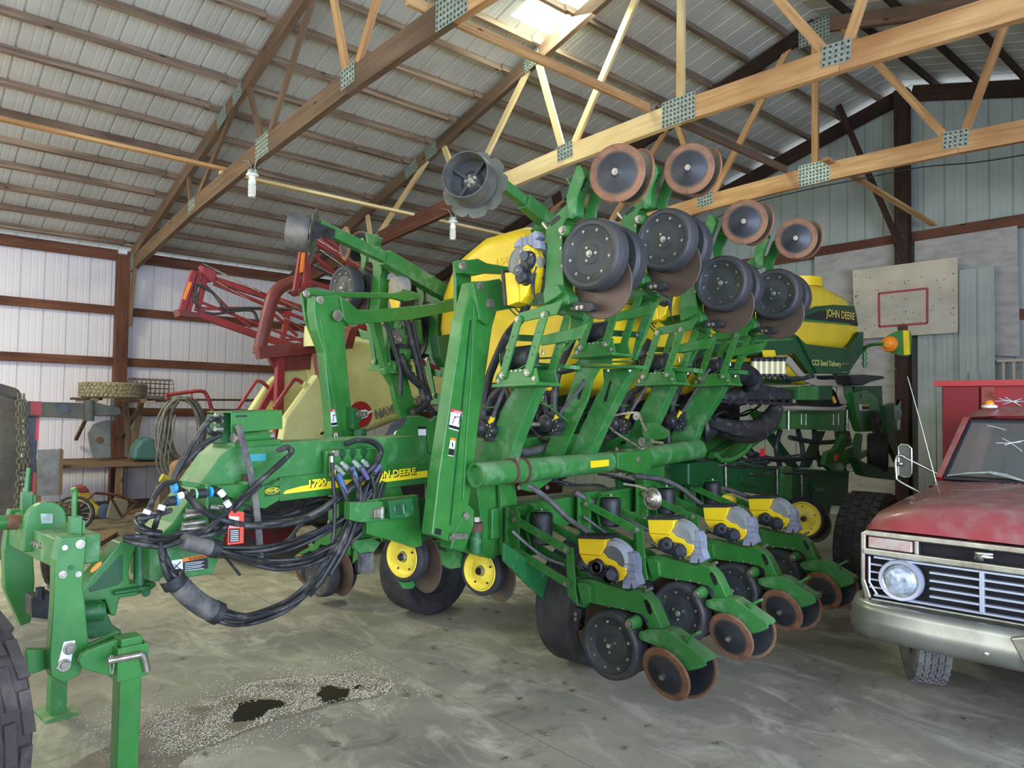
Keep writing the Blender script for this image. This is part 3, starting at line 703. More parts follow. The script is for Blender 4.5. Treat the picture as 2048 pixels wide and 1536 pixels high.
# hose hanger plate with keyhole slots
hang = partC('hose_hanger', [(651, 902), (768, 895), (775, 905), (775, 930), (768, 945), (651, 955)], .19, .03, G)
for x, y in ((663, 909), (685, 907), (706, 906), (728, 904)):
    mb = MB(); c0 = cc(x, y, .191); r_ = .026
    mb.prism([c0+V((0, math.cos(i*PI/9)*r_, math.sin(i*PI/9)*r_)) for i in range(18)], (-.002, 0, 0)); 
    mb.prism([c0+V((0, -.012, -.015)), c0+V((0, .012, -.015)), c0+V((0, .012, -.06)), c0+V((0, -.012, -.06))], (-.002, 0, 0)); mb.build('keyhole', M['green_dark'], hang)
mb = MB(); mb.lathe([(.0001, .05), (.018, .05), (.018, 0)], cc(663, 906, .19), (1, 0, 0), 12); mb.tube([cc(663, 912, .24), cc(664, 950, .25)], .016, 8); mb.build('parked_coupler', [M['steel']], hang)
# front plate of the lower tongue with the warning decals
o = partC('warning_decal', [(366, 1117), (415, 1108), (416, 1137), (367, 1143)], .1325, .002, M['blackflat'], 0)
plC(MB(), [(366, 1116), (415, 1107), (415, 1115), (366, 1124)], .134, .001).build('decal_header', M['orange'], o)
plC(MB(), [(343, 1121), (365, 1118), (366, 1143), (345, 1146)], .134, .001).build('decal_picture', M['white'], o)
letC('WARNING', (377, 1121.5), (411, 1115.5), (377, 1115.5), .1355, M['blackflat'], o, .01)
mb = MB()
for i in range(5):
    y = 1125.5+3.6*i; plC(mb, [(370, y+1), (408-5*(i % 2), y-3.5), (408-5*(i % 2), y-2.5), (370, y+2)], .1355, .001)
mb.build('decal_text', M['white'], o)
mb = MB(); mb.beam(cc(348, 1137, .136), cc(361, 1123, .136), .002, .014, up=(1, 0, 0)); mb.beam(cc(348, 1128, .136), cc(362, 1140, .136), .002, .01, up=(1, 0, 0)); mb.build('decal_pictogram', M['blackflat'], o)
tag_o = partC('warning_tag', [(457, 1021), (488, 1024), (487, 1086), (455, 1090)], .30, .003, mat('red_tag', srgb(230, 70, 50), .5), 0)
plC(MB(), [(459, 1032), (478, 1034), (478, 1048), (459, 1046)], .303, .001).build('tag_panel', M['white'], tag_o)
plC(MB(), [(459, 1058), (480, 1057), (479, 1084), (458, 1085)], .303, .001).build('tag_text_panel', M['blackflat'], tag_o)
letC('WARNING', (457.5, 1056), (478, 1055), (457.5, 1051), .304, M['white'], tag_o, .01)
mb = MB()
for i in range(6): plC(mb, [(461, 1061+4*i), (477, 1060.6+4*i), (477, 1062+4*i), (461, 1062.4+4*i)], .3045, .001)
mb.build('tag_small_print', M['white'], tag_o)
# ---------------------------------------------------------------- hitch
AH = 1.12
hn = MB(); plC(hn, [(120, 1076), (175, 1072), (166, 1170), (172, 1220), (178, 1290), (160, 1350), (128, 1366), (102, 1355), (100, 1310), (108, 1200), (110, 1120)], .30, .07)
hn = hn.build('hitch_side_plate', G, P_, .006)
for x, y, r in ((129, 1095, .012), (160, 1088, .02), (142, 1135, .011), (125, 1149, .017), (156, 1148, .013)): MB().disc(cc(x, y, .301), (1, 0, 0), r, .006, 16).build('hitch_bolt', [M['steel'], GC][(x+y) % 2], hn)
mb = MB(); plC(mb, [(128, 1284), (151, 1281), (140, 1335), (113, 1338)], .306, .006); 
for x, y in ((139, 1297), (128, 1330)): mb.lathe([(.0001, .016), (.016, .016), (.018, .006), (.026, .006), (.026, 0)], cc(x, y, .307), (1, 0, 0), 16, 1)
mb.build('pin_lock_plate', [M['white'], M['steel']], hn, .001)
hf = MB(); plC(hf, [(20, 1020), (60, 1018), (66, 1100), (70, 1165), (62, 1245), (42, 1252), (10, 1180), (8, 1100)], -.50, .07)
hf.build('hitch_side_plate', G, P_, .006)
mb = MB(); a0 = cc(140, 1088, .24); z_ = a0.z; y_ = a0.y
mb.prism([V((.23, y_-.06, z_-.10)), V((.23, y_+.13, z_-.10)), V((.23, y_+.13, z_+.03)), V((.23, y_-.06, z_+.03))], (-.78, 0, 0)); mb.build('hitch_cross_beam', GD, P_, .008)
for i in range(4): MB().bolt(V((.03-.05*i, y_-.062, z_-.03)), (0, -1, 0), .012).build('bolt', M['steel'], P_)
# rounded bracket on the cross beam with a reflector, latch rods, shaft
mb = MB(); cx = cc(93, 1040, -.08); r_ = .085
mb.prism([cx+V((0, math.cos(i*PI/10)*r_, math.sin(i*PI/10)*r_)) for i in range(11)]+[cx+V((0, -.09, -.14)), cx+V((0, .1, -.14))], (-.05, 0, 0)); mb.build('top_link_bracket', G, P_, .006)
partC('silver_reflector', [(81, 1027), (106, 1027), (106, 1047), (83, 1048)], -.074, .004, M['galv'], .002)
def latch(px, pts, c):
    mb = MB(); mb.tube(smoothpath([cc(x, y, c) for x, y in pts], 4), .012, 8); b0 = cc(pts[0][0], pts[0][1], c)
    mb.beam(b0+V((0, 0, -.03)), b0+V((0, 0, .08)), .045, .05); mb.beam(b0+V((0, .03, 0)), b0+V((0, .03, .06)), .012, .05)
    mb.disc(b0+V((0, 0, -.035)), (0, 0, 1), .045, .012, 14); mb.build('latch_handle', G, P_, .002)
latch(0, [(149, 1068), (149, 1010), (150, 985), (146, 976)], .18)
latch(0, [(52, 1015), (54, 970), (58, 936)], -.46)
mb = MB(); mb.tube([cc(-40, 1048, -.35), cc(62, 1042, -.35)], .035, 14); mb.tube([cc(12, 1045, -.35), cc(38, 1043.5, -.35)], .037, 14, 1); mb.build('top_link_rod', [G, M['rust']], P_)
# gooseneck casting between the hitch and the tongue
mb = MB(); plC(mb, [(165, 1180), (185, 1150), (240, 1085), (262, 1080), (275, 1090), (262, 1120), (258, 1150), (262, 1168), (312, 1164), (314, 1172), (303, 1180), (270, 1192), (240, 1196), (232, 1232), (222, 1232), (210, 1200), (172, 1205), (150, 1210)], .02, .12)
gn = mb.build('gooseneck_casting', G, P_, .008)
mb = MB(); plC(mb, [(178, 1176), (188, 1168), (238, 1112), (246, 1110), (246, 1160), (236, 1170), (190, 1182), (178, 1184)], .022, .004); mb.build('casting_pocket', GK, gn, .002)
mb = MB(); c0 = cc(192, 1134, .022); mb.prism([c0+V((0, math.cos(i*PI/10)*.025, math.sin(i*PI/10)*.014+math.cos(i*PI/10)*.018)) for i in range(20)], (.003, 0, 0)); mb.build('oval_reflector', mat('amber_reflector', srgb(240, 150, 30), .4), gn)
mb = MB(); mb.tube([cc(280, 1092, 0), cc(280, 1170, 0)], .03, 14); mb.tube([cc(228, 1186, .05), cc(300, 1175, .05)], .012, 8); mb.bolt(cc(292, 1185, .06), (1, 0, 0), .016); mb.build('vertical_pin', [GC], P_)
mb = MB(); plC(mb, [(160, 1205), (205, 1200), (225, 1250), (245, 1262), (180, 1280), (162, 1240)], .02, .2); mb.tube([cc(165, 1225, .1), cc(205, 1222, .1)], .045, 14); mb.build('pivot_casting', GC, P_, .006)
# drawbar lug, parking stand bracket, stands
plate = [(163, 1310), (178, 1300), (238, 1278), (245, 1340), (220, 1352), (165, 1338), (158, 1325)]
partC('stand_bracket', plate, .42, .03, G); partC('stand_bracket', [(172, 1292), (240, 1262), (245, 1268), (245, 1300), (178, 1312)], .30, .03, G)
js = cc(256, 1300, .42); jx = js.y
gz = V((js.x, jx+.02, 0))
mb = MB(); mb.prism([V((js.x-.045, jx-.045, 0)), V((js.x+.045, jx-.045, 0)), V((js.x+.045, jx+.045, 0)), V((js.x-.045, jx+.045, 0))], (0, 0, .68)); 
st = mb.build('parking_stand', G, P_, .006)
mb = MB(); z1 = cc(256, 1285, .42).z; z0_ = cc(256, 1350, .42).z
for dx, dy, w_, d_ in ((0, -.058, .13, .012), (0, .058, .13, .012), (-.058, 0, .012, .11), (.058, 0, .012, .11)): mb.box((js.x+dx, jx+dy, (z0_+z1)/2), (w_, d_, z1-z0_))
mb.build('stand_sleeve', G, st, .003)
mb = MB(); mb.tube(smoothpath([cc(215, 1322, .5), cc(268, 1312, .5), cc(284, 1310, .5), cc(291, 1325, .5), cc(294, 1342, .5)], 4), .015, 10); mb.build('bent_pin', M['steel'], st)
mb = MB(); mb.tube(smoothpath([cc(222, 1310, .5), cc(219, 1325, .5), cc(222, 1348, .5)], 4), .003, 6); mb.tube(smoothpath([cc(226, 1310, .5), cc(228, 1325, .5), cc(225, 1348, .5)], 4), .003, 6); mb.build('hair_pin_clip', M['steel'], st)
fs = PLF.at(112, 1428, 2, 0.0); fs2 = V((fs.x, fs.y, .012))
mb = MB(); mb.prism([fs+V((-.04, -.04, .01)), fs+V((.04, -.04, .01)), fs+V((.04, .04, .01)), fs+V((-.04, .04, .01))], (0, 0, .75)); st2 = mb.build('parking_stand', GD, P_, .005)
mb = MB(); mb.box(fs+V((0, 0, .008)), (.2, .16, .016)); mb.build('stand_foot', GD, st2)
partC('lower_hitch_arm', [(52, 1300), (102, 1300), (104, 1335), (55, 1352)], .2, .05, G)
mb = MB(); plC(mb, [(62, 1195), (105, 1185), (105, 1240), (64, 1235)], -.1, .1); mb.tube([cc(80, 1175, -.1), cc(80, 1200, -.1)], .02, 8); mb.build('latch_hook', M['black'], P_, .004)
# ---------------------------------------------------------------- tool box and reservoir on the tongue
tb = MB(); plC(tb, [(462, 824), (565, 820), (565, 858), (462, 866)], .16, .005); plC(tb, [(440, 826), (560, 821), (560, 858), (440, 872)], -.10, .005)
p0 = cc(462, 824, .16); p1 = cc(565, 820, .16)
tb.prism([V((.16, p0.y, p0.z)), V((-.12, p0.y, p0.z)), V((-.12, p1.y, p1.z)), V((.16, p1.y, p1.z))], (0, 0, -.006))
tb = tb.build('control_box', G, P_, .002)
mb = MB(); plC(mb, [(472, 831), (494, 830), (494, 833.5), (472, 834.5)], .163, .002); mb.build('box_slot', M['blackflat'], tb)
mb = MB(); mb.tube([cc(466, 876, .1), cc(478, 875.5, .1)], .034, 16, 1); mb.tube([cc(478, 875.5, .1), cc(535, 872, .1)], .032, 16, 0); mb.tube([cc(535, 872, .1), cc(546, 871.5, .1)], .022, 14, 1); mb.build('hydraulic_accumulator', [G, M['steel']], tb)
partC('box_rail', [(468, 885), (562, 878), (562, 890), (468, 897)], .14, .28, G)
mb = MB(); plC(mb, [(440, 830), (462, 824), (462, 866), (458, 890), (440, 886)], .05, .16); mb.build('valve_block', GC, tb, .003)
mb = MB()
for y in (831, 842, 858): mb.tube([cc(430, y, .08), cc(445, y, .08)], .016, 8)
mb.build('hose_fitting', M['steel'], tb)
# hump plate and hold-down hook on the tongue
partC('hump_plate', [(790, 870), (805, 838), (820, 832), (845, 832), (862, 842), (868, 860), (870, 900), (866, 908), (858, 905), (855, 870), (845, 872)], .15, .02, G)
partC('hump_plate', [(860, 845), (872, 832), (895, 832), (895, 875), (868, 875)], .02, .02, G)
partC('info_decal', [(837, 853), (852, 853), (852, 871), (837, 871)], .153, .002, M['white'], 0)
partC('info_decal', [(837, 853), (852, 853), (852, 858), (837, 858)], .156, .002, M['blackflat'], 0)
partC('rubber_flap', [(770, 872), (783, 848), (812, 832), (816, 836), (808, 850), (785, 868)], .25, .01, M['rubber'])
# ---------------------------------------------------------------- fold arms
def fold_arm(main, rear, c, t, far=False):
    o = partC('fold_arm', main, c, t, G, .008); partC('fold_arm_plate', rear, c-t-.08, .03, G, .004, o); return o
fa = fold_arm([(945, 563), (990, 560), (1000, 600), (985, 655), (970, 760), (957, 850), (948, 940), (938, 1010), (906, 1083), (896, 1083), (864, 1070), (878, 950), (893, 850), (908, 750), (925, 640), (936, 600)], [(911, 523), (922, 519), (942, 519), (944, 640), (938, 700), (922, 760), (916, 700)], .66, .10)
partC('fold_arm_rib', [(948, 590), (956, 588), (948, 760), (935, 900), (930, 1000), (926, 1000), (931, 900), (942, 760)], .672, .012, G, .003, fa)
partC('fold_arm_seam', [(940, 640), (943, 640), (931, 760), (917, 900), (902, 1050), (899, 1050), (914, 900), (928, 760)], .664, .003, GK, 0, fa)
fb = partC('wing_lift_beam', [(945, 566), (1000, 557), (1020, 588), (1040, 594), (1052, 588), (1052, 612), (990, 623), (975, 650), (960, 640)], .70, .05, G, .006)
fc = partC('wing_link', [(916, 522), (957, 517), (974, 526), (1034, 536), (1034, 549), (975, 546), (953, 551), (924, 546)], .58, .05, G, .006)
mb = MB(); boltC(mb, 959, 573, .70, .02); boltC(mb, 980, 608, .70, .026); boltC(mb, 925, 532, .59, .022); mb.build('pivot_bolt', M['steel'], P_)
# white/red decals on both fold arms
def decals(c, d1, d2):
    o = partC('danger_decal', d1, c, .002, M['white'], 0)
    (ax0, ay0), (ax1, ay1), (ax2, ay2), (ax3, ay3) = d1
    lerp = lambda p, q, t: (p[0]+(q[0]-p[0])*t, p[1]+(q[1]-p[1])*t)
    plC(MB(), [d1[0], d1[1], lerp(d1[1], d1[2], .17), lerp(d1[0], d1[3], .17)], c+.0015, .001).build('decal_header', M['red'], o)
    plC(MB(), [lerp(d1[0], d1[3], .8), lerp(d1[1], d1[2], .8), lerp(d1[1], d1[2], .95), lerp(d1[0], d1[3], .95)], c+.0015, .001).build('decal_text', M['blackflat'], o)
    q = lerp(d1[0], d1[3], .15); q2 = lerp(d1[1], d1[2], .15); a = lerp(q, q2, .22); b_ = lerp(q, q2, .95)
    letC('DANGER', a, b_, (a[0], a[1]-(ay3-ay0)*.1), c+.003, M['white'], o, .01)
    mb = MB(); w0 = lerp(lerp(d1[0], d1[3], .72), lerp(d1[1], d1[2], .72), .25); w1 = lerp(lerp(d1[0], d1[3], .38), lerp(d1[1], d1[2], .38), .4); w2 = lerp(lerp(d1[0], d1[3], .3), lerp(d1[1], d1[2], .3), .85)
    mb.tube([cc(*w0, c+.002), cc(*w1, c+.002), cc(*w2, c+.002)], .0025, 5); w3 = lerp(lerp(d1[0], d1[3], .7), lerp(d1[1], d1[2], .7), .8); mb.tube([cc(*w2, c+.002), cc(*w3, c+.002)], .002, 5); mb.sphere(cc(*w1, c+.002), .006, 8); mb.build('decal_pictogram', M['blackflat'], o)
    o2 = partC('warning_decal', d2, c, .002, M['white'], 0)
    plC(MB(), [d2[0], d2[1], lerp(d2[1], d2[2], .14), lerp(d2[0], d2[3], .14)], c+.0015, .001).build('decal_header', M['orange'], o2)
    plC(MB(), [lerp(d2[0], d2[3], .6), lerp(d2[1], d2[2], .6), lerp(d2[1], d2[2], .96), lerp(d2[0], d2[3], .96)], c+.0015, .001).build('decal_text', M['blackflat'], o2)
    mb = MB(); a = lerp(lerp(d2[0], d2[3], .25), lerp(d2[1], d2[2], .25), .4); b_ = lerp(lerp(d2[0], d2[3], .5), lerp(d2[1], d2[2], .5), .6); mb.tube([cc(*a, c+.002), cc(*b_, c+.002)], .004, 5); mb.build('decal_pictogram', M['blackflat'], o2)
decals(.662, [(903, 817), (926, 822), (919, 863), (898, 857)], [(902, 875), (912, 877), (907, 913), (896, 911)])
decals(-.538, [(661, 818), (675, 817), (677, 851), (663, 853)], [(668, 865), (675, 864), (676, 885), (669, 886)])
partC('serial_plate', [(871, 1056), (883, 1059), (882, 1071), (870, 1068)], .663, .002, M['blackflat'], 0)
ff = fold_arm([(629, 593), (680, 590), (692, 640), (690, 670), (699, 780), (710, 884), (664, 889), (661, 830), (648, 705), (634, 660), (628, 625)], [(604, 590), (622, 586), (632, 640), (650, 705), (665, 820), (656, 820), (640, 710), (612, 640)], -.54, .10)
partC('fold_arm_rib', [(640, 640), (645, 640), (668, 760), (688, 885), (682, 885), (660, 760)], -.53, .012, G, .003, ff)
partC('wing_lift_beam', [(680, 592), (700, 605), (716, 619), (740, 620), (870, 608), (908, 596), (908, 622), (820, 640), (700, 650), (688, 640)], -.50, .07, G, .006)
partC('wing_link', [(604, 588), (620, 575), (660, 583), (790, 586), (815, 580), (842, 588), (840, 598), (812, 603), (790, 597), (664, 594)], -.66, .05, G, .006)
mb = MB(); boltC(mb, 640, 600, -.53, .022); boltC(mb, 675, 631, -.49, .03); boltC(mb, 613, 588, -.63, .02); mb.build('pivot_bolt', M['steel'], P_)
mb = MB(); mb.tube([cc(719, 858, -.5), cc(719, 900, -.5)], .05, 16); plC(mb, [(707, 815), (722, 822), (724, 835), (716, 850), (722, 858), (708, 858)], -.45, .08); boltC(mb, 718, 828, -.44, .02, 1); mb.build('fold_cylinder', [GC, M['steel']], P_)
# lower carrier bracket of the near fold arm
partC('carrier_bracket', [(955, 985), (962, 930), (1000, 935), (1000, 975), (1012, 1010), (1008, 1124), (960, 1112), (905, 1098), (908, 1075), (945, 1075), (962, 1040)], .52, .12, G)
partC('carrier_bracket', [(938, 1010), (948, 1020), (948, 1050), (930, 1098), (902, 1098), (908, 1070)], .665, .015, G)
mb = MB(); mb.tube([cc(952, 1062, .6), cc(952, 1105, .6)], .04, 16); mb.tube([cc(952, 1045, .6), cc(952, 1062, .6)], .046, 16, 1); mb.disc(cc(952, 1043, .6), (0, 0, 1), .03, .03, 12, 2)
for q in ((905, 1075), (932, 1032)): boltC(MB(), q[0], q[1], .67, .018).build('bolt', M['steel'], P_)
plC(MB(), [(905, 1067), (934, 1066), (936, 1078), (906, 1080)], .69, .01).build('lock_tab', M['steel'], P_, .002); mb.build('hinge_pin', [GC, M['rustdark'], M['steel']], P_)
# plates hanging below the tongue
partC('hanger_plate', [(734, 1000), (836, 990), (845, 1092), (828, 1096), (815, 1090), (734, 1068)], .36, .05, G)
partC('hanger_plate', [(837, 998), (870, 995), (868, 1070), (837, 1092)], .34, .03, GK)
o = partC('lock_box', [(777, 1003), (826, 996), (829, 1032), (782, 1039)], .46, .12, GC)
mb = MB(); c0 = cc(802, 1018, .462); mb.prism([c0+V((0, math.cos(i*PI/9)*.042, math.sin(i*PI/9)*.038)) for i in range(18)], (.001, 0, 0)); mb.build('round_hole', GK, o)
mb = MB(); mb.beam(cc(806, 1008, .466), cc(808, 1027, .466), .004, .008, up=(1, 0, 0)); mb.beam(cc(789, 1014, .466), cc(790, 1025, .466), .003, .006, up=(1, 0, 0)); mb.build('slot_edge', M['galv'], o)
partC('hanger_arm', [(700, 1005), (775, 1003), (780, 1040), (720, 1045), (700, 1040)], .40, .06, GD)
mb = MB(); mb.box(cc(751, 1027, .42), (.05, .05, .05)); mb.box(cc(760, 1025, .42), (.06, .02, .07)); mb.build('latch_block', M['steel'], P_, .004)
partC('column', [(678, 962), (758, 955), (755, 1000), (745, 1085), (690, 1080), (678, 1040)], .05, .12, G)
partC('curved_plate', [(745, 975), (800, 968), (805, 985), (812, 998), (835, 1003), (780, 1003), (750, 1000)], .14, .03, G)
partC('scraper_shoe', [(707, 1082), (745, 1076), (762, 1085), (748, 1105), (722, 1108), (710, 1098)], .10, .03, GD)
mb = MB(); plC(mb, [(724, 1108), (748, 1104), (748, 1145), (724, 1148)], .12, .05); mb.build('scraper_block', M['rubber_dusty'], P_, .005)
# small yellow rimmed gauge wheels with coulter discs under the tongue
def small_wheel(px, py, c, r, ddx, ddy, rd):
    q = cc(px, py, c); ax_ = V((.15, -1, 0))
    mb = MB(); mb.lathe([(r*.78, .04, 0), (r*.9, .045, 0), (r, .02, 0), (r, -.03, 0), (r*.88, -.05, 0), (r*.6, -.05, 0)], q, ax_, 40)
    mb.lathe([(.0001, .015, 1), (r*.2, .015, 1), (r*.22, .03, 1), (r*.55, .012, 1), (r*.7, .02, 1), (r*.76, .045, 1), (r*.80, .042, 1)], q, ax_, 40)
    for i in range(5): t = i*PI*2/5+.4; mb.disc(q+V((math.cos(t)*r*.58, -.02, math.sin(t)*r*.58)), ax_, .007, .006, 8, 2)
    mb.lathe([(.0001, .06, 2), (.02, .06, 2), (.026, .05, 3), (.032, .03, 3), (.034, .01, 3)], q, ax_, 16)
    w_ = mb.build('coulter_gauge_wheel', [M['rubber'], M['yellow_rim'], M['blackflat'], M['steel']], P_)
    mb = MB(); mb.lathe([(.0001, .004), (rd*.95, .003), (rd, 0), (rd*.95, -.003), (.0001, -.004)], q+V((ddx, .10, ddy)), (.1, 1, 0), 44); mb.build('coulter_disc', M['disc'], w_)
small_wheel(812, 1112, .15, .165, .07, -.05, .19)
small_wheel(966, 1140, .40, .165, .05, -.04, .175)
partC('coulter_arm', [(858, 1085), (905, 1080), (928, 1110), (925, 1135), (900, 1138), (870, 1120)], .25, .05, GD)
partC('coulter_scraper', [(795, 1160), (800, 1142), (840, 1160), (825, 1178), (808, 1178)], .1, .02, GD)
mb = MB()
for i in range(9): mb.tube([cc(858+4*i, 1083+1.8*i, .3), cc(860+4*i, 1090+1.8*i, .3)], .004, 5)
mb.build('coil_spring', M['black'], P_)
# ---------------------------------------------------------------- transport wheels
def transport_tyre(px, py, r, w_, side, name='transport_wheel', a=None, gr=.975):
    g_ = PLF.at(px, py, 2, 0.0); q = V((g_.x, g_.y, r))
    mb = MB(); h = w_/2
    prof = [(r*.58, h*.7, 0), (r*.7, h*.95, 0), (r*.88, h, 0), (r*.965, h*.85, 0)]
    for i in range(5):
        t0 = .72-.36*i; prof += [(r*.992, h*t0, 0), (r*.992, h*(t0-.26), 0), (r*gr, h*(t0-.28), 0), (r*gr, h*(t0-.34), 0)]
    prof += [(r*.965, -h*.85, 0), (r*.88, -h, 0), (r*.7, -h*.95, 0), (r*.58, -h*.7, 0)]
    mb.lathe(prof, q, (1, 0, 0), 56); mb.lathe([(r*.58, h*.7, 1), (r*.52, h*.4, 1), (r*.2, h*.2, 1), (.0001, h*.2, 1)], q, (1, 0, 0), 32); mb.lathe([(r*.58, -h*.7, 1), (r*.52, -h*.4, 1), (.0001, -h*.2, 1)], q, (1, 0, 0), 32)
    return mb.build(name, [M['rubber'], M['black']], P_)
transport_tyre(855, 1224, .40, .28, 1, gr=.988)
transport_tyre(1182, 1325, .42, .28, 1, gr=.986)
partC('wheel_guard', [(1008, 1085), (1060, 1120), (1120, 1160), (1150, 1175), (1152, 1278), (1130, 1270), (1105, 1240), (1088, 1200), (1050, 1165), (1008, 1122)], .80, .02, GC)
mb = MB(); plC(mb, [(1040, 930), (1110, 925), (1105, 960), (1070, 985), (1045, 980)], .66, .02)
for q in ((1063, 958), (1094, 958), (1094, 975)): boltC(mb, q[0], q[1], .66, .012, 1)
mb.build('tube_bracket', [G, M['steel']], P_, .003)
# ---------------------------------------------------------------- torsion tube and slanted wing arms
t0 = cc(950, 950, .75); t1 = cc(1245, 921, .75); t2 = cc(1395, 899, .75)
mb = MB()
mb.lathe([(.060, -.0), (.075, 0), (.075, .5), (.075, .9)], t0, t1-t0, 28); mb.lathe([(.055, .08, 1), (.0001, .08, 1)], t0, t1-t0, 20, 1); mb.lathe([(.06, 0), (.055, .08)], t0, t1-t0, 20)
mb.tube([t0+(t1-t0)*.02, t1], .074, 28); mb.tube([t1, t2], .085, 24)
mb.build('torsion_tube', [GD, M['green_dark']], P_)
for f in (.19, .26, .90, .98): p = t0.lerp(t1, f); MB().tube([p, p+(t1-t0).normalized()*.02], .084, 24).build('tube_collar', M['rustdark'], P_)
o = partC('yellow_reflector', [(1181, 922), (1218, 919), (1218, 932), (1182, 936)], .828, .003, M['yellow'], 0)
mb = MB(); plC(mb, [(1236, 905), (1300, 900), (1308, 915), (1300, 940), (1275, 948), (1236, 938)], .84, .1); boltC(mb, 1277, 919, .842, .018, 1)
for q in ((1233, 899), (1240, 948), (1036, 918), (1038, 975)): boltC(MB(), q[0], q[1], .80, .012).build('clamp_bolt', M['steel'], P_)
mb.build('tube_clamp', [G, M['steel']], P_, .005)
arms = [([(1017, 730), (1103, 732), (1083, 755), (1060, 805), (1026, 893), (1012, 945), (986, 960), (951, 945), (951, 928), (965, 900), (982, 872), (1005, 814), (1032, 768), (1024, 750)], 3.45, .10),
        ([(1154, 734), (1200, 736), (1186, 757), (1175, 800), (1152, 850), (1124, 915), (1112, 930), (1085, 925), (1085, 912), (1120, 830), (1143, 770)], 4.02, .02),
        ([(1205, 738), (1268, 738), (1252, 760), (1230, 800), (1205, 850), (1176, 915), (1135, 920), (1160, 860), (1190, 795), (1207, 765)], 4.22, .10),
        ([(1288, 743), (1361, 743), (1345, 770), (1325, 815), (1300, 870), (1283, 910), (1245, 915), (1250, 890), (1270, 840), (1302, 780)], 4.92, .10),
        ([(1385, 745), (1480, 743), (1456, 757), (1437, 794), (1398, 855), (1381, 902), (1361, 925), (1330, 925), (1332, 892), (1349, 855), (1378, 800), (1399, 765)], 5.66, .10)]
for i, (pts, a, t) in enumerate(arms):
    o = partA('wing_arm', pts, a, t, GD if i != 1 else G, .006)
    if i in (1, 2):
        x, y = ((1163, 778), (1216, 782))[i-1]
        mb = MB(); mb.prism([ca(x+4, y-21, a-.001), ca(x+7, y-17, a-.001), ca(x-3, y+20, a-.001), ca(x-7, y+22, a-.001), ca(x-8, y+17, a-.001)], (0, -.001, 0)); mb.build('slot', M['blackflat'], o)
    ln = MB(); 
plates = [([(1003, 724), (1065, 724), (1130, 729), (1130, 737), (1003, 731)], [(1004, 723), (1010, 703), (1023, 705), (1028, 711), (1033, 705), (1038, 711), (1043, 705), (1049, 711), (1055, 704), (1072, 706), (1073, 723)], 3.42),
          ([(1148, 728), (1212, 730), (1272, 730), (1272, 737), (1148, 734)], [(1150, 728), (1162, 713), (1176, 713), (1181, 719), (1186, 713), (1191, 719), (1196, 713), (1203, 719), (1208, 711), (1223, 713), (1224, 729)], 4.08),
          ([(1280, 734), (1340, 735), (1386, 736), (1386, 745), (1280, 740)], [(1282, 734), (1288, 720), (1300, 720), (1305, 726), (1310, 720), (1315, 726), (1320, 720), (1326, 726), (1331, 719), (1344, 721), (1345, 735)], 4.88),
          ([(1382, 739), (1440, 740), (1480, 740), (1480, 748), (1382, 745)], [(1384, 739), (1390, 727), (1402, 727), (1407, 733), (1412, 727), (1418, 733), (1424, 727), (1430, 733), (1436, 726), (1446, 728), (1447, 740)], 5.62)]
for k, (p1_, p2_, a) in enumerate(plates):
    mb = MB(); plA(mb, p1_, a, .15); plA(mb, p2_, a, .012); plA(mb, p2_, a+.13, .012)
    for q in ((.12, 4), (.55, 4), (.9, 3)):
        x = p1_[0][0]+(p1_[3][0]-p1_[0][0])*q[0]; y = p1_[0][1]+10; mb.bolt(ca(x, y+2, a+.04), (0, 0, -1), .012, .012, 1)
    x0, y0 = p2_[-2]; bolt_p = ca(x0+14, y0+3, a+.05); mb.bolt(bolt_p, (0, 0, 1), .008, .04, 1)
    mb.box(ca((p1_[1][0]+p1_[2][0])/2, y0+10, a+.06), (.16, .05, .008))
    mb.build('wing_mount_plate', [GD, M['steel']], P_, .002)
# upper unit cross bars and braces beside the links
for k, (px, py, a) in enumerate(((1060, 0, 3.5),)): pass
bars = [((1030, 675), (1142, 681), 3.56), ((1180, 663), (1282, 670), 4.25), ((1296, 698), (1384, 702), 5.0), ((1408, 708), (1488, 711), 5.75)]
for (a_, b_, a) in bars:
    mb = MB(); mb.beam(ca(*a_, a), ca(*b_, a), .02, .042, up=(0, 0, 1)); mb.bolt(ca(b_[0]-8, b_[1], a-.012), (0, -1, 0), .010, None, 1); mb.bolt(ca((a_[0]*.35+b_[0]*.65), (a_[1]*.35+b_[1]*.65), a-.012), (0, -1, 0), .010, None, 1)
    mb.build('link_cross_bar', [GC, M['steel']], P_, .002)
bags = [(1050, 668, 3.6), (1198, 660, 4.3), (1310, 695, 5.05), (1420, 706, 5.8)]
# support triangles at the right of each upper unit
tri = [([(1143, 632), (1170, 632), (1165, 655), (1128, 700), (1120, 706), (1135, 680)], 3.62), ([(1284, 575), (1316, 585), (1300, 640), (1270, 720), (1262, 720), (1275, 660), (1290, 620)], 4.3), ([(1395, 660), (1422, 664), (1400, 690), (1376, 732), (1370, 728), (1385, 700)], 5.05), ([(1498, 664), (1516, 672), (1500, 695), (1478, 735), (1470, 735), (1488, 700)], 5.8)]
for pts, a in tri: partA('support_plate', pts, a, .03, GD)
tubes = [((1108, 618), (1172, 633), 3.55, .032), ((1257, 600), (1302, 612), 4.3, .034), ((1376, 650), (1418, 660), 5.05, .03), ((1470, 650), (1512, 668), 5.8, .03)]
for a_, b_, a, r in tubes:
    MB().tube([ca(*a_, a), ca(*b_, a)], r, 14).build('cross_tube', GD, P_)
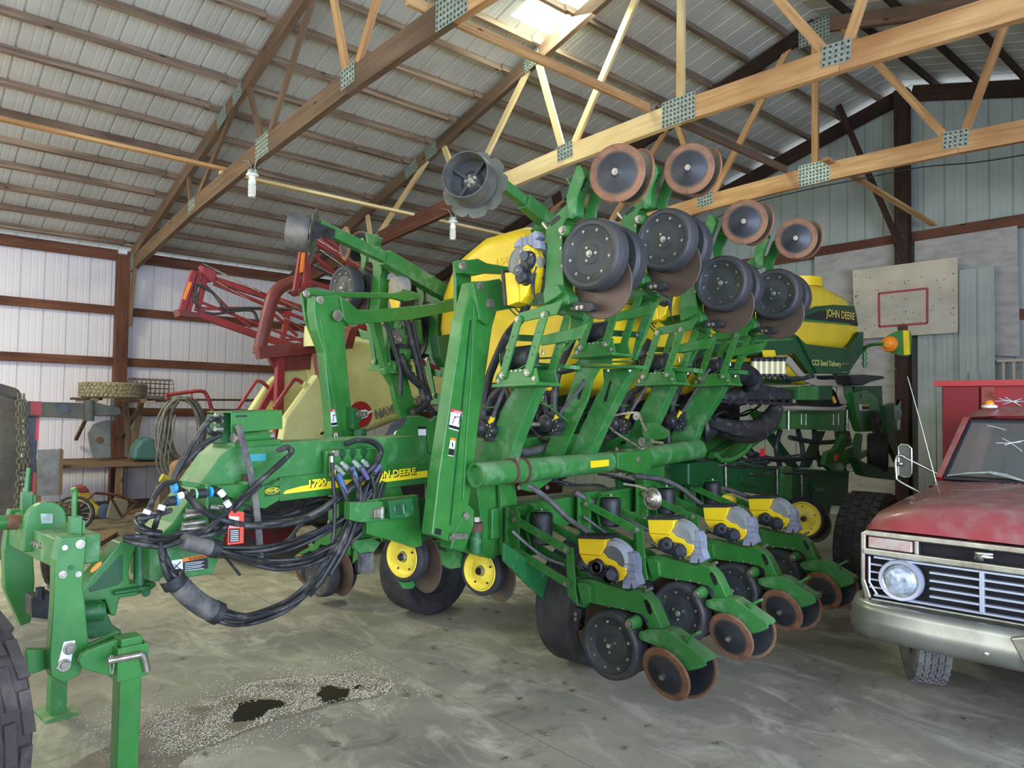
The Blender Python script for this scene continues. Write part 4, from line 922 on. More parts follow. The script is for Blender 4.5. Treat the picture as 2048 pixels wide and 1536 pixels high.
# silvery torque plates at the top of the links
for k, pts in enumerate(([(1125, 580), (1172, 596), (1172, 602), (1126, 604)], [(1275, 552), (1330, 566), (1330, 575), (1276, 575)], [(1395, 622), (1435, 634), (1434, 640), (1396, 640)], [(1492, 632), (1535, 648), (1534, 655), (1492, 656)])):
    partA('torque_plate', pts, (3.42, 4.16, 4.9, 5.65)[k], .10, GC, .003)

for k, (dx, dy, f, a) in enumerate(((0, 0, 1, 3.34), (146, -6, .95, 4.1), (276, 43, .86, 4.86), (380, 58, .80, 5.62))):
    pts = [(1040, 600), (1050, 590), (1118, 578), (1172, 596), (1182, 603), (1130, 605), (1108, 609), (1056, 611)]
    partA('head_casting', [(1048+dx+(x-1048)*f, 600+dy+(y-600)*f) for x, y in pts], a+.05, .13, G, .004)
# ---------------------------------------------------------------- seed tanks
YL = M['yellow']
def letA(body, p0, p1, top, a_, m_, parent, bold=.02):
    a, b_, t = ca(*p0, a_), ca(*p1, a_), ca(*top, a_)
    return lettering('lettering', body, a, b_-a, t-a, (t-a).length, m_, parent, width=(b_-a).length, bold=bold)
def tank(name, pts, c, t, bev):
    o = plC(MB(), pts, c, t).build(name, YL, P_, bev, 6)
    for p in o.data.polygons: p.use_smooth = True
    return o
FT = [(868, 660), (874, 590), (900, 520), (960, 470), (1035, 448), (1100, 455), (1145, 500), (1160, 600), (1150, 710), (1120, 770), (1030, 790), (955, 790), (885, 755)]
tk1 = plA(MB(), FT, 4.2, 2.15).build('seed_tank', YL, P_, .14, 6)
for p in tk1.data.polygons: p.use_smooth = True
mb = MB(); mb.tube(smoothpath([cc(1012, 488, -.2), cc(1022, 477, -.2), cc(1040, 471, -.2), cc(1047, 474, -.2)], 5), .022, 8); mb.build('lid_hose', M['hose_tan'], tk1)
mb = MB(); mb.lathe([(.05, 0), (.06, .03), (.05, .06), (.0001, .06)], cc(1052, 487, -.2), (0, 0, 1), 14); mb.build('vent_cap', M['black'], tk1)
letA('1500', (993, 531), (1032, 523), (993, 518), 4.197, mat('moulded_number', srgb(214, 182, 28), .45), tk1, .0)
tk2 = tank('seed_tank', [(1322, 600), (1400, 572), (1600, 562), (1655, 572), (1694, 592), (1710, 622), (1724, 668), (1718, 692), (1690, 700), (1590, 694), (1330, 682)], .60, 1.1, .16)
MB().lathe([(.28, -.1), (.28, .02), (.0001, .05)], cc(1600, 562, .1), (0, 0, 1), 24).build('tank_lid', YL, tk2)
o = partC('tank_decal', [(1606, 624), (1630, 613), (1667, 609.5), (1709, 612), (1717, 652), (1660, 646), (1606, 641)], .612, .008, GK, 0, tk2)
plC(MB(), [(1608, 634), (1640, 622), (1700, 622), (1712, 634), (1715, 650), (1714, 652), (1640, 641)], .615, .002).build('decal_shadow', M['blackflat'], o)
plC(MB(), [(1606, 640), (1640, 641), (1700, 647), (1700, 650), (1640, 645), (1606, 643)], .617, .002).build('decal_line', G, o)
letC('JOHN DEERE', (1652, 632.5), (1709, 640), (1652, 617), .618, mat('gold_letter', srgb(240, 214, 90), .4), o, .012)
partC('tank_cradle', [(1384, 690), (1420, 674), (1584, 664), (1596, 672), (1634, 747), (1618, 747), (1590, 708), (1400, 716)], .66, .05, GK, .006)
partC('tank_cradle_ledge', [(1400, 684), (1584, 676), (1586, 681), (1400, 690)], .675, .02, G, .003)
sh = partC('tank_shroud', [(1596, 672), (1612, 688), (1690, 697), (1698, 697), (1718, 664), (1727, 664), (1727, 702), (1700, 743), (1700, 748), (1634, 747)], .68, .04, GK, .005)
letC('CCS Seed Delivery', (1624, 730), (1682, 733), (1624, 719), .682, mat('cream_letter', srgb(238, 225, 130), .4), sh, .012)
mb = MB()
for q in ((1692, 728), (1692, 745)): mb.tube([cc(q[0]-6, q[1], .70), cc(q[0]+4, q[1], .70)], .012, 8)
mb.build('shroud_bolt', M['steel'], sh)
partC('frame_leg', [(1674, 746), (1697, 746), (1724, 856), (1716, 862)], .66, .06, G)
partC('lower_hopper', [(1430, 722), (1580, 706), (1592, 716), (1622, 756), (1626, 768), (1608, 770), (1500, 762), (1436, 744)], .55, .6, YL, .03)
partC('hopper_stripe', [(1440, 727), (1590, 717), (1594, 724), (1440, 734)], .556, .004, GK, 0)
partC('hopper_stripe', [(1500, 756), (1590, 760), (1580, 768), (1510, 766)], .556, .004, GK, 0)
# seed flow tubes on their yellow rack
rk = partC('tube_rack', [(1525, 700), (1550, 700), (1553, 714), (1574, 722), (1574, 746), (1502, 746), (1502, 722), (1528, 716)], .74, .01, YL, .003)
clr = mat('amber_clear_tube', srgb(225, 215, 160), .2); 
for i in range(6):
    x = 1509+11.2*i
    mb = MB(); mb.tube([cc(x, 722, .80), cc(x, 748, .80)], .032, 12, 0); mb.tube([cc(x, 715, .80), cc(x, 723, .80)], .036, 12, 1); mb.tube([cc(x, 748, .80), cc(x, 753, .80)], .036, 12, 1)
    mb.sphere(cc(x+3, 756, .82), .022, 8, 1); mb.tube([cc(x-2, 717, .84), cc(x+8, 715, .84)], .01, 6, 1); mb.build('flow_tube', [clr, M['black']], rk)
for i in range(4):
    q = [(1555+2*i, 716-i, .8), (1577, 716+4*i, .8), (1592, 733+4*i, .8), (1610, 752+3*i, .8), (1640, 762+3*i, .8), (1668, 762+3*i, .8), (1681-2*i, 770+2*i, .8), (1685-3*i, 790, .8), (1691-3*i, 806, .8)]
    hoseC(q, .018, M['hose_tan'], 'seed_hose')
hoseC([(1690, 812, .75), (1670, 818, .78), (1600, 816, .8), (1560, 814, .8)], .025, M['hose_tan'], 'seed_hose')
hoseC([(1565, 752, .8), (1580, 758, .8), (1600, 757, .8), (1625, 752, .8)], .03, M['hose'], 'seed_hose')
# air manifold and corrugated ducts
mb = MB(); q = smoothpath([cc(1436, 772, .85), cc(1452, 752, .85), cc(1478, 746, .85), cc(1500, 757, .85), cc(1506, 775, .85)], 9)
rr = [.105 if i % 2 else .088 for i in range(len(q))]; mb.tube(q, rr, 14); mb.build('corrugated_duct', M['black'], P_)
mf = partC('air_manifold', [(1440, 782), (1500, 778), (1520, 769), (1545, 772), (1592, 780), (1594, 796), (1450, 800)], .80, .25, M['black'], .02)
for i in range(9):
    x = 1455+15*i; mb = MB(); mb.tube([cc(x, 793+.2*i, .86), cc(x+3, 803, .82)], .038, 10); mb.tube([cc(x-1, 791, .87), cc(x, 794, .86)], .042, 10); mb.build('manifold_port', M['hose'], mf)
partC('manifold_rail', [(1442, 800), (1596, 806), (1596, 811), (1442, 806)], .88, .05, M['black'], .002)
partC('junction_box', [(1598, 774), (1637, 772), (1637, 800), (1598, 800)], .84, .2, G); partC('junction_box', [(1638, 771), (1665, 771), (1665, 800), (1638, 800)], .82, .2, GK)
partC('duct_panel', [(1600, 800), (1665, 800), (1660, 770), (1690, 808), (1690, 815), (1600, 818)], .5, .05, M['black'], .003)
partC('orange_reflector', [(1664, 794), (1668, 792), (1674, 804), (1669, 807)], .80, .01, mat('orange_reflector', srgb(250, 170, 40), .4), 0)
# main beams of the centre section
partC('centre_beam', [(1540, 824), (1692, 819), (1694, 862), (1560, 857)], .62, .25, G, .01)
mb = MB()
for x in (1577, 1694): mb.tube([cc(x, 820, .64), cc(x, 860, .64)], .018, 8)
for x in (1603, 1612, 1667, 1677): mb.tube([cc(x, 828, .625), cc(x, 850, .625)], .008, 6)
mb.build('beam_u_bolt', M['steel'], P_)
partC('diagonal_beam', [(1545, 824), (1562, 824), (1560, 858), (1470, 920), (1432, 926), (1440, 905), (1500, 868)], .55, .12, G, .01)
partC('side_box', [(1392, 872), (1470, 855), (1502, 872), (1500, 895), (1470, 905), (1450, 928), (1380, 930), (1372, 900)], .42, .2, G, .02)
hr = [(1521, 856, .8), (1500, 890, .8), (1488, 905, .8), (1465, 918, .8), (1445, 921, .8), (1432, 910, .8)]
hoseC(hr, .024, G, 'step_rail')
mb = MB(); q = smoothpath([cc(1420, 846, .75), cc(1452, 858, .8), (cc(1490, 864, .85)), cc(1520, 858, .85), cc(1540, 838, .85), cc(1553, 815, .85)], 5); mb.tube(q, [.07+.04*math.sin(PI*i/(len(q)-1)) for i in range(len(q))], 12)
mb.build('air_duct', M['hose'], P_)
for d in (-.05, .0, .05): hoseC([(1425, 848+d*60, .9), (1460, 860+d*80, .92), (1490, 866+d*90, .95), (1515, 866+d*40, .93)], .02, M['hose'], 'air_duct_rib')
mb = MB(); mb.lathe([(.13, 0), (.12, .03), (.05, .10), (.0001, .12)], cc(1410, 856, .78), (.5, .3, 0), 24); mb.lathe([(.09, -.02), (.13, 0)], cc(1410, 856, .78), (.5, .3, 0), 24); mb.build('duct_cap', M['black'], P_)
pn = partC('lower_frame_box', [(1378, 926), (1452, 919), (1556, 934), (1699, 943), (1697, 990), (1690, 1012), (1655, 1010), (1620, 1003), (1545, 990), (1442, 980), (1378, 972)], .78, .3, GK, .02)
for x, y0, y1 in ((1451, 926, 978), (1554, 938, 988), (1603, 942, 994)): MB().tube([cc(x, y0, .80), cc(x+1, y1, .80)], .012, 8).build('u_bolt', M['steel'], pn)
o = partC('frame_post', [(1563, 933), (1585, 935), (1584, 1020), (1563, 1012)], .81, .03, G, .004)
mb = MB()
for x in (1567, 1578):
    for y in (936, 952): mb.bolt(cc(x, y, .812), (1, 0, 0), .014)
mb.build('post_bolt', M['steel'], o)
for pts in ([(1483, 950), (1512, 953), (1518, 960), (1517, 972), (1512, 975), (1488, 971), (1484, 965)], [(1622, 964), (1660, 967), (1666, 974), (1664, 1003), (1655, 1055), (1642, 1055), (1626, 1000)]):
    partC('pressed_panel', pts, .80, .03, GK, .008, pn)
partC('pressed_panel', [(1630, 974), (1649, 976), (1650, 984), (1631, 982)], .812, .012, G, .004, pn)
# right hand end of the centre section
partC('end_plate', [(1706, 786), (1735, 780), (1756, 797), (1757, 862), (1722, 864), (1712, 830)], .70, .08, G, .005)
partC('end_plate', [(1708, 772), (1764, 772), (1768, 862), (1754, 862), (1754, 800), (1712, 798)], .64, .04, GK, .005)
mb = MB(); q = cc(1751, 845, .72); mb.lathe([(.065, .04), (.10, .09), (.15, .10), (.17, .07), (.17, 0)], q, (1, -.1, 0), 32); mb.lathe([(.065, .05, 1), (.0001, .04, 1)], q, (1, -.1, 0), 24); mb.build('hose_reel_drum', [M['hose_grey'], M['blackflat']], P_)
o = partC('warning_decal', [(1718, 809), (1738, 808), (1738, 821), (1720, 821)], .705, .002, M['white'], 0); partC('decal_header', [(1724, 808.5), (1738, 808), (1738, 811), (1724, 811)], .708, .001, M['orange'], 0, o); partC('decal_text', [(1724, 812), (1738, 812), (1738, 819), (1724, 819)], .708, .001, M['blackflat'], 0, o)
mb = MB(); mb.bolt(cc(1723, 793, .70), (1, 0, 0), .03); mb.lathe([(.10, -.2), (.10, 0), (.0001, .0)], cc(1728, 785, .5), (0, 0, 1), 20, 1); mb.build('end_fitting', [M['steel'], M['hose_grey']], P_)
partC('tarp', [(1700, 750), (1730, 749), (1768, 752), (1771, 757), (1745, 763), (1728, 771), (1706, 768)], 1.0, .4, M['black'], .02)
partC('end_upright', [(1770, 812), (1788, 806), (1790, 870), (1806, 925), (1796, 925), (1775, 880)], 1.1, .06, GK, .004)
mb = MB(); mb.lathe([(.0001, .01), (.10, .01), (.10, -.01), (.0001, -.01)], cc(1793, 826, 1.1), (1, -.3, 0), 24); mb.tube([cc(1793, 826, 1.1), cc(1797, 800, 1.1), cc(1797, 860, 1.1)], .03, 8); mb.build('sprocket', M['galv'], P_)
# folding brackets and lifted tyre beyond
partC('fold_bracket', [(1655, 905), (1672, 898), (1690, 868), (1694, 872), (1690, 900), (1712, 890), (1720, 866), (1726, 870), (1722, 905), (1735, 900), (1735, 912), (1712, 925), (1696, 950), (1668, 945), (1650, 930)], .74, .06, G, .006)
mb = MB(); mb.bolt(cc(1708, 904, .76), (1, 0, 0), .03); mb.build('pivot_bolt', M['steel'], P_)
mb = MB(); mb.tube([cc(1700, 935, .8), cc(1714, 936, .8)], .05, 12); mb.tube([cc(1714, 939, .8), cc(1732, 941, .8)], .02, 8); mb.build('cylinder_end', M['steel'], P_)
partC('rear_beam', [(1712, 915), (1730, 925), (1750, 932), (1806, 935), (1806, 962), (1745, 955), (1728, 950)], 1.1, .1, GK, .01)
def lug_tyre(q, r, w_, axis, name, parent, mats, lugs=30, n=48):
    mb = MB(); h = w_/2; ax_ = V(axis).normalized()
    mb.lathe([(r*.55, h*.75, 0), (r*.7, h*1.0, 0), (r*.9, h*.98, 0), (r*.975, h*.8, 0), (r*.985, h*.3, 0), (r*.985, -h*.3, 0), (r*.975, -h*.8, 0), (r*.9, -h*.98, 0), (r*.7, -h, 0), (r*.55, -h*.75, 0)], q, ax_, n)
    mb.lathe([(r*.55, h*.75, 1), (r*.50, h*.3, 1), (.0001, h*.15, 1)], q, ax_, 28); mb.lathe([(r*.55, -h*.75, 1), (r*.50, -h*.3, 1), (.0001, -h*.15, 1)], q, ax_, 28)
    a, u = frame_of(ax_)
    for i in range(lugs):
        for k, sd in enumerate((-.66, -.22, .22, .66)):
            t = 2*PI*(i+.5*(k % 2))/lugs; d = a*math.cos(t)+u*math.sin(t); tg = ax_.cross(d)
            c0 = V(q)+d*r*.985+ax_*h*sd
            e1 = tg*(PI*r/lugs*.78); e2 = ax_*h*.19; e3 = d*r*.022
            mb.hexa([c0-e1-e2-e3, c0+e1-e2*.6-e3, c0+e1+e2-e3, c0-e1+e2*.6-e3, c0-e1-e2+e3, c0+e1-e2*.6+e3, c0+e1+e2+e3, c0-e1+e2*.6+e3])
    return mb.build(name, mats, parent)
lug_tyre(cc(1755, 905, 1.0), .24, .24, (1, .3, 0), 'lifted_tyre', P_, [M['rubber'], M['yellow_rim']])
qw = W.at(1742, 985, 2, 1.0); ql = Matrix.Rotation(-PTH, 3, 'Z') @ (qw-PLF.o); lug_tyre(V((ql.x, ql.y, .5)), .5, .38, (1, .0, 0), 'transport_wheel', P_, [M['rubber'], M['yellow_rim']], 34, 56)
small_wheel(1608, 1037, .95, .22, .05, -.05, .2)
mb = MB(); q = cc(1458, 1003, .95); mb.lathe([(.0001, 0), (.05, .01), (.07, .03), (.07, .05)], q, (.3, -1, 0), 20); mb.build('yellow_hub', M['yellow_rim'], P_)
# signal lamp bracket
hoseC([(1729, 735, .8), (1729, 700, .8), (1732, 694, .85), (1745, 689, .95), (1766, 688, 1.1)], .022, G, 'lamp_arm')
mb = MB()
for y in (706, 714, 724): mb.tube([cc(1729, y, .8), cc(1729, y+4, .8)], .032, 12)
mb.build('lamp_arm_clamp', G, P_)
q0 = cc(1790, 688, 1.1); 
lp = partA('lamp_plate', [(1764, 678), (1785, 665), (1806, 660), (1818, 660), (1823, 668), (1822, 708), (1815, 713), (1795, 710), (1768, 700)], q0.y, .015, G, .004)
plA(MB(), [(1806, 661), (1818, 661), (1820, 709), (1808, 710)], q0.y-.004, .003).build('yellow_strip', M['yellow'], lp)
ob, nt, b = nodes('amber_lens'); b.inputs['Base Color'].default_value = (.95, .28, .02, 1); b.inputs['Roughness'].default_value = .15; b.inputs['Coat Weight'].default_value = .6
mb = MB(); mb.lathe([(.0001, .07), (.05, .065), (.08, .04), (.10, .02), (.105, 0)], ca(1779, 688, q0.y-.005), (0, -1, 0), 28)
for r_ in (.03, .06, .085): mb.lathe([(r_, .06-.3*r_), (r_+.006, .066-.3*r_), (r_+.012, .055-.3*r_)], ca(1779, 688, q0.y-.005), (0, -1, 0), 28)
mb.build('amber_lamp', ob, lp)
# ---------------------------------------------------------------- inner frame behind the wing arms
partC('main_frame_beam', [(1000, 880), (1100, 872), (1400, 850), (1400, 905), (1100, 930), (1000, 938)], .28, .28, G, .01)
partC('interior_shade_panel', [(965, 765), (1150, 768), (1330, 764), (1480, 790), (1480, 850), (1330, 862), (1000, 880), (960, 860)], -.15, .05, M['black'], .006)  # black sheet standing in for the shade inside the frame
partC('main_frame_post', [(1140, 765), (1175, 765), (1180, 880), (1140, 882)], .15, .2, GK, .008)
partC('main_frame_post', [(1290, 905), (1330, 903), (1330, 975), (1290, 985)], .62, .1, G, .006)
partC('round_bulkhead', [(1222, 770), (1240, 752), (1262, 745), (1282, 752), (1290, 775), (1285, 800), (1265, 815), (1240, 812), (1225, 795)], .10, .04, mat('dull_cream', srgb(158, 150, 128), .6), .01)
p0 = cc(1012, 1000, .54); p1 = cc(1450, 950, .54)
mb = MB(); mb.prism([V((.56, p0.y-.15, .86)), V((.56, p0.y-.15, 1.06)), V((.56, p0.y+3.3, 1.12)), V((.56, p0.y+3.3, .92))], (-.15, 0, 0)); mb.build('toolbar', G, P_, .01)
partC('toolbar_bracket', [(1000, 965), (1030, 955), (1035, 1010), (1025, 1100), (1005, 1110), (1003, 1030)], .57, .03, G)
partC('wing_panel', [(1108, 1000), (1150, 996), (1155, 1058), (1110, 1040)], .50, .03, GK, .004)
partC('wing_panel', [(1235, 960), (1300, 980), (1310, 1015), (1240, 985)], .50, .03, GK, .004)
# drive motors hanging at the foot of the wing arms
def motor(px, py, a, tagp, up_pts, fat_pts):
    q = ca(px, py, a); mb = MB()
    mb.lathe([(.0001, .06), (.03, .06), (.045, .045), (.06, .04), (.062, 0), (.05, -.05), (.0001, -.05)], q, (0, -1, 0), 20)
    mb.lathe([(.0001, .03), (.04, .03), (.045, 0), (.04, -.05)], q+V((.075, 0, -.015)), (0, -1, 0), 12); mb.box(q+V((.04, .03, .05)), (.09, .08, .06)); mb.box(q+V((.05, .02, -.06)), (.06, .07, .05))
    for i in range(7): t = i*2*PI/7; mb.bolt(q+V((.075+math.cos(t)*.036, -.03, -.015+math.sin(t)*.036)), (0, -1, 0), .005, .006, 1)
    m_ = mb.build('drive_motor', [M['black'], M['steel']], P_, .003)
    mb = MB(); t0_, t1_ = ca(tagp[0], tagp[1], a), ca(tagp[0]+6, tagp[1]-12, a); mb.tube([t0_, t1_], .017, 10); mb.build('yellow_cuff', M['yellow'], m_)
    hoseA([(x, y, a) for x, y in up_pts], .0125, M['hose_grey'], 'drive_cable')
    if fat_pts: 
        for fp in fat_pts: hoseA([(x, y, a+.05) for x, y in fp], .028, M['hose'], 'seed_hose')
motor(966, 856, 3.42, (980, 846), [(984, 838), (1003, 790), (1022, 755), (1038, 733)], [[(968, 842), (969, 800), (978, 755), (995, 712), (1015, 670), (1040, 640), (1058, 600)], [(975, 820), (985, 795), (1005, 775), (1020, 760)]])
motor(1097, 846, 3.95, (1109, 842), [(1116, 832), (1140, 800), (1158, 780), (1168, 762)], [[(1096, 832), (1090, 795), (1090, 770), (1105, 748), (1150, 735)], [(1108, 830), (1108, 790), (1118, 740), (1140, 690), (1155, 650), (1175, 620)]])
motor(1232, 846, 4.75, (1253, 836), [(1260, 826), (1285, 785), (1305, 752), (1312, 740)], [[(1236, 820), (1245, 780), (1262, 745), (1280, 715), (1300, 680)], [(1200, 880), (1240, 860), (1250, 800), (1300, 765), (1340, 745)]])
motor(1345, 842, 5.5, (1356, 834), [(1364, 824), (1392, 780), (1412, 748), (1420, 738)], [[(1342, 830), (1350, 795), (1375, 745), (1395, 710)], [(1338, 900), (1336, 870), (1330, 800), (1345, 770)]])
mb = MB(); mb.tube([ca(1045, 848, 3.75), ca(1090, 849, 3.95)], .018, 6); mb.build('hex_drive_shaft', M['steel'], P_); MB().tube([ca(1190, 845, 4.6), ca(1228, 842, 4.75)], .015, 6).build('hex_drive_shaft', M['steel'], P_)
# green wire hose hooks
for pts, a in (([(955, 800), (972, 815), (998, 812)], 3.45), ([(1072, 792), (1100, 815), (1136, 842)], 3.9), ([(1060, 795), (1090, 810), (1112, 811)], 3.9), ([(1230, 805), (1245, 811), (1256, 811)], 4.7), ([(1327, 798), (1345, 810), (1358, 810)], 5.4)):
    hoseA([(x, y, a) for x, y in pts], .006, G, 'hose_hook', 6)
mb = MB(); mb.prism([ca(1075, 768, 3.8), ca(1088, 762, 3.8), ca(1090, 788, 3.8), ca(1070, 790, 3.8)], (0, .05, 0)); mb.prism([ca(1088, 771, 3.79), ca(1096, 771, 3.79), ca(1099, 776, 3.79), ca(1096, 781, 3.79), ca(1088, 781, 3.79)], (0, .03, 0), 1)
mb.build('breakaway_plug', [M['black'], mat('amber_plug', srgb(245, 170, 20), .4)], P_, .003)
for c0 in ((1083, 767), (1083, 795)):
    mb = MB(); q = ca(c0[0], c0[1], 3.78); mb.tube([q+V((math.cos(t)*.014, 0, math.sin(t)*.022)) for t in [i*PI/8 for i in range(16)]], .003, 5, closed=True); mb.build('ring_pull', M['steel'], P_)
# roller chain drive
def chain(pts, a, name='roller_chain'):
    q = smoothpath([ca(x, y, a) for x, y in pts], 8); mb = MB(); L0 = 0; nx = 0
    for i in range(len(q)-1):
        d = q[i+1]-q[i]
        while nx <= L0+d.length:
            p = q[i]+d*((nx-L0)/max(d.length, 1e-6)); dn = d.normalized(); mb.beam(p-dn*.009, p+dn*.009, .014, .012 if int(nx/.016) % 2 else .017, up=(0, 1, 0)); nx += .016
        L0 += d.length
    return mb.build(name, M['steel'], P_)
chain([(1228, 862), (1221, 852), (1224, 836), (1240, 829), (1273, 825), (1280, 832), (1286, 848), (1293, 862)], 4.7)
chain([(1228, 862), (1250, 876), (1270, 888), (1284, 897), (1298, 892), (1306, 885)], 4.7)
for x, y, r_ in ((1272, 833, .028), (1284, 884, .032), (1303, 884, .022)):
    mb = MB(); q = ca(x, y, 4.68); n_ = 14
    mb.prism([q+V((math.cos(i*PI/n_)*r_*(1.1 if i % 2 else .92), 0, math.sin(i*PI/n_)*r_*(1.1 if i % 2 else .92))) for i in range(2*n_)], (0, .012, 0)); mb.bolt(q, (0, -1, 0), .01); mb.build('chain_sprocket', M['steel'], P_)
partA('chain_bracket', [(1282, 846), (1300, 846), (1324, 864), (1315, 878), (1292, 882), (1284, 866)], 4.72, .12, G)
mb = MB(); mb.tube([ca(1303, 884, 4.65), ca(1326, 886, 4.65)], .012, 8); mb.build('drive_stub', M['steel'], P_)
mb = MB(); q = ca(1305, 998, 4.55); mb.lathe([(.0001, .05), (.02, .05), (.03, .03), (.055, .02), (.07, 0), (.0001, 0)], q, (0, -1, 0), 24); mb.tube([q+V((math.cos(t)*.068, 0, math.sin(t)*.075)) for t in [i*PI/12 for i in range(24)]], .008, 6, closed=True); mb.build('chain_sprocket', M['steel'], P_)
chain([(1250, 968), (1275, 972), (1300, 980)], 4.55)
# hoses feeding the lower units and the tangle behind
for pts in ([(1040, 968, .62), (1065, 976, .66), (1100, 1002, .7), (1140, 1040, .8), (1178, 1066, .95)], [(1268, 952, .62), (1320, 958, .66), (1360, 975, .75), (1395, 1003, .85), (1418, 1018, .95)], [(1366, 922, .6), (1380, 945, .65), (1410, 970, .75), (1460, 980, .85), (1500, 996, .95)], [(1150, 985, .62), (1185, 1003, .7), (1230, 1025, .8), (1300, 1060, .95), (1330, 1070, 1.0)]):
    hoseC(pts, .021, M['hose_grey'], 'seed_hose')
for pts in ([(1024, 1062, .70), (1050, 1085, .75), (1090, 1115, .85), (1130, 1130, .95)], [(1166, 1032, .70), (1190, 1050, .75), (1225, 1075, .85), (1250, 1090, .95)], [(1385, 880, .5), (1395, 920, .55), (1404, 950, .6)]):
    hoseC(pts, .011, M['hose_grey'], 'vacuum_hose')
hoseC([(1020, 905, .45), (1060, 904, .45), (1095, 893, .45), (1130, 880, .45)], .03, M['hose_grey'], 'air_hose')
random.seed(5)
for i in range(16):
    x0 = random.uniform(1000, 1420); y0 = random.uniform(800, 900); pts = [(x0, y0, .25)]
    for k in range(4): x0 += random.uniform(15, 45); y0 += random.uniform(-22, 22); pts.append((x0, min(max(y0, 790), 925), random.uniform(.1, .38)))
    hoseC(pts, random.choice([.010, .014, .02]), M['hose'], 'hydraulic_hose')
for i in range(10):
    x0 = random.uniform(1010, 1300); y0 = 965+random.uniform(-5, 15)-(x0-1010)*.1; pts = [(x0, y0, .5)]
    for k in range(3): x0 += random.uniform(18, 40); y0 += random.uniform(-10, 10); pts.append((x0, y0, random.uniform(.4, .6)))
    hoseC(pts, .010, M['hose'], 'electric_harness')
for i in range(8):
    x0 = random.uniform(1390, 1500); y0 = random.uniform(905, 935); pts = [(x0, y0, .7)]
    for k in range(4): x0 += random.uniform(25, 50); y0 += random.uniform(-6, 12); pts.append((x0, y0, random.uniform(.7, .85)))
    hoseC(pts, .012, M['hose'], 'electric_harness')
for x, y in ((1525, 905), (1673, 915)):
    mb = MB(); mb.box(cc(x, y, .92), (.02, .07, .07)); mb.build('red_tag', M['red'], P_)
# ---------------------------------------------------------------- row markers
def marker(discp, tubep, c, axis, rb=.175, name='row_marker_arm', wid=.06):
    mb = MB()
    for k in range(len(tubep)-1):
        w_ = wid*(1+.45*k); mb.beam(cc(*tubep[k], c), cc(*tubep[k+1], c), w_, w_*1.25)
    A = mb.build(name, GD, P_, .004)
    q = cc(*discp, c); ax_ = V(axis).normalized(); a, u = frame_of(ax_)
    n_ = 72; R_ = rb*1.42; pts = []
    for i in range(n_):
        t = 2*PI*i/n_; s = abs(math.sin(t*4.5)); r_ = R_*(.86+.14*min(1, s*1.8)); pts.append(q+(a*math.cos(t)+u*math.sin(t))*r_)
    mb = MB(); mb.prism(pts, ax_*.006); mb.build('notched_disc', mat('polished_disc', srgb(120, 122, 112), .35, .5, srgb(92, 92, 82), 6), A)
    mb = MB(); mb.lathe([(rb*.82, .02, 0), (rb, .02, 0), (rb*1.02, .10, 0), (rb*.97, .19, 0), (rb*.93, .19, 0), (rb*.93, .05, 1), (rb*.5, .05, 1), (rb*.3, .08, 1), (.0001, .08, 1)], q, ax_, 40)
    for k in range(4):
        t = k*PI/2+.6; d = a*math.cos(t)+u*math.sin(t); mb.beam(q+ax_*.06+d*rb*.25, q+ax_*.06+d*rb*.92, .02, .05, up=ax_, mi=1)
    for k in range(5):
        t = k*2*PI/5; d = a*math.cos(t)+u*math.sin(t); mb.bolt(q+ax_*.08+d*rb*.2, ax_, .009, .012, 2)
    mb.bolt(q+ax_*.08, ax_, .016, .02, 2); mb.build('depth_band', [mat('worn_band', srgb(84, 86, 84), .45, .2, srgb(120, 112, 100), 5), mat('band_web', srgb(70, 72, 72), .45, .2), M['steel']], A)
    return A
marker((950, 371), [(983, 352), (1048, 403), (1118, 462)], .35, (.42, -.9, .10), .165)
partC('marker_bracket', [(1088, 455), (1098, 443), (1122, 448), (1132, 462), (1130, 478), (1104, 478)], .40, .14, G)
marker((628, 470), [(636, 452), (768, 515), (912, 600)], -.95, (-.62, -.75, .12), .14, wid=.07)
mb = MB(); mb.beam(cc(622, 452, -.9), cc(668, 470, -.9), .02, .09); mb.beam(cc(618, 478, -.9), cc(655, 462, -.9), .02, .05); mb.build('marker_disc_bracket', M['black'], P_, .004)
# yellow sensor box, filter and grey float beside the first upper unit
partC('yellow_box', [(1032, 542), (1062, 540), (1085, 542), (1084, 588), (1040, 592), (1032, 588)], .40, .12, YL, .01)
mb = MB(); mb.tube([cc(1090, 490, .5), cc(1092, 530, .5)], .035, 12); mb.tube([cc(1092, 530, .5), cc(1090, 560, .5)], .022, 10); mb.tube([cc(1090, 560, .5), cc(1084, 590, .5)], .018, 10)
for y in (495, 510, 528, 552): mb.tube([cc(1090, y, .5), cc(1090.5, y+3, .5)], .042, 12)
mb.build('vertical_filter', M['black'], P_)
mb = MB(); mb.lathe([(.0001, .05), (.02, .05), (.025, .06), (.055, .05), (.062, .02), (.055, 0)], cc(1070, 523, .48), (1, -.3, 0), 24); mb.build('grey_float', mat('blue_grey_foam', srgb(92, 100, 118), .8), P_)
partC('rubber_block', [(868, 598), (885, 574), (915, 588), (918, 600), (905, 606)], -.2, .2, M['hose_grey'], .004) if False else None
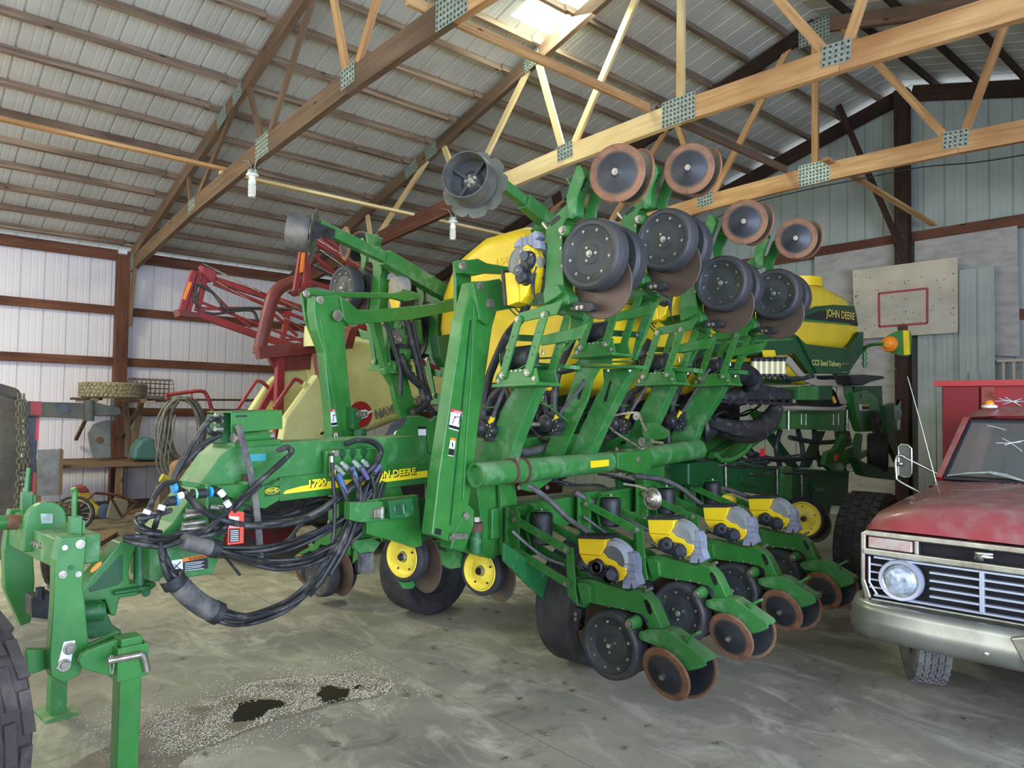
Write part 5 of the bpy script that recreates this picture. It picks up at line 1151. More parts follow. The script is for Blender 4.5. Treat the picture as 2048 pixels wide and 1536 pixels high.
# ---------------------------------------------------------------- far wing
for pts, c_ in (([(772, 748), (812, 742), (824, 790), (840, 835), (804, 838), (792, 800), (786, 770)], -.95), ([(768, 738), (775, 730), (812, 730), (822, 748), (770, 750)], -.92), ([(778, 640), (790, 640), (775, 735), (767, 735)], -.95), ([(745, 642), (762, 642), (778, 735), (768, 735)], -.93), ([(836, 640), (842, 640), (848, 690), (842, 690)], -1.0)):
    partC('far_wing_arm', pts, c_, .06, G, .004)
for pts, r_ in (([(770, 640), (786, 690), (800, 740), (800, 790)], .02), ([(812, 640), (822, 680), (838, 740), (848, 800), (870, 830)], .03), ([(800, 710), (815, 745), (840, 770), (855, 790), (848, 810), (825, 825)], .035), ([(824, 645), (836, 700), (850, 760), (862, 800)], .02)):
    hoseC([(x, y, -.85) for x, y in pts], r_, M['hose'], 'seed_hose')
partC('far_wing_bag', [(805, 695), (822, 684), (845, 690), (842, 715), (815, 720)], -1.0, .2, M['black'], .02)
partC('far_wing_box', [(875, 672), (905, 668), (908, 725), (890, 735), (880, 715)], -.6, .1, GK, .006)
# ---------------------------------------------------------------- hoses of the tongue
HS = M['hose']
cup = MB()
for a_, b_ in (((373, 1021), (398, 1018)), ((369, 1032), (405, 1026)), ((365, 1049), (411, 1043)), ((363, 1059), (407, 1055)), ((419, 1014), (459, 1018)), ((420, 1040), (450, 1043)), ((425, 1054), (457, 1063))):
    mb = MB(); A_, B_ = cc(*a_, .24), cc(*b_, .24); mb.tube([A_, A_.lerp(B_, .35)], .013, 10); mb.tube([A_.lerp(B_, .35), A_.lerp(B_, .6)], .017, 6); mb.tube([A_.lerp(B_, .6), B_], .014, 10); mb.build('quick_coupler', M['steel'], P_)
mb = MB(); plC(mb, [(411, 968), (417, 968), (419, 1066), (413, 1066)], .26, .12); plC(mb, [(362, 962), (416, 969), (416, 977), (366, 972)], .20, .1); mb.build('coupler_rack', G, P_, .003)
for x0, y0, x1, y1, col in ((383, 988, 412, 986, 'black'), (388, 988, 392, 987.5, 'mint'), (418, 984, 423, 983.5, 'blue'), (345, 976, 352, 975, 'blue'), (350, 1001, 355, 1000, 'blue'), (335, 1003, 350, 1001, 'black'), (424, 983, 440, 985, 'black')):
    cm = {'black': M['black'], 'mint': mat('mint_ring', srgb(120, 210, 130), .4), 'blue': mat('blue_ring', srgb(50, 150, 205), .4)}[col]
    MB().tube([cc(x0, y0, .26), cc(x1, y1, .26)], .024 if col == 'black' else .027, 14).build('wiring_plug' if col == 'black' else 'colour_ring', cm, P_)
random.seed(3)
def bundle(base, n, spread, r, m_=None, name='hydraulic_hose', c0=.24):
    for i in range(n):
        ox, oy = random.uniform(-spread, spread), random.uniform(-spread, spread); pts = []
        for j, p in enumerate(base):
            f = math.sin(PI*min(1, (j+.6)/len(base)))
            pts.append((p[0]+ox*f+random.uniform(-1.5, 1.5), p[1]+oy*f+random.uniform(-1.5, 1.5), c0+random.uniform(0, .10)))
        hoseC(pts, r, m_ or HS, name)
bundle([(323, 1084), (327, 1117), (340, 1148), (357, 1169), (392, 1200), (427, 1225), (469, 1238), (511, 1238), (573, 1217), (615, 1184), (645, 1145), (684, 1080), (716, 1015), (742, 955)], 8, 15, .0115)
hoseC([(357, 1169, .3), (380, 1192, .3), (405, 1211, .3), (430, 1224, .3)], .052, M['rubber_dusty'], 'hose_sleeve', 12)
for p in ((342, 1152, 352, 1170), (426, 1222, 438, 1228)): MB().tube([cc(p[0], p[1], .3), cc(p[2], p[3], .3)], .057, 14).build('sleeve_strap', M['black'], P_)
bundle([(371, 986), (390, 1009), (419, 1030), (457, 1044), (500, 1050), (552, 1048), (604, 1038), (650, 1016), (700, 975), (745, 935), (760, 905), (745, 884), (715, 880), (690, 888)], 3, 4, .016)
bundle([(248, 1073), (282, 1074), (323, 1078), (365, 1068), (402, 1065), (417, 1057), (448, 1030), (490, 992), (532, 952), (562, 925), (583, 903), (574, 894), (556, 900)], 2, 4, .013)
bundle([(250, 1080), (277, 1089), (323, 1094), (357, 1084), (396, 1075), (427, 1069), (452, 1057), (461, 1034), (480, 1009), (520, 970)], 2, 3, .013)
bundle([(321, 1066), (288, 1059), (274, 1046), (280, 1034), (309, 1028), (340, 1020)], 4, 7, .011)
bundle([(365, 1084), (400, 1090), (434, 1099), (469, 1102), (532, 1100), (584, 1088), (640, 1065), (700, 1030), (740, 985), (762, 940)], 4, 8, .0115)
bundle([(400, 1090), (434, 1100), (469, 1113), (542, 1130), (605, 1125), (640, 1111), (700, 1078), (745, 1030), (768, 965)], 4, 9, .0115)
hoseC([(365, 1082, .32), (400, 1090, .32), (434, 1099, .32)], .04, M['rubber_dusty'], 'hose_sleeve', 12); MB().tube([cc(420, 1096, .32), cc(436, 1099, .32)], .045, 12).build('sleeve_strap', M['black'], P_)
bundle([(440, 835), (418, 842), (393, 872), (365, 920), (348, 955), (354, 976), (372, 986)], 2, 3, .012, c0=.1)
bundle([(440, 872), (405, 893), (372, 925), (352, 950), (350, 970)], 2, 3, .011, c0=.1)
bundle([(440, 840), (422, 838), (412, 850), (420, 866), (440, 868)], 1, 1, .014, c0=.1)
bundle([(350, 965), (330, 968), (312, 985), (302, 1005), (296, 1022), (290, 1040)], 2, 3, .012)
bundle([(335, 1003), (324, 1015), (316, 1035), (310, 1055)], 2, 2, .013)
bundle([(440, 985), (450, 992), (456, 1006), (452, 1020)], 1, 1, .014)
for i, pts in enumerate(([(296, 1020), (292, 1028)], [(325, 1010), (321, 1020)], [(358, 992), (366, 990)], [(440, 983), (447, 991)], [(452, 1003), (458, 1012)])):
    MB().tube([cc(pts[0][0], pts[0][1], .33), cc(pts[1][0], pts[1][1], .33)], .017, 10).build('white_tag', M['white'], P_)
bundle([(668, 1000), (640, 1004), (600, 1020), (560, 1032), (500, 1030), (465, 1022)], 4, 8, .012, c0=-.05)
bundle([(650, 1010), (600, 1050), (575, 1080), (540, 1092), (510, 1085), (480, 1062)], 1, 2, .012, c0=-.05)
bundle([(672, 950), (690, 985), (700, 1030), (690, 1075), (650, 1150), (620, 1190)], 3, 6, .012, c0=.28)
bundle([(700, 940), (715, 975), (712, 1020), (690, 1090), (660, 1150)], 3, 6, .012, c0=.28)
bundle([(742, 950), (750, 985), (735, 1030), (700, 1070), (668, 1110)], 3, 5, .012, c0=.28)
hoseC([(664, 925, .3), (666, 960, .3), (669, 1010, .3), (668, 1060, .3), (664, 1085, .3)], .012, HS)
hoseC([(452, 1115, .1), (480, 1150, .1)], .008, HS, 'cable_end')
mb = MB(); q = smoothpath([cc(476, 850, .2), cc(490, 900, .22), cc(508, 985, .26), cc(517, 1060, .28), cc(521, 1130, .28)], 5)
for i in range(len(q)-1): mb.beam(q[i], q[i+1]+(q[i+1]-q[i])*.05, .008, .035, up=(0, 1, 0))
mb.build('rubber_strap', M['rubber_dusty'], P_)
for (x0, y0, x1, y1, cl) in ((670, 932, 688, 950, 0), (682, 925, 703, 945, 0), (706, 922, 722, 940, 0), (716, 930, 735, 950, 0), (724, 921, 742, 938, 0)):
    mb = MB(); A_, B_ = cc(x0, y0, .25), cc(x1, y1, .30); mb.tube([A_, B_], .014, 10); mb.tube([A_.lerp(B_, .3), A_.lerp(B_, .6)], .018, 6); mb.build('quick_coupler', M['galv'], P_)
for pts, col in (([(676, 948), (684, 965), (690, 985)], srgb(74, 98, 140)), ([(703, 935), (710, 950), (712, 965)], srgb(84, 112, 150)), ([(722, 935), (730, 948), (736, 958)], srgb(92, 82, 120)), ([(748, 945), (755, 938), (760, 930)], srgb(92, 82, 120))):
    hoseC([(p[0], p[1], .34) for p in pts], .015, mat('hose_wrap', col, .6), 'coloured_hose_wrap')
mb = MB()
for x, y in ((700, 935), (728, 940), (744, 935), (662, 940)): mb.prism([cc(x, y, .30), cc(x+9, y-1, .30), cc(x+9, y+12, .30), cc(x, y+13, .30)], (-.004, 0, 0))
mb.build('yellow_hose_label', M['stripe'], P_)

for pts, c_, m_ in (([(1530, 862), (1545, 862), (1600, 936), (1585, 936)], .2, GK), ([(1640, 862), (1652, 862), (1620, 936), (1606, 936)], .25, GK), ([(1462, 870), (1478, 868), (1540, 935), (1522, 935)], .1, M['black']), ([(1676, 862), (1700, 862), (1712, 940), (1690, 940)], .15, GK)):
    partC('frame_brace', pts, c_, .06, m_, .004)
for pts in ([(1596, 860), (1604, 890), (1608, 930)], [(1628, 860), (1632, 895), (1640, 932)], [(1560, 860), (1552, 895), (1560, 935)], [(1580, 875), (1640, 885), (1700, 880)], [(1500, 905), (1560, 920), (1650, 915), (1700, 925)]):
    hoseC([(x, y, .45) for x, y in pts], .03, HS, 'seed_hose')
for k in range(7):
    x0 = 1010+58*k
    for d in range(2): hoseC([(x0+d*16, 770, .05), (x0+8+d*14, 800, .15), (x0-6+d*10, 835, .2), (x0+14+d*12, 868, .12), (x0+30+d*8, 890, .1)], .022+.006*d, HS, 'seed_hose')
# ================================================================ sprayer behind the tongue
def wx(px, py, x): return W.at(px, py, 0, x)
def wy(px, py, y): return W.at(px, py, 1, y)
def prX(mb, pts, x, t, mi=0): return mb.prism([wx(a, b_, x) for a, b_ in pts], (-t, 0, 0), mi)
def prY(mb, pts, y, t, mi=0): return mb.prism([wy(a, b_, y) for a, b_ in pts], (0, t, 0), mi)
CR = mat('cream_tank_plastic', srgb(206, 202, 138), .5, 0, srgb(186, 182, 120), 2.5)
RS = mat('red_sprayer_paint', srgb(138, 36, 40), .45, 0, srgb(120, 38, 40), 6, dust=srgb(170, 110, 100), damt=.35)
RD = mat('dark_red_frame', srgb(112, 40, 38), .5, 0, srgb(96, 40, 36), 6, dust=srgb(140, 90, 80), damt=.3)
S_ = empty('field_sprayer', 'red and cream field sprayer with folded lattice booms standing between planter and left wall', 'sprayer', (-8.4, 4.5, 0))
SO = V((-8.4, 4.5, 0))
def sb(name, mbb, m_, par=None, bev=.006, seg=2):
    o = mbb.build(name, m_, None, bev, seg)
    if par is None: o.parent = S_; o.location = -SO
    else: o.parent = par
    return o
mt_ = prX(MB(), [(655, 700), (690, 676), (716, 671), (790, 688), (880, 735), (912, 770), (912, 800), (880, 812), (725, 870), (640, 895), (600, 895), (640, 850), (650, 770)], -7.7, 1.3)
tkS = sb('main_tank', mt_, CR, None, .10, 5)
for p in tkS.data.polygons: p.use_smooth = True
mb = MB(); c0 = wx(651, 672, -7.9); mb.lathe([(.0001, .16), (.20, .15), (.24, .10), (.25, -.14)], c0, (0, 0, 1), 28); sb('tank_neck', mb, CR, None, 0)
sb('front_panel', prX(MB(), [(563, 741), (629, 738), (645, 770), (648, 880), (565, 880)], -8.2, .1), CR, None, .02, 3)
sb('side_shield', prX(MB(), [(552, 750), (557, 762), (558, 870), (478, 870), (502, 818), (533, 770)], -8.9, .12), CR, None, .03, 3)
fl_ = sb('side_shield', prX(MB(), [(636, 748), (641, 762), (663, 876), (655, 884), (566, 897), (562, 890), (572, 836)], -7.3, .14), CR, None, .03, 3)
mb = MB(); mb.lathe([(.0001, .02), (.055, .02), (.06, 0)], wx(648, 865, -7.29), (1, 0, 0), 20); mb.beam(wx(641, 868, -7.26), wx(655, 861, -7.26), .015, .02, mi=1); sb('drain_cap', mb, [CR, M['blackflat']], None, 0)
mb = MB(); mb.lathe([(.0001, .05), (.04, .05), (.06, .03), (.065, 0)], wx(548, 792, -8.85), (1, 0, 0), 14); sb('red_knob', mb, RS, None, 0)
for nm, pts, x in (('pivot_plate', [(537, 711), (629, 702), (632, 738), (563, 742), (545, 730)], -8.1),): sb(nm, prX(MB(), pts, x, .08), RD)
def sbeam(pts, x, w_, name='boom_tube', m_=None, h=None):
    mb = MB()
    for i in range(len(pts)-1): mb.beam(wx(*pts[i], x), wx(*pts[i+1], x), w_, h or w_, up=(1, 0, 0))
    return sb(name, mb, m_ or RS, None, .004)
sbeam([(514, 706), (638, 694)], -8.05, .14, 'cross_beam', RD, .12)
sbeam([(560, 712), (555, 880)], -8.1, .09, 'frame_post', RS)
sbeam([(636, 708), (660, 850)], -7.5, .10, 'frame_post', RD)
sbeam([(553, 765), (500, 858)], -8.3, .07, 'frame_post', RS)
def stube(pts, x, r, name='hand_rail', m_=None, n=10): return sb(name, MB().tube(smoothpath([wx(a, b_, x) for a, b_ in pts], 5), r, n), m_ or RS, None, 0)
stube([(475, 818), (508, 768), (516, 762), (524, 764), (539, 777)], -8.6, .022); stube([(548, 816), (584, 764), (592, 759), (600, 762), (611, 772)], -7.4, .022)
mb = MB(); mb.tube([wx(607, 768, -7.35), wx(615, 774, -7.35)], .035, 8); sb('rail_clamp', mb, CR, None, 0)
mb = MB(); mb.tube(smoothpath([wx(600, 560, -8.3), wx(588, 563, -8.3), wx(565, 572, -8.3), wx(548, 590, -8.3), wx(538, 620, -8.3), wx(526, 670, -8.3), wx(518, 708, -8.3)], 5), .075, 10); sb('boom_cradle', mb, RD, None, 0)
# far boom
xb = -9.0
for pts, w_ in (([(362, 626), (388, 542)], .10), ([(374, 630), (400, 545)], .08), ([(394, 622), (412, 548)], .09), ([(430, 560), (537, 594), (640, 630), (760, 668)], .11), ([(427, 567), (530, 609), (640, 650)], .06), ([(395, 628), (518, 672), (600, 697)], .12), ([(404, 617), (530, 617), (578, 618)], .06), ([(404, 605), (520, 650), (640, 696)], .045), ([(481, 640), (502, 655)], .045), ([(563, 683), (578, 618)], .09), ([(545, 625), (595, 672)], .05), ([(563, 680), (640, 676)], .05), ([(400, 560), (480, 640)], .04), ([(530, 600), (640, 690)], .04)):
    sbeam(pts, xb, w_*.68)
sb('boom_head', prX(MB(), [(403, 530), (428, 540), (434, 548), (431, 562), (421, 563), (410, 548)], xb+.1, .15), RS)
sb('boom_foot', prX(MB(), [(356, 618), (402, 626), (398, 636), (360, 632)], xb+.05, .2), RD)
sb('yellow_reflector', prX(MB(), [(378, 563), (384, 566), (371, 600), (366, 597)], xb+.06, .01), M['orange'], None, 0)
for pts in ([(392, 580), (388, 600), (402, 618)], [(405, 575), (425, 585), (440, 605), (452, 618), (500, 616), (570, 618), (650, 608)], [(400, 622), (430, 628), (470, 622), (505, 622), (515, 640)], [(395, 600), (392, 570), (420, 580)]): stube(pts, xb+.03, .018, 'spray_hose', HS, 6)
for pts in ([(405, 527), (560, 600), (660, 645)], [(428, 540), (520, 585)], [(430, 562), (520, 612)], [(545, 625), (650, 672)]): stube(pts, xb+.05, .005, 'boom_cable', M['steel'], 5)
# near boom
xb = -7.0
for pts, w_ in (([(590, 586), (604, 500)], .07), ([(612, 570), (618, 492), (622, 470)], .08), ([(620, 476), (740, 546), (800, 580)], .10), ([(612, 497), (705, 578), (760, 620)], .05), ([(612, 562), (680, 582), (800, 600)], .06), ([(644, 470), (690, 508)], .05), ([(600, 575), (622, 572)], .12), ([(690, 640), (800, 700), (905, 755)], .07), ([(640, 600), (720, 650)], .05)):
    sbeam(pts, xb, w_*.72)
sb('boom_head', prX(MB(), [(590, 580), (622, 570), (630, 582), (604, 590)], xb+.08, .2), RD)
sb('yellow_reflector', prX(MB(), [(604, 506), (610, 504), (606, 544), (600, 545)], xb+.06, .01), M['orange'], None, 0)
for pts in ([(625, 500), (660, 510), (700, 560)], [(625, 530), (680, 560), (730, 600)]): stube(pts, xb+.03, .018, 'spray_hose', HS, 6)
for pts in ([(620, 470), (700, 520), (740, 545)], [(640, 500), (720, 555)]): stube(pts, xb+.05, .005, 'boom_cable', M['steel'], 5)
sb('boom_rest', prX(MB(), [(706, 650), (736, 648), (736, 658), (714, 664), (706, 697), (688, 698), (698, 664)], -7.4, .15), RD)
mb = MB()
for y_ in (3.6, 4.6):
    for x_ in (-7.8, -9.0):
        q = V((x_, y_+.6, .62))
g_ = V((-7.75, 4.9, .66)); lug_tyre(g_, .66, .32, (1, 0, 0), 'sprayer_wheel', None, [M['rubber'], M['white']], 26).parent = S_
for o in list(S_.children):
    if o.name.startswith('sprayer_wheel'): o.location = -SO
g_ = V((-9.15, 4.9, .66)); o = lug_tyre(g_, .66, .32, (1, 0, 0), 'sprayer_wheel', None, [M['rubber'], M['white']], 26); o.parent = S_; o.location = -SO
sb('axle', MB().tube([V((-9.15, 4.9, .66)), V((-7.75, 4.9, .66))], .07, 10), RD, None, 0)
sb('chassis', MB().box((-8.4, 5.3, .72), (1.1, 5.2, .5)), mat('shaded_red_chassis', srgb(60, 26, 26), .6), None, .02)  # solid dark block for the chassis and the shade around it
sb('under_shade_block', MB().box((-8.2, 4.0, .80), (1.6, 2.2, .75)), M['black'], None, .05)  # black block standing in for the shade under the sprayer
# tank lettering
def letX(body, p0, p1, top, x, m_, parent, bold=.02, **kw):
    a, b_, t = wx(*p0, x), wx(*p1, x), wx(*top, x)
    o = lettering('lettering', body, a, b_-a, t-a, (t-a).length, m_, parent, width=(b_-a).length, bold=bold, **kw); return o
grl = mat('grey_letter', srgb(96, 98, 96), .5)
letX('NAVIGATOR 4', (752, 838), (856, 803), (749, 820), -7.69, grl, tkS, .03)
letX('NAVIGATOR 4', (754, 836), (854, 802.5), (751.5, 822), -7.683, mat('grey_letter_fill', srgb(136, 134, 120), .5), tkS, -.005)
mb = MB(); c0 = wx(721, 829, -7.69); mb.prism([c0+V((0, math.cos(i*PI/18)*.155, math.sin(i*PI/18)*.155)) for i in range(36)], (.004, 0, 0)); mb.build('logo_disc', mat('red_logo', srgb(150, 34, 40), .5), tkS)
mb = MB(); prX(mb, [(695, 838), (708, 822), (732, 819), (737, 823), (745, 820), (746, 823), (738, 827), (735, 834), (710, 842)], -7.68, .003); mb.build('logo_banner', M['white'], tkS)
letX('HARDI', (704, 838), (735, 832), (703, 828), -7.676, M['blackflat'], tkS, .02)
# ================================================================ things along the left wall
def T1(name, mbb, m_, label, cat, group=None, bev=0):
    o = mbb.build(name, m_, None, bev); tag(o, label, cat, group); return o
q = wx(227, 781, -13.45)
o = lug_tyre(q, .50, .26, (0, 0, 1), 'spare_tyre', None, [mat('dried_mud_tyre', srgb(142, 132, 104), .95, 0, srgb(88, 80, 62), 22, bump=.6, bscale=30), M['rustdark']], 44, 48); tag(o, 'old mud caked tyre lying flat on the wall brackets in front of the brown post', 'tyre')
mb = MB(); zt = q.z-.135; 
for dy in (-.35, .35): mb.beam((XW+.1, q.y+dy, zt-.03), (-12.95, q.y+dy, zt-.03), .06, .06); mb.beam((XW+.1, q.y+dy, zt-.7), (-13.1, q.y+dy, zt-.06), .05, .05)
T1('wall_bracket', mb, WD, 'timber wall bracket holding up the mud caked tyre', 'bracket')
mb = MB(); mb.tube([wx(140, 797, -13.3), wx(205, 798, -13.3)], .02, 8); T1('steel_rod', mb, M['rustdark'], 'thin rusty rod end showing left under the mud caked tyre', 'rod')
mb = MB(); mb.tube([wx(288, 799, -13.9), wx(530, 800, -13.9)], .02, 8)
for x in (330, 500): q = wx(x, 799, -13.9); mb.beam((XW+.04, q.y, q.z-.03), (-13.85, q.y, q.z-.03), .04, .03)
T1('steel_pipe', mb, M['rustdark'], 'long thin dark pipe running behind the hose coil along the left wall', 'pipe')
for k, (a, b_, lab) in enumerate((((250, 805), (262, 918), 'grey board leaning upright right of the brown wall post'), ((282, 805), (264, 918), 'brown board leaning the other way across the grey one'))):
    mb = MB(); mb.beam(wx(*a, -13.6+.1*k), wx(*b_, -13.6+.1*k), .09, .04); T1('leaning_board', mb, WD, lab, 'board')
mb = MB(); c0 = wx(259, 775, -14.15); c1 = wx(342, 778, -14.15); r_ = .17
for f in range(10): p = c0.lerp(c1, f/9); mb.tube([p+V((math.cos(t)*r_, 0, math.sin(t)*r_)) for t in [i*PI/10 for i in range(20)]], .005, 4, closed=True)
for i in range(12): t = i*PI/6; d = V((math.cos(t)*r_, 0, math.sin(t)*r_)); mb.tube([c0+d, c1+d], .005, 4)
T1('wire_mesh_roll', mb, M['rustdark'], 'rolled up wire mesh lying on the pipe right of the brown post', 'wire mesh')
# shelf and things on it
mb = MB(); zs = wx(300, 918, -13.6).z
mb.box((-13.5, 3.1, zs-.03), (1.25, 2.6, .05)); 
for y in (1.9, 3.0, 4.3): mb.beam((-12.95, y, 0), (-12.95, y, zs-.05), .09, .09)
T1('work_bench', mb, WD, 'rough timber bench shelf along the left wall', 'bench')
mb = MB(); prX(mb, [(178, 880), (176, 866), (186, 850), (204, 842), (222, 840), (222, 916), (190, 918), (181, 898)], -13.6, .05); o = T1('fan_shroud', mb, mat('grey_sheet', srgb(108, 112, 114), .6, .2, srgb(90, 92, 92), 5), 'round grey metal fan shield standing on the bench left of the post', 'fan', None, .01)
mb = MB(); mb.disc(wx(199, 879, -13.6), (1, 0, 0), .05, .02, 14); mb.build('red_hub', M['rustdark'], o)
mb = MB(); prX(mb, [(266, 912), (270, 888), (282, 871), (298, 865), (312, 870), (318, 890), (318, 914)], -12.98, .35); tub = T1('plastic_tub', mb, mat('teal_plastic', srgb(58, 96, 92), .6), 'crumpled teal plastic sled on the bench right of the post', 'sled', None, .06)
mb = MB(); prX(mb, [(75, 900), (125, 898), (122, 990), (75, 992)], -12.8, .04); o = T1('sheet_metal', mb, mat('grey_panel', srgb(120, 124, 128), .6, .2, srgb(96, 98, 100), 6), 'flat grey metal panel leaning against the bench, left of the fan shield', 'panel')
mb = MB(); prX(mb, [(121, 897), (127, 900), (124, 990), (118, 990)], -12.75, .06); mb.build('panel_frame', WD, o)
def rest(o, z): o.location.z += z-min(v.co.z for v in o.data.vertices)
rest(tub, zs)
# hanging hose coil on its red rail
mb = MB(); random.seed(9)
for k in range(11):
    rx_, ry_ = random.uniform(34, 52), random.uniform(52, 78); cx_, cy_ = 368+random.uniform(-9, 9), 800+ry_*.95+random.uniform(-4, 4); dx = random.uniform(-.08, .08)
    mb.tube([wx(cx_+math.cos(t)*rx_, cy_+math.sin(t)*ry_*(1 if math.sin(t) < 0 else 1.05), -11.2+dx) for t in [i*PI/12 for i in range(24)]], .014, 6, closed=True)
for k in range(4):
    x0 = 322+8*k; mb.tube(smoothpath([wx(x0+5, 830, -11.15), wx(x0-3, 880, -11.1), wx(x0-8, 930, -11.1), wx(x0+18, 968, -11.05), wx(x0+60, 968, -11)], 5), .013, 6)
T1('hose_coil', mb, mat('dusty_hose', srgb(112, 110, 98), .8, 0, srgb(84, 82, 74), 9), 'big coil of dusty hose hanging from a red pipe rail', 'hose')
mb = MB(); mb.tube(smoothpath([wx(332, 790, -11.25), wx(370, 785, -11.25), wx(400, 782, -11.25), wx(412, 788, -11.25), wx(422, 815, -11.25), wx(424, 840, -11.25), wx(425, 1075, -11.25)], 5), .028, 10)
for x in (333, 383): mb.tube([wx(x, 786, -11.25), wx(x, 800, -11.15)], .014, 6)
T1('red_pipe_rail', mb, RS, 'bent red pipe rail the hose coil hangs on', 'rail')
mb = MB(); mb.lathe([(.0001, 0), (.2, 0), (.21, .5), (.17, .62), (.0001, .62)], V((-11.75, 5.05, .72)), (0, 0, 1), 20); o = T1('red_barrel', mb, RD, 'dark red barrel half hidden behind the toolbox hoses', 'barrel')
mb.__init__(); mb.box((-11.75, 5.05, .36), (.6, .5, .72)); T1('wooden_crate', mb, WD, 'dark timber crate under the red barrel', 'crate')
# bags and lumps
mb = MB(); prX(mb, [(350, 975), (352, 928), (372, 920), (398, 926), (402, 975)], -10.3, .35); T1('burlap_bag', mb, mat('burlap', srgb(140, 108, 80), .95, 0, srgb(112, 84, 60), 14, bump=.8, bscale=18), 'crumpled brown sack below the hose coil', 'sack', None, .06)
mb = MB(); qs = wx(375, 975, -10.3); z_ = qs.z; mb.box((-10.45, qs.y, z_/2-.01), (.5, .6, z_-.02)); T1('wooden_crate', mb, WD, 'dark crate carrying the crumpled brown sack', 'crate')
mb = MB(); q = wx(332, 962, -10.0); mb.box((q.x, q.y, (q.z-.06)/2), (.2, .2, q.z-.06)); T1('wooden_crate', mb, WD, 'small dark crate under the little yellow tin', 'crate')
mb = MB(); mb.tube([wx(322, 958, -10.0), wx(342, 966, -10.0)], .055, 14); rest_tin = T1('yellow_tin', mb, mat('old_yellow_tin', srgb(170, 156, 60), .5), 'small yellow tin lying left of the brown sack', 'tin')
rest(rest_tin, q.z-.058)
# toys, chair and bicycle on the floor
TY = mat('faded_yellow_plastic', srgb(176, 146, 46), .5)
fz = lambda px, py: W.at(px, py, 2, 0)
tr = empty('toy_tricycle', 'faded yellow plastic toy tricycle with red seat and blue wheel', 'toy', (-12.2, 2.6, 0))
def kid(nm, mbb, m_, bev=0, root=None):
    o = mbb.build(nm, m_, None, bev); r_ = root or tr; o.parent = r_; o.location = -r_.location; return o
kid('body', prX(MB(), [(152, 982), (170, 976), (182, 985), (190, 1005), (206, 1018), (212, 1030), (200, 1034), (180, 1026), (165, 1018)], -12.2, .16), TY, .03)
kid('seat', prX(MB(), [(150, 975), (170, 971), (180, 982), (172, 986), (154, 984)], -12.15, .24), RD, .02)
mb = MB(); g1 = V((-12.2, 2.66, .11)); mb.lathe([(.0001, .05), (.05, .05), (.11, .04), (.11, -.04), (.0001, -.05)], g1, (1, 0, 0), 20); kid('wheel', mb, mat('faded_blue', srgb(60, 78, 104), .6))
mb = MB(); g1 = V((-12.2, 2.30, .14)); mb.lathe([(.0001, .05), (.05, .05), (.14, .04), (.14, -.04), (.0001, -.05)], g1, (1, 0, 0), 20); kid('wheel', mb, M['rubber'])
mb = MB(); prX(mb, [(213, 1036), (222, 1000), (230, 997), (256, 1001), (258, 1008), (250, 1036), (236, 1042)], -11.6, .05); T1('chair_seat', mb, mat('khaki_vinyl', srgb(112, 104, 82), .7), 'khaki chair back leaning beside the yellow toy tricycle', 'chair back', None, .015)
bc = V((-11.2, 2.06, .24)); bk = empty('bicycle', 'old dark bicycle lying by the yellow toy tricycle, its spoked wheel in front', 'bicycle', bc)
mb = MB(); mb.tube([bc+V((.08*math.cos(t), math.cos(t)*.22, math.sin(t)*.22)) for t in [i*PI/18 for i in range(36)]], .02, 8, closed=True); mb.tube([bc+V((.08*math.cos(t), math.cos(t)*.19, math.sin(t)*.19)) for t in [i*PI/18 for i in range(36)]], .006, 6, 1, closed=True)
for i in range(14): t = i*PI/7; mb.tube([bc, bc+V((.08*math.cos(t), math.cos(t)*.19, math.sin(t)*.19))], .0025, 4, 1)
mb.tube([bc-V((.04, 0, 0)), bc+V((.04, 0, 0))], .02, 8, 1); kid('wheel', mb, [M['rubber'], M['galv']], 0, bk)
mb = MB(); p = [(-11.2, 2.3, .5), (-11.35, 2.62, .44), (-11.45, 2.9, .30)]; mb.tube(p, .02, 8); mb.tube([(-11.2, 2.3, .5), (-11.2, 2.06, .24)], .018, 8); mb.tube([(-11.3, 2.5, .46), (-11.42, 2.7, .12), (-11.45, 2.9, .30)], .018, 8)
kid('bicycle_frame', mb, M['rustdark'], 0, bk)
mb = MB(); RF = mat('faded_red_steel', srgb(128, 44, 44), .7, 0, srgb(96, 52, 46), 8)
g0, g1 = fz(240, 1075), fz(350, 1050)
o = empty('car_ramp', 'faded red steel car ramp lying on the floor left of the planter tongue', 'ramp', (-8.6, 3.2, 0))
for k in range(2):
    mb = MB(); x = -8.9+.45*k; mb.prism([V((x, 2.55, .02)), V((x, 3.9, .02)), V((x, 3.9, .38)), V((x, 3.5, .38))], (.06, 0, 0)); kid('side_rail', mb, RF, .005, o)
mb = MB()
for i in range(7): t = i/6; mb.box((-8.65, 2.65+.95*t, .04+.33*t), (.42, .05, .03))
mb.box((-8.65, 3.7, .38), (.45, .4, .02)); kid('rungs', mb, RF, 0, o)
mb = MB(); q = fz(122, 1164); q = V((q.x, q.y, .38)); lt = lug_tyre(q, .38, .24, (.35, 1, 0), 'worn_tractor_tyre', None, [mat('brown_dusty_tyre', srgb(72, 64, 50), .95, 0, srgb(50, 44, 36), 9), M['rustdark']], 30); tag(lt, 'brown dusty tyre standing on the floor behind the green hitch', 'tyre')
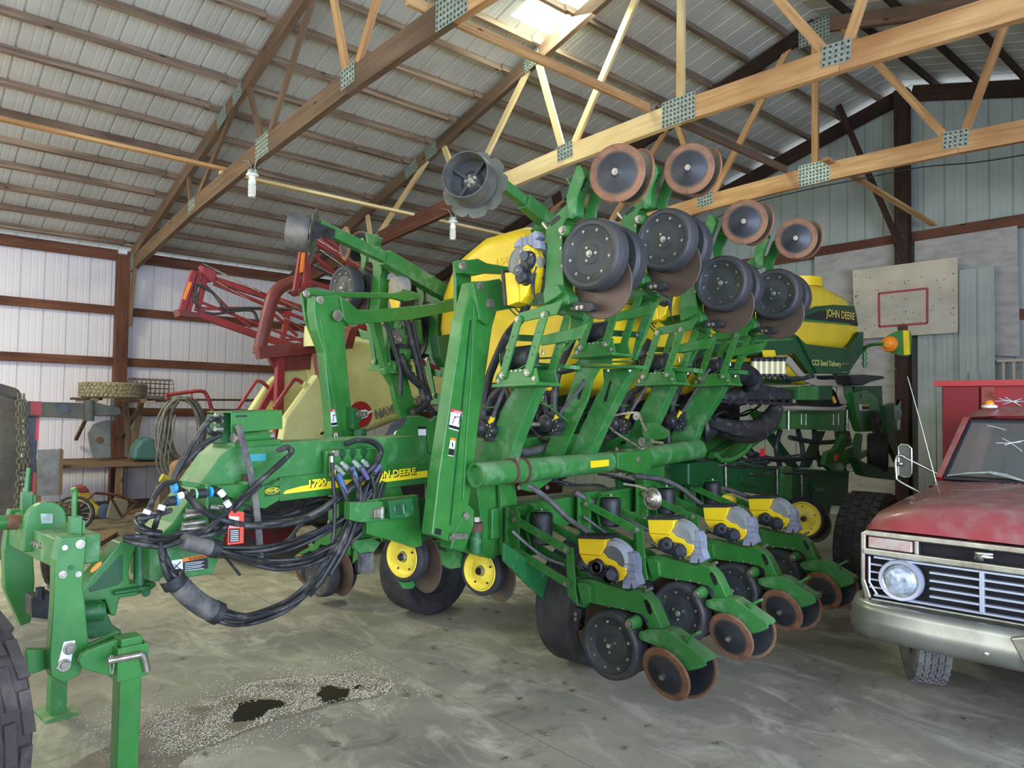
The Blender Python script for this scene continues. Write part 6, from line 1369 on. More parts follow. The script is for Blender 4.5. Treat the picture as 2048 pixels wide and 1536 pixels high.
# machine at the left edge
LM = empty('grain_machine', 'dirt covered brown machine at the left edge with a red banded drawbar', 'machine', (-6.9, .9, 0))
DB = mat('dirty_brown_steel', srgb(74, 66, 56), .85, 0, srgb(96, 86, 70), 5, bump=.4, bscale=20); DK = mat('dirty_dark_steel', srgb(58, 58, 50), .7, .1, srgb(84, 80, 64), 9)
kid('body', prX(MB(), [(-90, 760), (10, 790), (36, 800), (44, 830), (42, 940), (40, 1080), (10, 1120), (-90, 1120)], -6.9, .5), DB, .02, LM)
kid('hood', prX(MB(), [(-90, 740), (20, 772), (42, 778), (45, 800), (30, 802), (-90, 800)], -6.95, .45), DB, .04, LM)
o = kid('drawbar', prX(MB(), [(44, 803), (176, 806), (182, 800), (196, 806), (240, 816), (243, 828), (235, 831), (185, 832), (176, 838), (44, 832)], -6.7, .12), DK, .008, LM)
mb = MB(); prX(mb, [(61, 802), (84, 803), (84, 831), (61, 829)], -6.695, .13); mb.build('red_band', M['rustdark'] if False else mat('faded_red_band', srgb(150, 58, 56), .7), o)
mb = MB(); mb.tube([wx(127, 817, -6.69), wx(127, 817, -6.72)], .035, 14); mb.build('round_hole', M['blackflat'], o)
mb = MB(); mb.tube([wx(226, 795, -6.76), wx(226, 842, -6.76)], .02, 8); mb.build('hitch_pin', DK, o); MB().tube([wx(178, 800, -6.7), wx(178, 842, -6.7)], .04, 10).build('pivot_pin', DK, o)
o = kid('leg_post', prX(MB(), [(53, 832), (78, 832), (68, 1000), (66, 1120), (46, 1120), (50, 1000)], -6.8, .06), M['black'], .004, LM)
for p in ([(73, 834), (79, 834), (77, 880), (71, 880)], [(67, 945), (71, 945), (68, 992), (64, 992)]): prX(MB(), p, -6.795, .004).build('red_strip', M['red'], o)
mb = MB(); random.seed(2)
def links(path, s=.03, r=.006):
    q = smoothpath(path, 6); i = 0; acc = 0
    for j in range(len(q)-1):
        d = q[j+1]-q[j]
        while acc < d.length:
            p = q[j]+d.normalized()*acc; dn = d.normalized(); a, u = frame_of(dn); sd = a if i % 2 else u
            mb.tube([p+dn*math.cos(t)*s*.8+sd*math.sin(t)*s*.45 for t in [k*PI/4 for k in range(8)]], r, 5, closed=True); acc += s*1.15; i += 1
        acc -= d.length
for k in range(3):
    x0 = 36+6*k; links([wx(x0, 795, -6.62), wx(x0+2, 860, -6.6), wx(x0+3+2*k, 930, -6.6), wx(x0-2, 1000+10*k, -6.6), wx(x0-6, 1050-20*k, -6.6)], .038)
T1('hanging_chain', mb, mat('muddy_chain', srgb(104, 96, 76), .85, .2), 'muddy chain hanging in loops from the brown machine at the left edge', 'chain')
# big dark tyre in the left foreground
q = V((-4.62, .06, .66))
lug = mat('dark_muddy_rubber', srgb(56, 50, 47), .8, 0, srgb(96, 88, 80), 5, .5, .75, bump=.4, bscale=22)
lug_c = PLF.at(-75, 1400, 1, 1.0)
TW = W.at(-122, 1400, 0, -3.62); mb = MB()
ax_ = V((.35, -1, 0)).normalized(); cc_ = V((TW.x, TW.y, .47))
gt = lug_tyre(cc_, .47, .26, ax_, 'foreground_tyre', None, [lug, M['rustdark']], 15, 56); tag(gt, 'large dark muddy tyre cut off by the left edge in the foreground', 'tyre')

# trodden dirt along the left wall, and a few boards lying in it
random.seed(31); pts = []
edge = [(-14.4, -1.0), (-11.2, -.9), (-10.3, .4), (-9.7, 1.6), (-9.4, 2.8), (-9.5, 4.0), (-10.1, 5.2), (-10.6, 6.6), (-14.4, 6.9)]
q = smoothpath([V((x, y, 0)) for x, y in edge], 8); q = [V((p.x+(random.uniform(-.07, .07) if 8 < i < len(q)-8 else 0), p.y+random.uniform(-.05, .05), .0006)) for i, p in enumerate(q)]
o = T1('dirt', MB().prism(q, (0, 0, .0006)), mat('trodden_dirt', srgb(104, 92, 72), .95, 0, srgb(70, 60, 46), 3.5, bump=.6, bscale=25), 'brown trodden dirt and chaff on the floor along the left wall', 'dirt'); o['kind'] = 'stuff'
for (x, y, rz, ln, w_, lab) in ((-12.9, 1.2, .25, 1.5, .14, 'short dark board lying on the dirt at the foot of the left wall'), (-12.4, 3.9, -.2, 1.8, .18, 'long dark plank lying on the dirt under the bench'), (-10.2, 2.2, 1.1, .9, .12, 'small brown board lying on the dirt near the red car ramp')):
    mb = MB(); mb.box((0, 0, .028), (w_, ln, .04)); o = T1('loose_board', mb, WD, lab, 'board'); o.location = (x, y, .0); o.rotation_euler = (0, 0, rz)
# ================================================================ pickup truck at the right
TR = mat('faded_red_truck_paint', srgb(150, 34, 42), .38, 0, srgb(136, 38, 44), 2.5, dust=srgb(150, 120, 116), damt=.95, coat=.2)
CH = mat('worn_chrome', srgb(200, 200, 190), .22, .95, srgb(160, 158, 146), 7)
CH2 = mat('dull_bumper_chrome', srgb(172, 174, 166), .35, .8, srgb(140, 140, 130), 5, .4, .8)
AL = mat('silver_grille', srgb(178, 184, 198), .35, .5)
IN = mat('dark_interior', srgb(22, 20, 22), .8)
TYW = math.radians(6.2); TPV = V((-1.92, 4.42, 0)); TRM = Matrix.Rotation(TYW, 3, 'Z')
TKF = Frame(TPV-TRM @ TPV, TYW)
TO = V((-.92, 6.5, 0))
TK = empty('pickup_truck', 'faded red old truck with chrome grille parked at the right beside the planter', 'truck', TKF.o+TRM @ TO, TYW)
_wy = wy
def wy(px, py, y): return TKF.at(px, py, 1, y)
def prY(mb, pts, y, t, mi=0): return mb.prism([wy(a, b_, y) for a, b_ in pts], (0, t, 0), mi)
def tk(nm, mbb, m_, bev=0, seg=2, par=None):
    o = mbb.build(nm, m_, None, bev, seg)
    if par: o.parent = par
    else: o.parent = TK; o.location = -TO
    return o
XC = -.92; HWD = 1.0
def mirror_x(pts): return [V((2*XC-p.x, p.y, p.z)) for p in pts]
def loft(mb, secs, mi=0, sm=True, close_ends=False):
    n = len(secs[0]); vs = [V(p) for s_ in secs for p in s_]
    fs = [(i*n+j, i*n+j+1, (i+1)*n+j+1, (i+1)*n+j) for i in range(len(secs)-1) for j in range(n-1)]
    mb.add(vs, fs, mi, sm); return mb
def sec(y, half):   # half: from left outer bottom to centre
    L_ = [V((XC-dx, y, z)) for dx, z in half]; R_ = [V((XC+dx, y, z)) for dx, z in reversed(half)]
    return L_+R_
hood = [sec(4.44, [(.96, .60), (.97, .85), (.965, 1.0), (.95, 1.035), (.75, 1.04), (.45, 1.04), (.0, 1.04)]),
        sec(4.47, [(.97, .58), (.985, .85), (.98, 1.04), (.94, 1.09), (.75, 1.14), (.45, 1.18), (.0, 1.19)]),
        sec(4.60, [(.98, .58), (1.0, .86), (.99, 1.06), (.95, 1.12), (.72, 1.185), (.45, 1.22), (.0, 1.235)]),
        sec(5.20, [(.99, .95), (1.01, 1.0), (1.0, 1.10), (.95, 1.16), (.70, 1.225), (.45, 1.25), (.0, 1.26)]),
        sec(5.80, [(.99, .58), (1.01, .9), (1.0, 1.10), (.95, 1.18), (.86, 1.235), (.45, 1.265), (.0, 1.275)])]
tk('hood_and_fenders', loft(MB(), hood), TR)
mb = MB()
for i in range(26): mb.box((XC-.5+.04*i, 5.72, 1.262), (.022, .05, .016))
tk('cowl_vent', mb, IN)
mb = MB()   # doors and lower body
loft(mb, [sec(5.80, [(.99, .5), (1.01, .9), (1.0, 1.10), (.95, 1.20)]), sec(7.25, [(.99, .5), (1.01, .9), (1.0, 1.12), (.95, 1.22)])])
tk('cab_side', mb, TR)
# cab: pillars, roof, windscreen
roof = [sec(6.28, [(.80, 1.665), (.78, 1.70), (.6, 1.715), (0, 1.72)]), sec(6.36, [(.82, 1.68), (.80, 1.735), (.6, 1.765), (0, 1.775)]), sec(6.6, [(.83, 1.69), (.80, 1.76), (.6, 1.79), (0, 1.80)]), sec(7.25, [(.83, 1.66), (.80, 1.74), (.6, 1.77), (0, 1.78)])]
tk('roof', loft(MB(), roof), TR)
for s_ in (1, -1):
    mb = MB(); mb.beam((XC-s_*.895, 5.82, 1.25), (XC-s_*.81, 6.30, 1.69), .045, .045); tk('pillar', mb, TR, .01)
    mb = MB(); mb.beam((XC-s_*.93, 7.2, 1.2), (XC-s_*.81, 7.2, 1.72), .08, .1); tk('pillar', mb, TR, .01)
wsp = [V((XC-.865, 5.83, 1.262)), V((XC+.865, 5.83, 1.262)), V((XC+.79, 6.29, 1.67)), V((XC-.79, 6.29, 1.67))]
gl, nt, b = nodes('windscreen_glass'); b.inputs['Base Color'].default_value = (.55, .58, .55, 1); b.inputs['Roughness'].default_value = .05; b.inputs['Transmission Weight'].default_value = .85; b.inputs['IOR'].default_value = 1.45
mb = MB(); mb.prism(wsp, V((0, -.006, .005))); ws = tk('windscreen', mb, gl)
mb = MB()
for i in range(4): mb.tube([wsp[i], wsp[(i+1) % 4]], .022, 8)
mb.build('rubber_seal', M['blackflat'], ws)
mb = MB(); 
for b0, pts in (((1895, 951), [(1895, 951), (1940, 946), (1978, 945), (2048, 962)]), ((1980, 946), [(1978, 944), (2010, 949), (2060, 966)])):
    mb.tube([wy(x, y, 5.80) for x, y in pts], .008, 6)
mb.build('wiper', M['galv'], ws)
mb = MB(); ck = V((0, -.012, .008))
def onws(px, py):
    n_ = (wsp[1]-wsp[0]).cross(wsp[3]-wsp[0]).normalized(); Ri = TRM.transposed(); e_ = Ri @ (EYE-TKF.o); d = Ri @ ray(px, py); t = (wsp[0]-e_).dot(n_)/d.dot(n_); return e_+d*t+ck
for a_, m_, b_ in (((1993, 888), (2020, 888), (2048, 883)), ((2005, 879), (2022, 888), (2045, 905)), ((2010, 892), (2025, 888), (2043, 886)), ((1975, 853), (1990, 856), (2012, 862))): mb.tube(smoothpath([onws(*a_), onws(*m_), onws(*b_)], 4), .0025, 4)
mb.build('glass_crack', M['white'], ws)
mb = MB(); mb.box((XC, 7.2, 1.0), (1.7, .05, 1.2)); mb.box((XC, 6.75, .85), (1.6, .5, .5)); tk('bench_seat', mb, mat('dark_seat', srgb(60, 36, 34), .8))
mb = MB(); mb.box((XC, 6.02, 1.12), (1.75, .25, .16)); mb.tube([V((XC-.42+math.cos(t)*.2, 6.3+math.sin(t)*.06, 1.22+math.sin(t)*.19)) for t in [i*PI/12 for i in range(24)]], .012, 6, closed=True); tk('dashboard', mb, IN)
# front end: chrome surround, lamps, grille (front plane y=4.44)
yf = 4.42
mb = MB()
def band(z0, z1, x0, x1, y, t, mi=0): mb.box(((x0+x1)/2, y+t/2, (z0+z1)/2), (x1-x0, t, z1-z0), mi)
XL, XRr = XC-1.0, XC+1.0
g = lambda px, py: wy(px, py, yf)
mb = MB(); mb.prism([V((XL, yf, .995)), V((XRr, yf, .995)), V((XRr, yf, 1.03)), V((XL+.03, yf, 1.03))], (0, .05, 0)); mb.prism([V((XL, yf, .885)), V((XRr, yf, .885)), V((XRr, yf, .925)), V((XL, yf, .925))], (0, .05, 0))
mb.prism([V((XL, yf, .885)), V((XL+.03, yf, .885)), V((XL+.03, yf, 1.03)), V((XL, yf, 1.01))], (0, .05, 0)); mb.prism([V((XL+.03, yf, .60)), V((XRr-.03, yf, .60)), V((XRr-.03, yf, .64)), V((XL+.06, yf, .64))], (0, .05, 0))
mb.prism([V((XL, yf, .72)), V((XL+.03, yf, .60)), V((XL+.06, yf, .64)), V((XL+.025, yf, .74)), V((XL+.025, yf, .90)), V((XL, yf, .90))], (0, .05, 0))
mb.prism([V((XL+.285, yf, .92)), V((XL+.31, yf, .92)), V((XL+.31, yf, 1.0)), V((XL+.285, yf, 1.0))], (0, .05, 0))
tk('chrome_surround', mb, CH, .008)
mb = MB(); mb.box((XC, yf+.09, .80), (1.93, .02, .42)); tk('radiator', mb, IN)
mb = MB(); mb.box((XL+.16, yf+.02, .96), (.235, .03, .062)); sg = tk('turn_signal', mb, mat('ribbed_clear_lens', srgb(214, 206, 210), .25, 0, srgb(200, 150, 140), 8), .006)
mb = MB()
for i in range(18): mb.box((XL+.055+.0123*i, yf+.003, .96), (.004, .004, .055))
mb.build('lens_rib', CH, sg)
chars = (('F', XL+.58), ('O', XL+.98), ('R', XL+1.32), ('D', XL+1.7))
for ch_, x in chars:
    o = lettering('hood_letter', ch_, V((x, yf-.002, .938)), V((1, 0, 0)), V((0, 0, 1)), .044, CH, None, width=.085, bold=.08); o.parent = TK; o.location = -TO
    so = o.modifiers.new('solid', 'SOLIDIFY'); so.thickness = .012
# silver grille insert
mb = MB(); z0g, z1g = .655, .875; n_ = 6
for i in range(n_): z = z0g+(z1g-z0g)*i/(n_-1); mb.box(((XL+.36+XRr-.36)/2, yf+.03, z), (XRr-XL-.72 if 0 < i < n_-1 else XRr-XL-.14, .04, .012))
for x in (XL+.61, XC-.13, XC+.13, XRr-.61): mb.box((x, yf+.028, (z0g+z1g)/2), (.022, .04, z1g-z0g))
mb.tube([V((XL+.045, yf+.02, z1g)), V((XL+.045, yf+.02, z0g+.07)), V((XL+.09, yf+.02, z0g))], .008, 6); mb.tube([V((XRr-.045, yf+.02, z1g)), V((XRr-.045, yf+.02, z0g+.07)), V((XRr-.09, yf+.02, z0g))], .008, 6)
for s_ in (1, -1):
    for i in range(1, 5): z = z0g+(z1g-z0g)*i/5; mb.box((XC-s_*.92, yf+.03, z), (.07, .03, .01))
tk('grille_bars', mb, AL, .002)
for s_ in (1, -1):
    hx = XC-s_*.785
    mb = MB(); mb.lathe([(.088, .0), (.094, .018), (.112, .02), (.118, .0), (.118, -.03)], V((hx, yf+.01, .765)), (0, -1, 0), 36); rg = tk('headlight_bezel', mb, AL)
    mb = MB(); mb.lathe([(.0001, .035), (.04, .032), (.07, .022), (.086, .004), (.09, -.01)], V((hx, yf+.0, .765)), (0, -1, 0), 32)
    mb.build('headlight_lens', mat('headlight_glass', srgb(196, 206, 220), .12, .35, srgb(120, 128, 140), 14), rg)
    mb = MB(); mb.lathe([(.086, .006), (.092, .010), (.093, .0)], V((hx, yf, .765)), (0, -1, 0), 32); mb.build('headlight_ring', CH, rg)
# bumper
path = [(XC-1.03, 4.80), (XC-1.035, 4.58), (XC-1.0, 4.42), (XC-.90, 4.345), (XC-.6, 4.32), (XC, 4.31), (XC+.6, 4.32), (XC+.90, 4.345), (XC+1.0, 4.42), (XC+1.035, 4.58)]
prof = [(-.03, .615), (.0, .635), (.035, .625), (.05, .59), (.045, .56), (.055, .54), (.05, .48), (.02, .43), (-.02, .425)]
secs = []
for i, (x, y) in enumerate(path):
    a = V((*path[max(i-1, 0)], 0)); b_ = V((*path[min(i+1, len(path)-1)], 0)); d = (b_-a).normalized(); nrm = V((d.y, -d.x, 0))
    secs.append([V((x, y, z))+nrm*o_ for o_, z in prof])
o = tk('front_bumper', loft(MB(), secs), CH2); sd = o.modifiers.new('solid', 'SOLIDIFY'); sd.thickness = .006; bp = o
mb = MB(); mb.lathe([(.0001, .008), (.012, .006), (.014, 0)], V((XC-.34, 4.262, .49)), (0, -1, 0), 12); mb.build('bumper_bolt', CH, bp)
mb = MB(); mb.prism([V((XC-.24, 4.24, .60)), V((XC-.12, 4.24, .64)), V((XC-.10, 4.24, .42)), V((XC-.17, 4.24, .46))], (0, .04, 0)); tk('bumper_guard', mb, CH, .01)
mb = MB()
for s_ in (1, -1): mb.beam((XC-s_*.45, 4.4, .52), (XC-s_*.45, 8.8, .55), .08, .14)
mb.beam((XC-.9, 5.15, .38), (XC+.9, 5.15, .38), .1, .08); tk('chassis', mb, IN)
tm = mat('grey_tyre', srgb(96, 96, 98), .9, 0, srgb(128, 124, 118), 12, bump=.2, bscale=70)
def truck_tyre(q, r, w_, ang):
    ax_ = V((math.cos(ang), math.sin(ang), 0)); mb = MB(); h = w_/2
    prof = [(r*.56, h*.7), (r*.72, h*1.0), (r*.9, h*.98), (r*.97, h*.86)]
    for k in range(5):
        c0 = .70-.35*k; prof += [(r, h*(c0+.13)), (r, h*(c0-.13)), (r*.972, h*(c0-.15)), (r*.972, h*(c0-.2))]
    prof += [(r*.97, -h*.86), (r*.9, -h*.98), (r*.72, -h), (r*.56, -h*.7)]
    mb.lathe(prof, q, ax_, 64); a, u = frame_of(ax_)
    for k in range(5):
        c0 = .70-.35*k
        for i in range(64):
            t = 2*PI*(i+.5*(k % 2))/64; d = a*math.cos(t)+u*math.sin(t); tg = ax_.cross(d); p = q+d*r*.998+ax_*h*(c0+(.10 if i % 2 else -.10))
            mb.hexa([p-tg*.008-ax_*.008-d*.01, p+tg*.008-ax_*.008-d*.01, p+tg*.008+ax_*.008-d*.01, p-tg*.008+ax_*.008-d*.01, p-tg*.008-ax_*.008+d*.006, p+tg*.008-ax_*.008+d*.006, p+tg*.008+ax_*.008+d*.006, p-tg*.008+ax_*.008+d*.006])
    o = tk('wheel', mb, tm)
    mb = MB(); mb.lathe([(r*.56, h*.7), (r*.52, h*.35), (r*.35, h*.2), (r*.2, h*.4), (.0001, h*.4)], q, ax_, 28); mb.lathe([(r*.56, -h*.7), (r*.52, -h*.35), (.0001, -h*.2)], q, ax_, 28); mb.build('rim', M['rustdark'], o); return o
truck_tyre(V((XC-.85, 5.18, .37)), .37, .21, .42); truck_tyre(V((XC+.85, 5.18, .37)), .37, .21, .42)
truck_tyre(V((XC-.85, 8.4, .37)), .37, .21, 0); truck_tyre(V((XC+.85, 8.4, .37)), .37, .21, 0)
# mirror, antenna, marker lamp
mb = MB(); pts = [(1797, 893), (1804, 889), (1816, 890), (1823, 897), (1824, 945), (1820, 953), (1810, 954), (1797, 950)]
prY(mb, pts, 5.98, .03); mr = tk('side_mirror', mb, mat('mirror_back', srgb(84, 88, 84), .4, .3), .006); MB().tube([wy(x, y, 5.975) for x, y in pts], .009, 6, closed=True).build('mirror_rim', CH, mr)
mb = MB(); mb.tube(smoothpath([wy(1888, 954, 6.0), wy(1850, 935, 6.0), wy(1815, 918, 5.97), wy(1802, 911, 5.96), wy(1792, 918, 5.96), wy(1793, 950, 5.96), wy(1798, 962, 5.96), wy(1840, 985, 6.0)], 5), .011, 8); mb.sphere(wy(1801, 928, 5.95), .022, 8); mb.build('mirror_bracket', CH, mr)
mb = MB(); mb.tube([wy(1873, 968, 5.75), wy(1845, 860, 5.78), wy(1815, 753, 5.8)], .0045, 6); mb.lathe([(.03, 0), (.022, .02), (.0001, .025)], wy(1873, 972, 5.75), (0, 0, 1), 14); tk('antenna', mb, CH)
mb = MB(); mb.lathe([(.05, -.01), (.055, .005), (.04, .012)], V((XC-.68, 6.40, 1.785)), (0, 0, 1), 16, 1); mb.sphere(V((XC-.68, 6.40, 1.80)), .035, 12); tk('roof_marker_lamp', mb, [ob, M['white']])
# red box body behind the cab
yb = 7.5; zt_ = wy(1880, 772, yb).z; xl = wy(1885, 800, yb).x
mb = MB(); mb.box(((xl+.3), yb+1.6, zt_/2+.35), (.04, .01, .01)) if False else None
x1 = XC*2-xl
mb = MB(); mb.box(((xl+x1)/2, yb, (zt_+.75)/2), (x1-xl, .04, zt_-.75)); mb.box((xl+.02, yb+1.9, (zt_+.75)/2), (.04, 3.8, zt_-.75)); mb.box((x1-.02, yb+1.9, (zt_+.75)/2), (.04, 3.8, zt_-.75)); mb.box(((xl+x1)/2, yb+1.9, .75), (x1-xl, 3.8, .08))
RB = mat('red_box_paint', srgb(176, 36, 44), .5, 0, srgb(160, 44, 48), 4)
bx_ = tk('grain_box', mb, RB, .004)
mb = MB(); mb.box(((xl+x1)/2, yb-.03, zt_+.02), (x1-xl+.1, .12, .05)); mb.build('top_rail', mat('worn_red_rail', srgb(190, 60, 60), .5), bx_)
mb = MB(); mb.box((xl+.16, yb-.045, (zt_+.75)/2), (.28, .05, zt_-.78)); mb.build('corner_panel', mat('dark_red_panel', srgb(140, 30, 36), .55), bx_)
mb = MB(); mb.box((xl+.37, yb-.05, (zt_+.75)/2), (.09, .06, zt_-.78)); mb.build('rusty_post', mat('rusty_red_post', srgb(176, 92, 74), .8, 0, srgb(120, 60, 46), 10), bx_)
mb = MB(); mb.box((xl+.3, yb-.03, 1.35), (.26, .09, .06)); mb.box((xl+.3, yb-.03, 1.2), (.26, .09, .05)); mb.build('cross_rung', M['rustdark'], bx_)
mb = MB()
for a_, m_, b_ in (((1980, 803), (2010, 802), (2048, 803)), ((2010, 794), (2025, 803), (2042, 812)), ((1998, 797), (2020, 802), (2036, 805)), ((2006, 808), (2025, 803), (2044, 797))): mb.tube(smoothpath([wy(a_[0], a_[1], yb-.03), wy(m_[0], m_[1], yb-.03), wy(b_[0], b_[1], yb-.03)], 4), .004, 4)
mb.build('white_lines', M['white'], bx_)  # thin curved white lines across the box front
# ================================================================ end wall things
wy = _wy
bbm = mat('old_white_board', srgb(206, 194, 168), .7, 0, srgb(188, 176, 150), 3)
y0 = 12.22
mb = MB(); mb.prism([wy(x, y, y0) for x, y in ((1705, 541), (1915, 514), (1915, 665), (1727, 677), (1710, 678))], (0, .03, 0)); random.seed(8)
for i in range(60):
    e_ = random.random(); x = random.uniform(1712, 1910) if e_ > .4 else random.choice((1712, 1907))+random.uniform(-2, 2); y = random.uniform(548, 660)-(x-1705)*.06
    mb.disc(wy(x, y+3, y0-.001), (0, -1, 0), .009, .001, 6, 1)
bb = T1('basketball_backboard', mb, [bbm, M['rustdark']], 'cream basketball backboard with a red square on the end wall post', 'backboard')
mb = MB(); R4 = [(1757.5, 587), (1854.5, 577), (1854.5, 646.5), (1758.5, 653.5)]
for i in range(4): a_, b_ = wy(*R4[i], y0-.004), wy(*R4[(i+1) % 4], y0-.004); mb.beam(a_, b_, .035, .003, up=(0, 1, 0))
mb.build('red_square', mat('faded_red_paint', srgb(168, 74, 72), .6), bb)
mb = MB(); mb.prism([wy(x, y, y0-.03) for x, y in ((1795, 650), (1814, 650), (1814, 664), (1797, 664))], (0, .03, 0)); mb.build('hoop_mount', M['rustdark'], bb)
ply = mat('weathered_plywood', srgb(176, 172, 162), .85, 0, srgb(158, 150, 142), 4, stretch=(1, 1, 3))
mb = MB(); mb.prism([wy(x, y, 12.427) for x, y in ((1629, 514), (1786, 488), (1790, 500), (1790, 800), (1790, 1012), (1640, 1010))], (0, .02, 0)); T1('plywood_sheet', mb, ply, 'tall weathered plywood sheet on the end wall behind the yellow tank, left of the post', 'plywood')
mb = MB(); mb.prism([wy(x, y, 12.427) for x, y in ((1829, 483), (2034, 451), (2040, 713), (1988, 711), (1986, 535), (1829, 552))], (0, .02, 0)); T1('plywood_sheet', mb, ply, 'pale plywood sheet on the end wall right of the middle post', 'plywood')
def sheet(x0, x1, z0, z1, y, lab, m_):
    mb = ribbed('metal_sheet', (x0, y, 0), (1, 0, 0), x1-x0, lambda s: (z0, z1), m_, (0, -1, 0), .27)
    o = T1('metal_sheet', mb, m_, lab, 'metal sheet'); o.modifiers.new('s', 'SOLIDIFY').thickness = .002; return o
GM = mat('grey_green_sheet', srgb(170, 176, 168), .5, .2, srgb(150, 158, 150), 2)
sheet(-4.46, -3.86, .02, 3.7, 12.33, 'ribbed grey metal sheet standing right beside the middle post of the end wall', GM)
sheet(-3.86, -3.40, .02, 3.92, 12.28, 'narrow ribbed pale metal sheet reaching up in front of the plywood', M['panel_shaded'])
mb = MB()
for i in range(6): x = -3.32+.13*i; mb.box((x, 12.40, 1.9), (.03, .03, 1.3))
for z in (2.53, 1.3): mb.box((-2.97, 12.37, z), (.85, .03, .04))
T1('wooden_rack', mb, mat('pale_rack_wood', srgb(196, 178, 160), .8), 'pale slatted rack on the end wall above the red truck box', 'rack')
mb = MB(); mb.box((wy(1948, 755, 12.22).x, 12.235, wy(1948, 755, 12.22).z), (.12, .02, .15)); T1('outlet_box', mb, M['panel_shaded'], 'small square white outlet cover on the ribbed metal sheet', 'outlet')
# ================================================================ hanging lamps
def lamp(px, py, y, lab):
    q = wy(px, py, y); r_ = empty('hanging_lamp', lab, 'lamp', q, 0, 'barn lamps')
    def p(nm, mbb, m_): return mbb.build(nm, m_, r_)
    p('ceiling_box', MB().lathe([(.0001, .05), (.055, .05), (.06, .02), (.06, 0), (.0001, 0)], (0, 0, -.04), (0, 0, 1), 18), M['galv'])
    p('lamp_holder', MB().lathe([(.0001, -.04), (.075, -.045), (.07, -.06), (.04, -.07), (.035, -.1), (.045, -.12), (.045, -.14)], (0, 0, 0), (0, 0, 1), 18), M['white'])
    mb = MB(); mb.lathe([(.0001, -.14), (.045, -.14), (.045, -.17), (.038, -.17), (.038, -.30), (.042, -.30), (.042, -.32), (.0001, -.32)], (0, 0, 0), (0, 0, 1), 18)
    for i in range(12): t = i*PI/6; mb.box((math.cos(t)*.04, math.sin(t)*.04, -.235), (.008, .008, .12))
    p('corn_bulb', mb, mat('led_bulb', srgb(225, 222, 210), .3, .2))
    p('lamp_wire', MB().tube(smoothpath([(-.02, 0, 0), (-.06, 0, .08), (-.14, 0, .16), (-.3, .0, .2)], 4), .006, 5), M['galv']); p('lamp_wire', MB().tube(smoothpath([(.06, 0, -.02), (.08, 0, .06), (.14, 0, .10)], 4), .006, 5), M['galv'])
lamp(505, 342, 3.36, 'white corn bulb lamp under the nearest truss, the left one of two')
lamp(906, 437, 6.36, 'white corn bulb lamp below the round marker disc, farther back')
# ================================================================ floor: spill, stains, leaves
def blob(pts, z, t, jit=0, sub=6):
    q = smoothpath([fz(x, y) for x, y in pts], sub, closed=True); random.seed(4)
    q = [V((p.x+random.uniform(-jit, jit), p.y+random.uniform(-jit, jit), z)) for p in q]; return MB().prism(q, (0, 0, t))
wet = [(150, 1540), (200, 1500), (262, 1470), (300, 1440), (330, 1420), (420, 1410), (500, 1372), (620, 1358), (700, 1350), (780, 1365), (760, 1392), (660, 1412), (560, 1440), (460, 1478), (380, 1510), (330, 1545)]
o = T1('oil_stain', blob(wet, .0012, .001, .012, 8), mat('damp_stain', srgb(126, 118, 102), .5, 0, srgb(106, 98, 84), 8), 'wide brown damp stain on the concrete under the spilled grain', 'stain')
for pts, lab in (([(462, 1440), (478, 1412), (500, 1402), (530, 1400), (560, 1402), (574, 1408), (560, 1418), (538, 1422), (520, 1436), (490, 1444)], 'black oil puddle in the middle of the spilled grain'), ([(636, 1392), (645, 1376), (662, 1372), (680, 1378), (700, 1380), (694, 1395), (676, 1404), (650, 1406)], 'black oil puddle at the right end of the spilled grain'), ([(708, 1375), (716, 1371), (724, 1374), (720, 1379), (710, 1380)], 'tiny black oil spot beside the right oil puddle')):
    T1('oil_puddle', blob(pts, .0035, .001, .014, 5), mat('black_oil', (.006, .005, .004), .35), lab, 'puddle', 'oil puddles')
from mathutils.geometry import intersect_point_tri_2d
def inside(p, poly):
    c = False; j = len(poly)-1
    for i in range(len(poly)):
        if (poly[i].y > p.y) != (poly[j].y > p.y) and p.x < (poly[j].x-poly[i].x)*(p.y-poly[i].y)/(poly[j].y-poly[i].y)+poly[i].x: c = not c
        j = i
    return c
PUD = [[fz(x, y) for x, y in pp] for pp in ([(462, 1440), (478, 1412), (530, 1400), (574, 1408), (538, 1422), (520, 1436), (490, 1444)], [(636, 1392), (645, 1376), (662, 1372), (700, 1380), (694, 1395), (650, 1406)], [(708, 1375), (716, 1371), (724, 1374), (710, 1380)])]
gp = [fz(x, y) for x, y in [(262, 1478), (300, 1440), (330, 1418), (420, 1408), (500, 1366), (620, 1352), (720, 1352), (790, 1368), (770, 1392), (660, 1406), (600, 1425), (520, 1450), (430, 1488), (340, 1515), (250, 1500)]]
random.seed(21); mb = MB(); x0, x1 = min(p.x for p in gp), max(p.x for p in gp); y0_, y1_ = min(p.y for p in gp), max(p.y for p in gp); k = 0
from mathutils import noise
while k < 7500:
    p = V((random.uniform(x0-.15, x1+.15), random.uniform(y0_-.12, y1_+.12), 0))
    if not inside(p, gp) and random.random() < .90: continue
    if any(inside(p, pz) for pz in PUD): continue
    if noise.noise(p*6) < random.uniform(-.5, .25): continue
    k += 1; s = random.uniform(.0024, .0042); z = .003+s*.5; t = random.random()*PI; a = V((math.cos(t), math.sin(t), 0))*s*1.3; b_ = V((-math.sin(t), math.cos(t), 0))*s*.8
    c = V((p.x, p.y, z)); mb.add([c+a, c+b_, c-a, c-b_, c+V((0, 0, s)), c-V((0, 0, s*.5))], [(0, 1, 4), (1, 2, 4), (2, 3, 4), (3, 0, 4), (1, 0, 5), (2, 1, 5), (3, 2, 5), (0, 3, 5)])
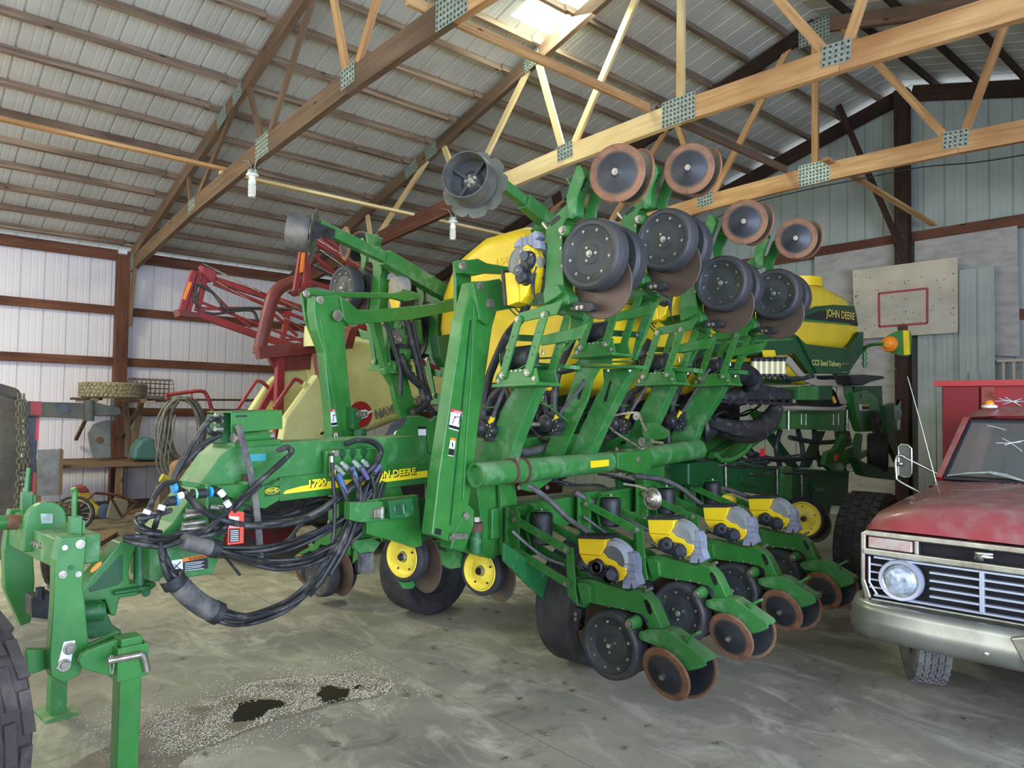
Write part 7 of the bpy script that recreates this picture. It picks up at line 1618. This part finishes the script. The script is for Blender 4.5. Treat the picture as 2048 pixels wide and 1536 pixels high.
o = T1('spilled_grain', mb, mat('grain', srgb(200, 188, 162), .7, 0, srgb(160, 146, 124), 40), 'scatter of spilled pale grain on the stained concrete', 'grain'); o['kind'] = 'stuff'
lm = mat('dead_leaf', srgb(124, 110, 90), .9, 0, srgb(92, 80, 66), 30)
leaves = [(862, 1328), (1008, 1325), (1030, 1328), (866, 1298), (1022, 1188), (972, 1220), (992, 1226), (890, 1262), (1060, 1365), (1130, 1370), (1145, 1385), (1040, 1400), (900, 1240), (1050, 1420), (1090, 1470), (1435, 1490), (1210, 1440), (670, 1490), (410, 1512), (1010, 1520), (880, 1395), (1900, 1310), (1985, 1320), (1930, 1440), (1300, 1455), (1250, 1500), (810, 1392), (930, 1345), (365, 1318), (1170, 1425)]
random.seed(12); lf = None
wheres = ['under the front transport wheel', 'near the joint crossing', 'in the middle foreground', 'by the lower row units', 'near the spilled grain', 'at the lower right']
for i, (x, y) in enumerate(leaves):
    mb = MB(); s = random.uniform(.022, .042); n_ = 9; vs = [V((0, 0, .006))]
    for j in range(n_*2): t = PI*j/n_; r_ = s*(1 if j % 2 == 0 else .45)*random.uniform(.7, 1.1); vs.append(V((math.cos(t)*r_, math.sin(t)*r_*.7, .004+random.uniform(0, .012))))
    mb.add(vs, [(0, 1+j, 1+(j+1) % (2*n_)) for j in range(2*n_)], 0, True); mb.tube([V((0, 0, .006)), V((s*1.2, s*.3, .004))], .0015, 4)
    o = mb.build('dead_leaf', lm); g = fz(x, y); o.location = (g.x, g.y, .0005); o.rotation_euler = (0, 0, random.random()*6.28)
    o.modifiers.new('s', 'SOLIDIFY').thickness = .0012
    tag(o, 'small curled brown dead leaf lying on the concrete floor', 'leaf', 'dead leaves on the floor')
# ================================================================ light
w = bpy.data.worlds.new('sky'); SC.world = w; w.use_nodes = True
bg = w.node_tree.nodes['Background']; bg.inputs[0].default_value = (.80, .90, 1.0, 1); bg.inputs[1].default_value = 1.2
def area(name, loc, rot, sx, sy, e, col):
    l = bpy.data.lights.new(name, 'AREA'); l.shape = 'RECTANGLE'; l.size = sx; l.size_y = sy; l.energy = e; l.color = col
    o = bpy.data.objects.new(name, l); COL.objects.link(o); o.location = loc; o.rotation_euler = rot; return o
area('front_fill_light', (-4.7, YF-.2, 2.3), (PI/2, 0, 0), 17, 4.2, 430, (1.0, .96, .86))  # added fill at an assumed open front, lights the near faces
area('side_door_daylight', (XE+.1, .4, 2.3), (0, PI/2, 0), 4.2, 9.5, 1500, (.56, .70, 1.0))
area('skylight_fill', (-10.5, -.6, 5.4), (0, 0, 0), 2, 1.2, 430, (1.0, .93, .62))  # added lamp under an unseen skylight, warms the left floor
area('skylight_fill', (-6.1, 6.2, 6.55), (0, .26, 0), 1.1, .8, 140, (.90, 1.0, .80))
SC.view_settings.exposure = 0.08
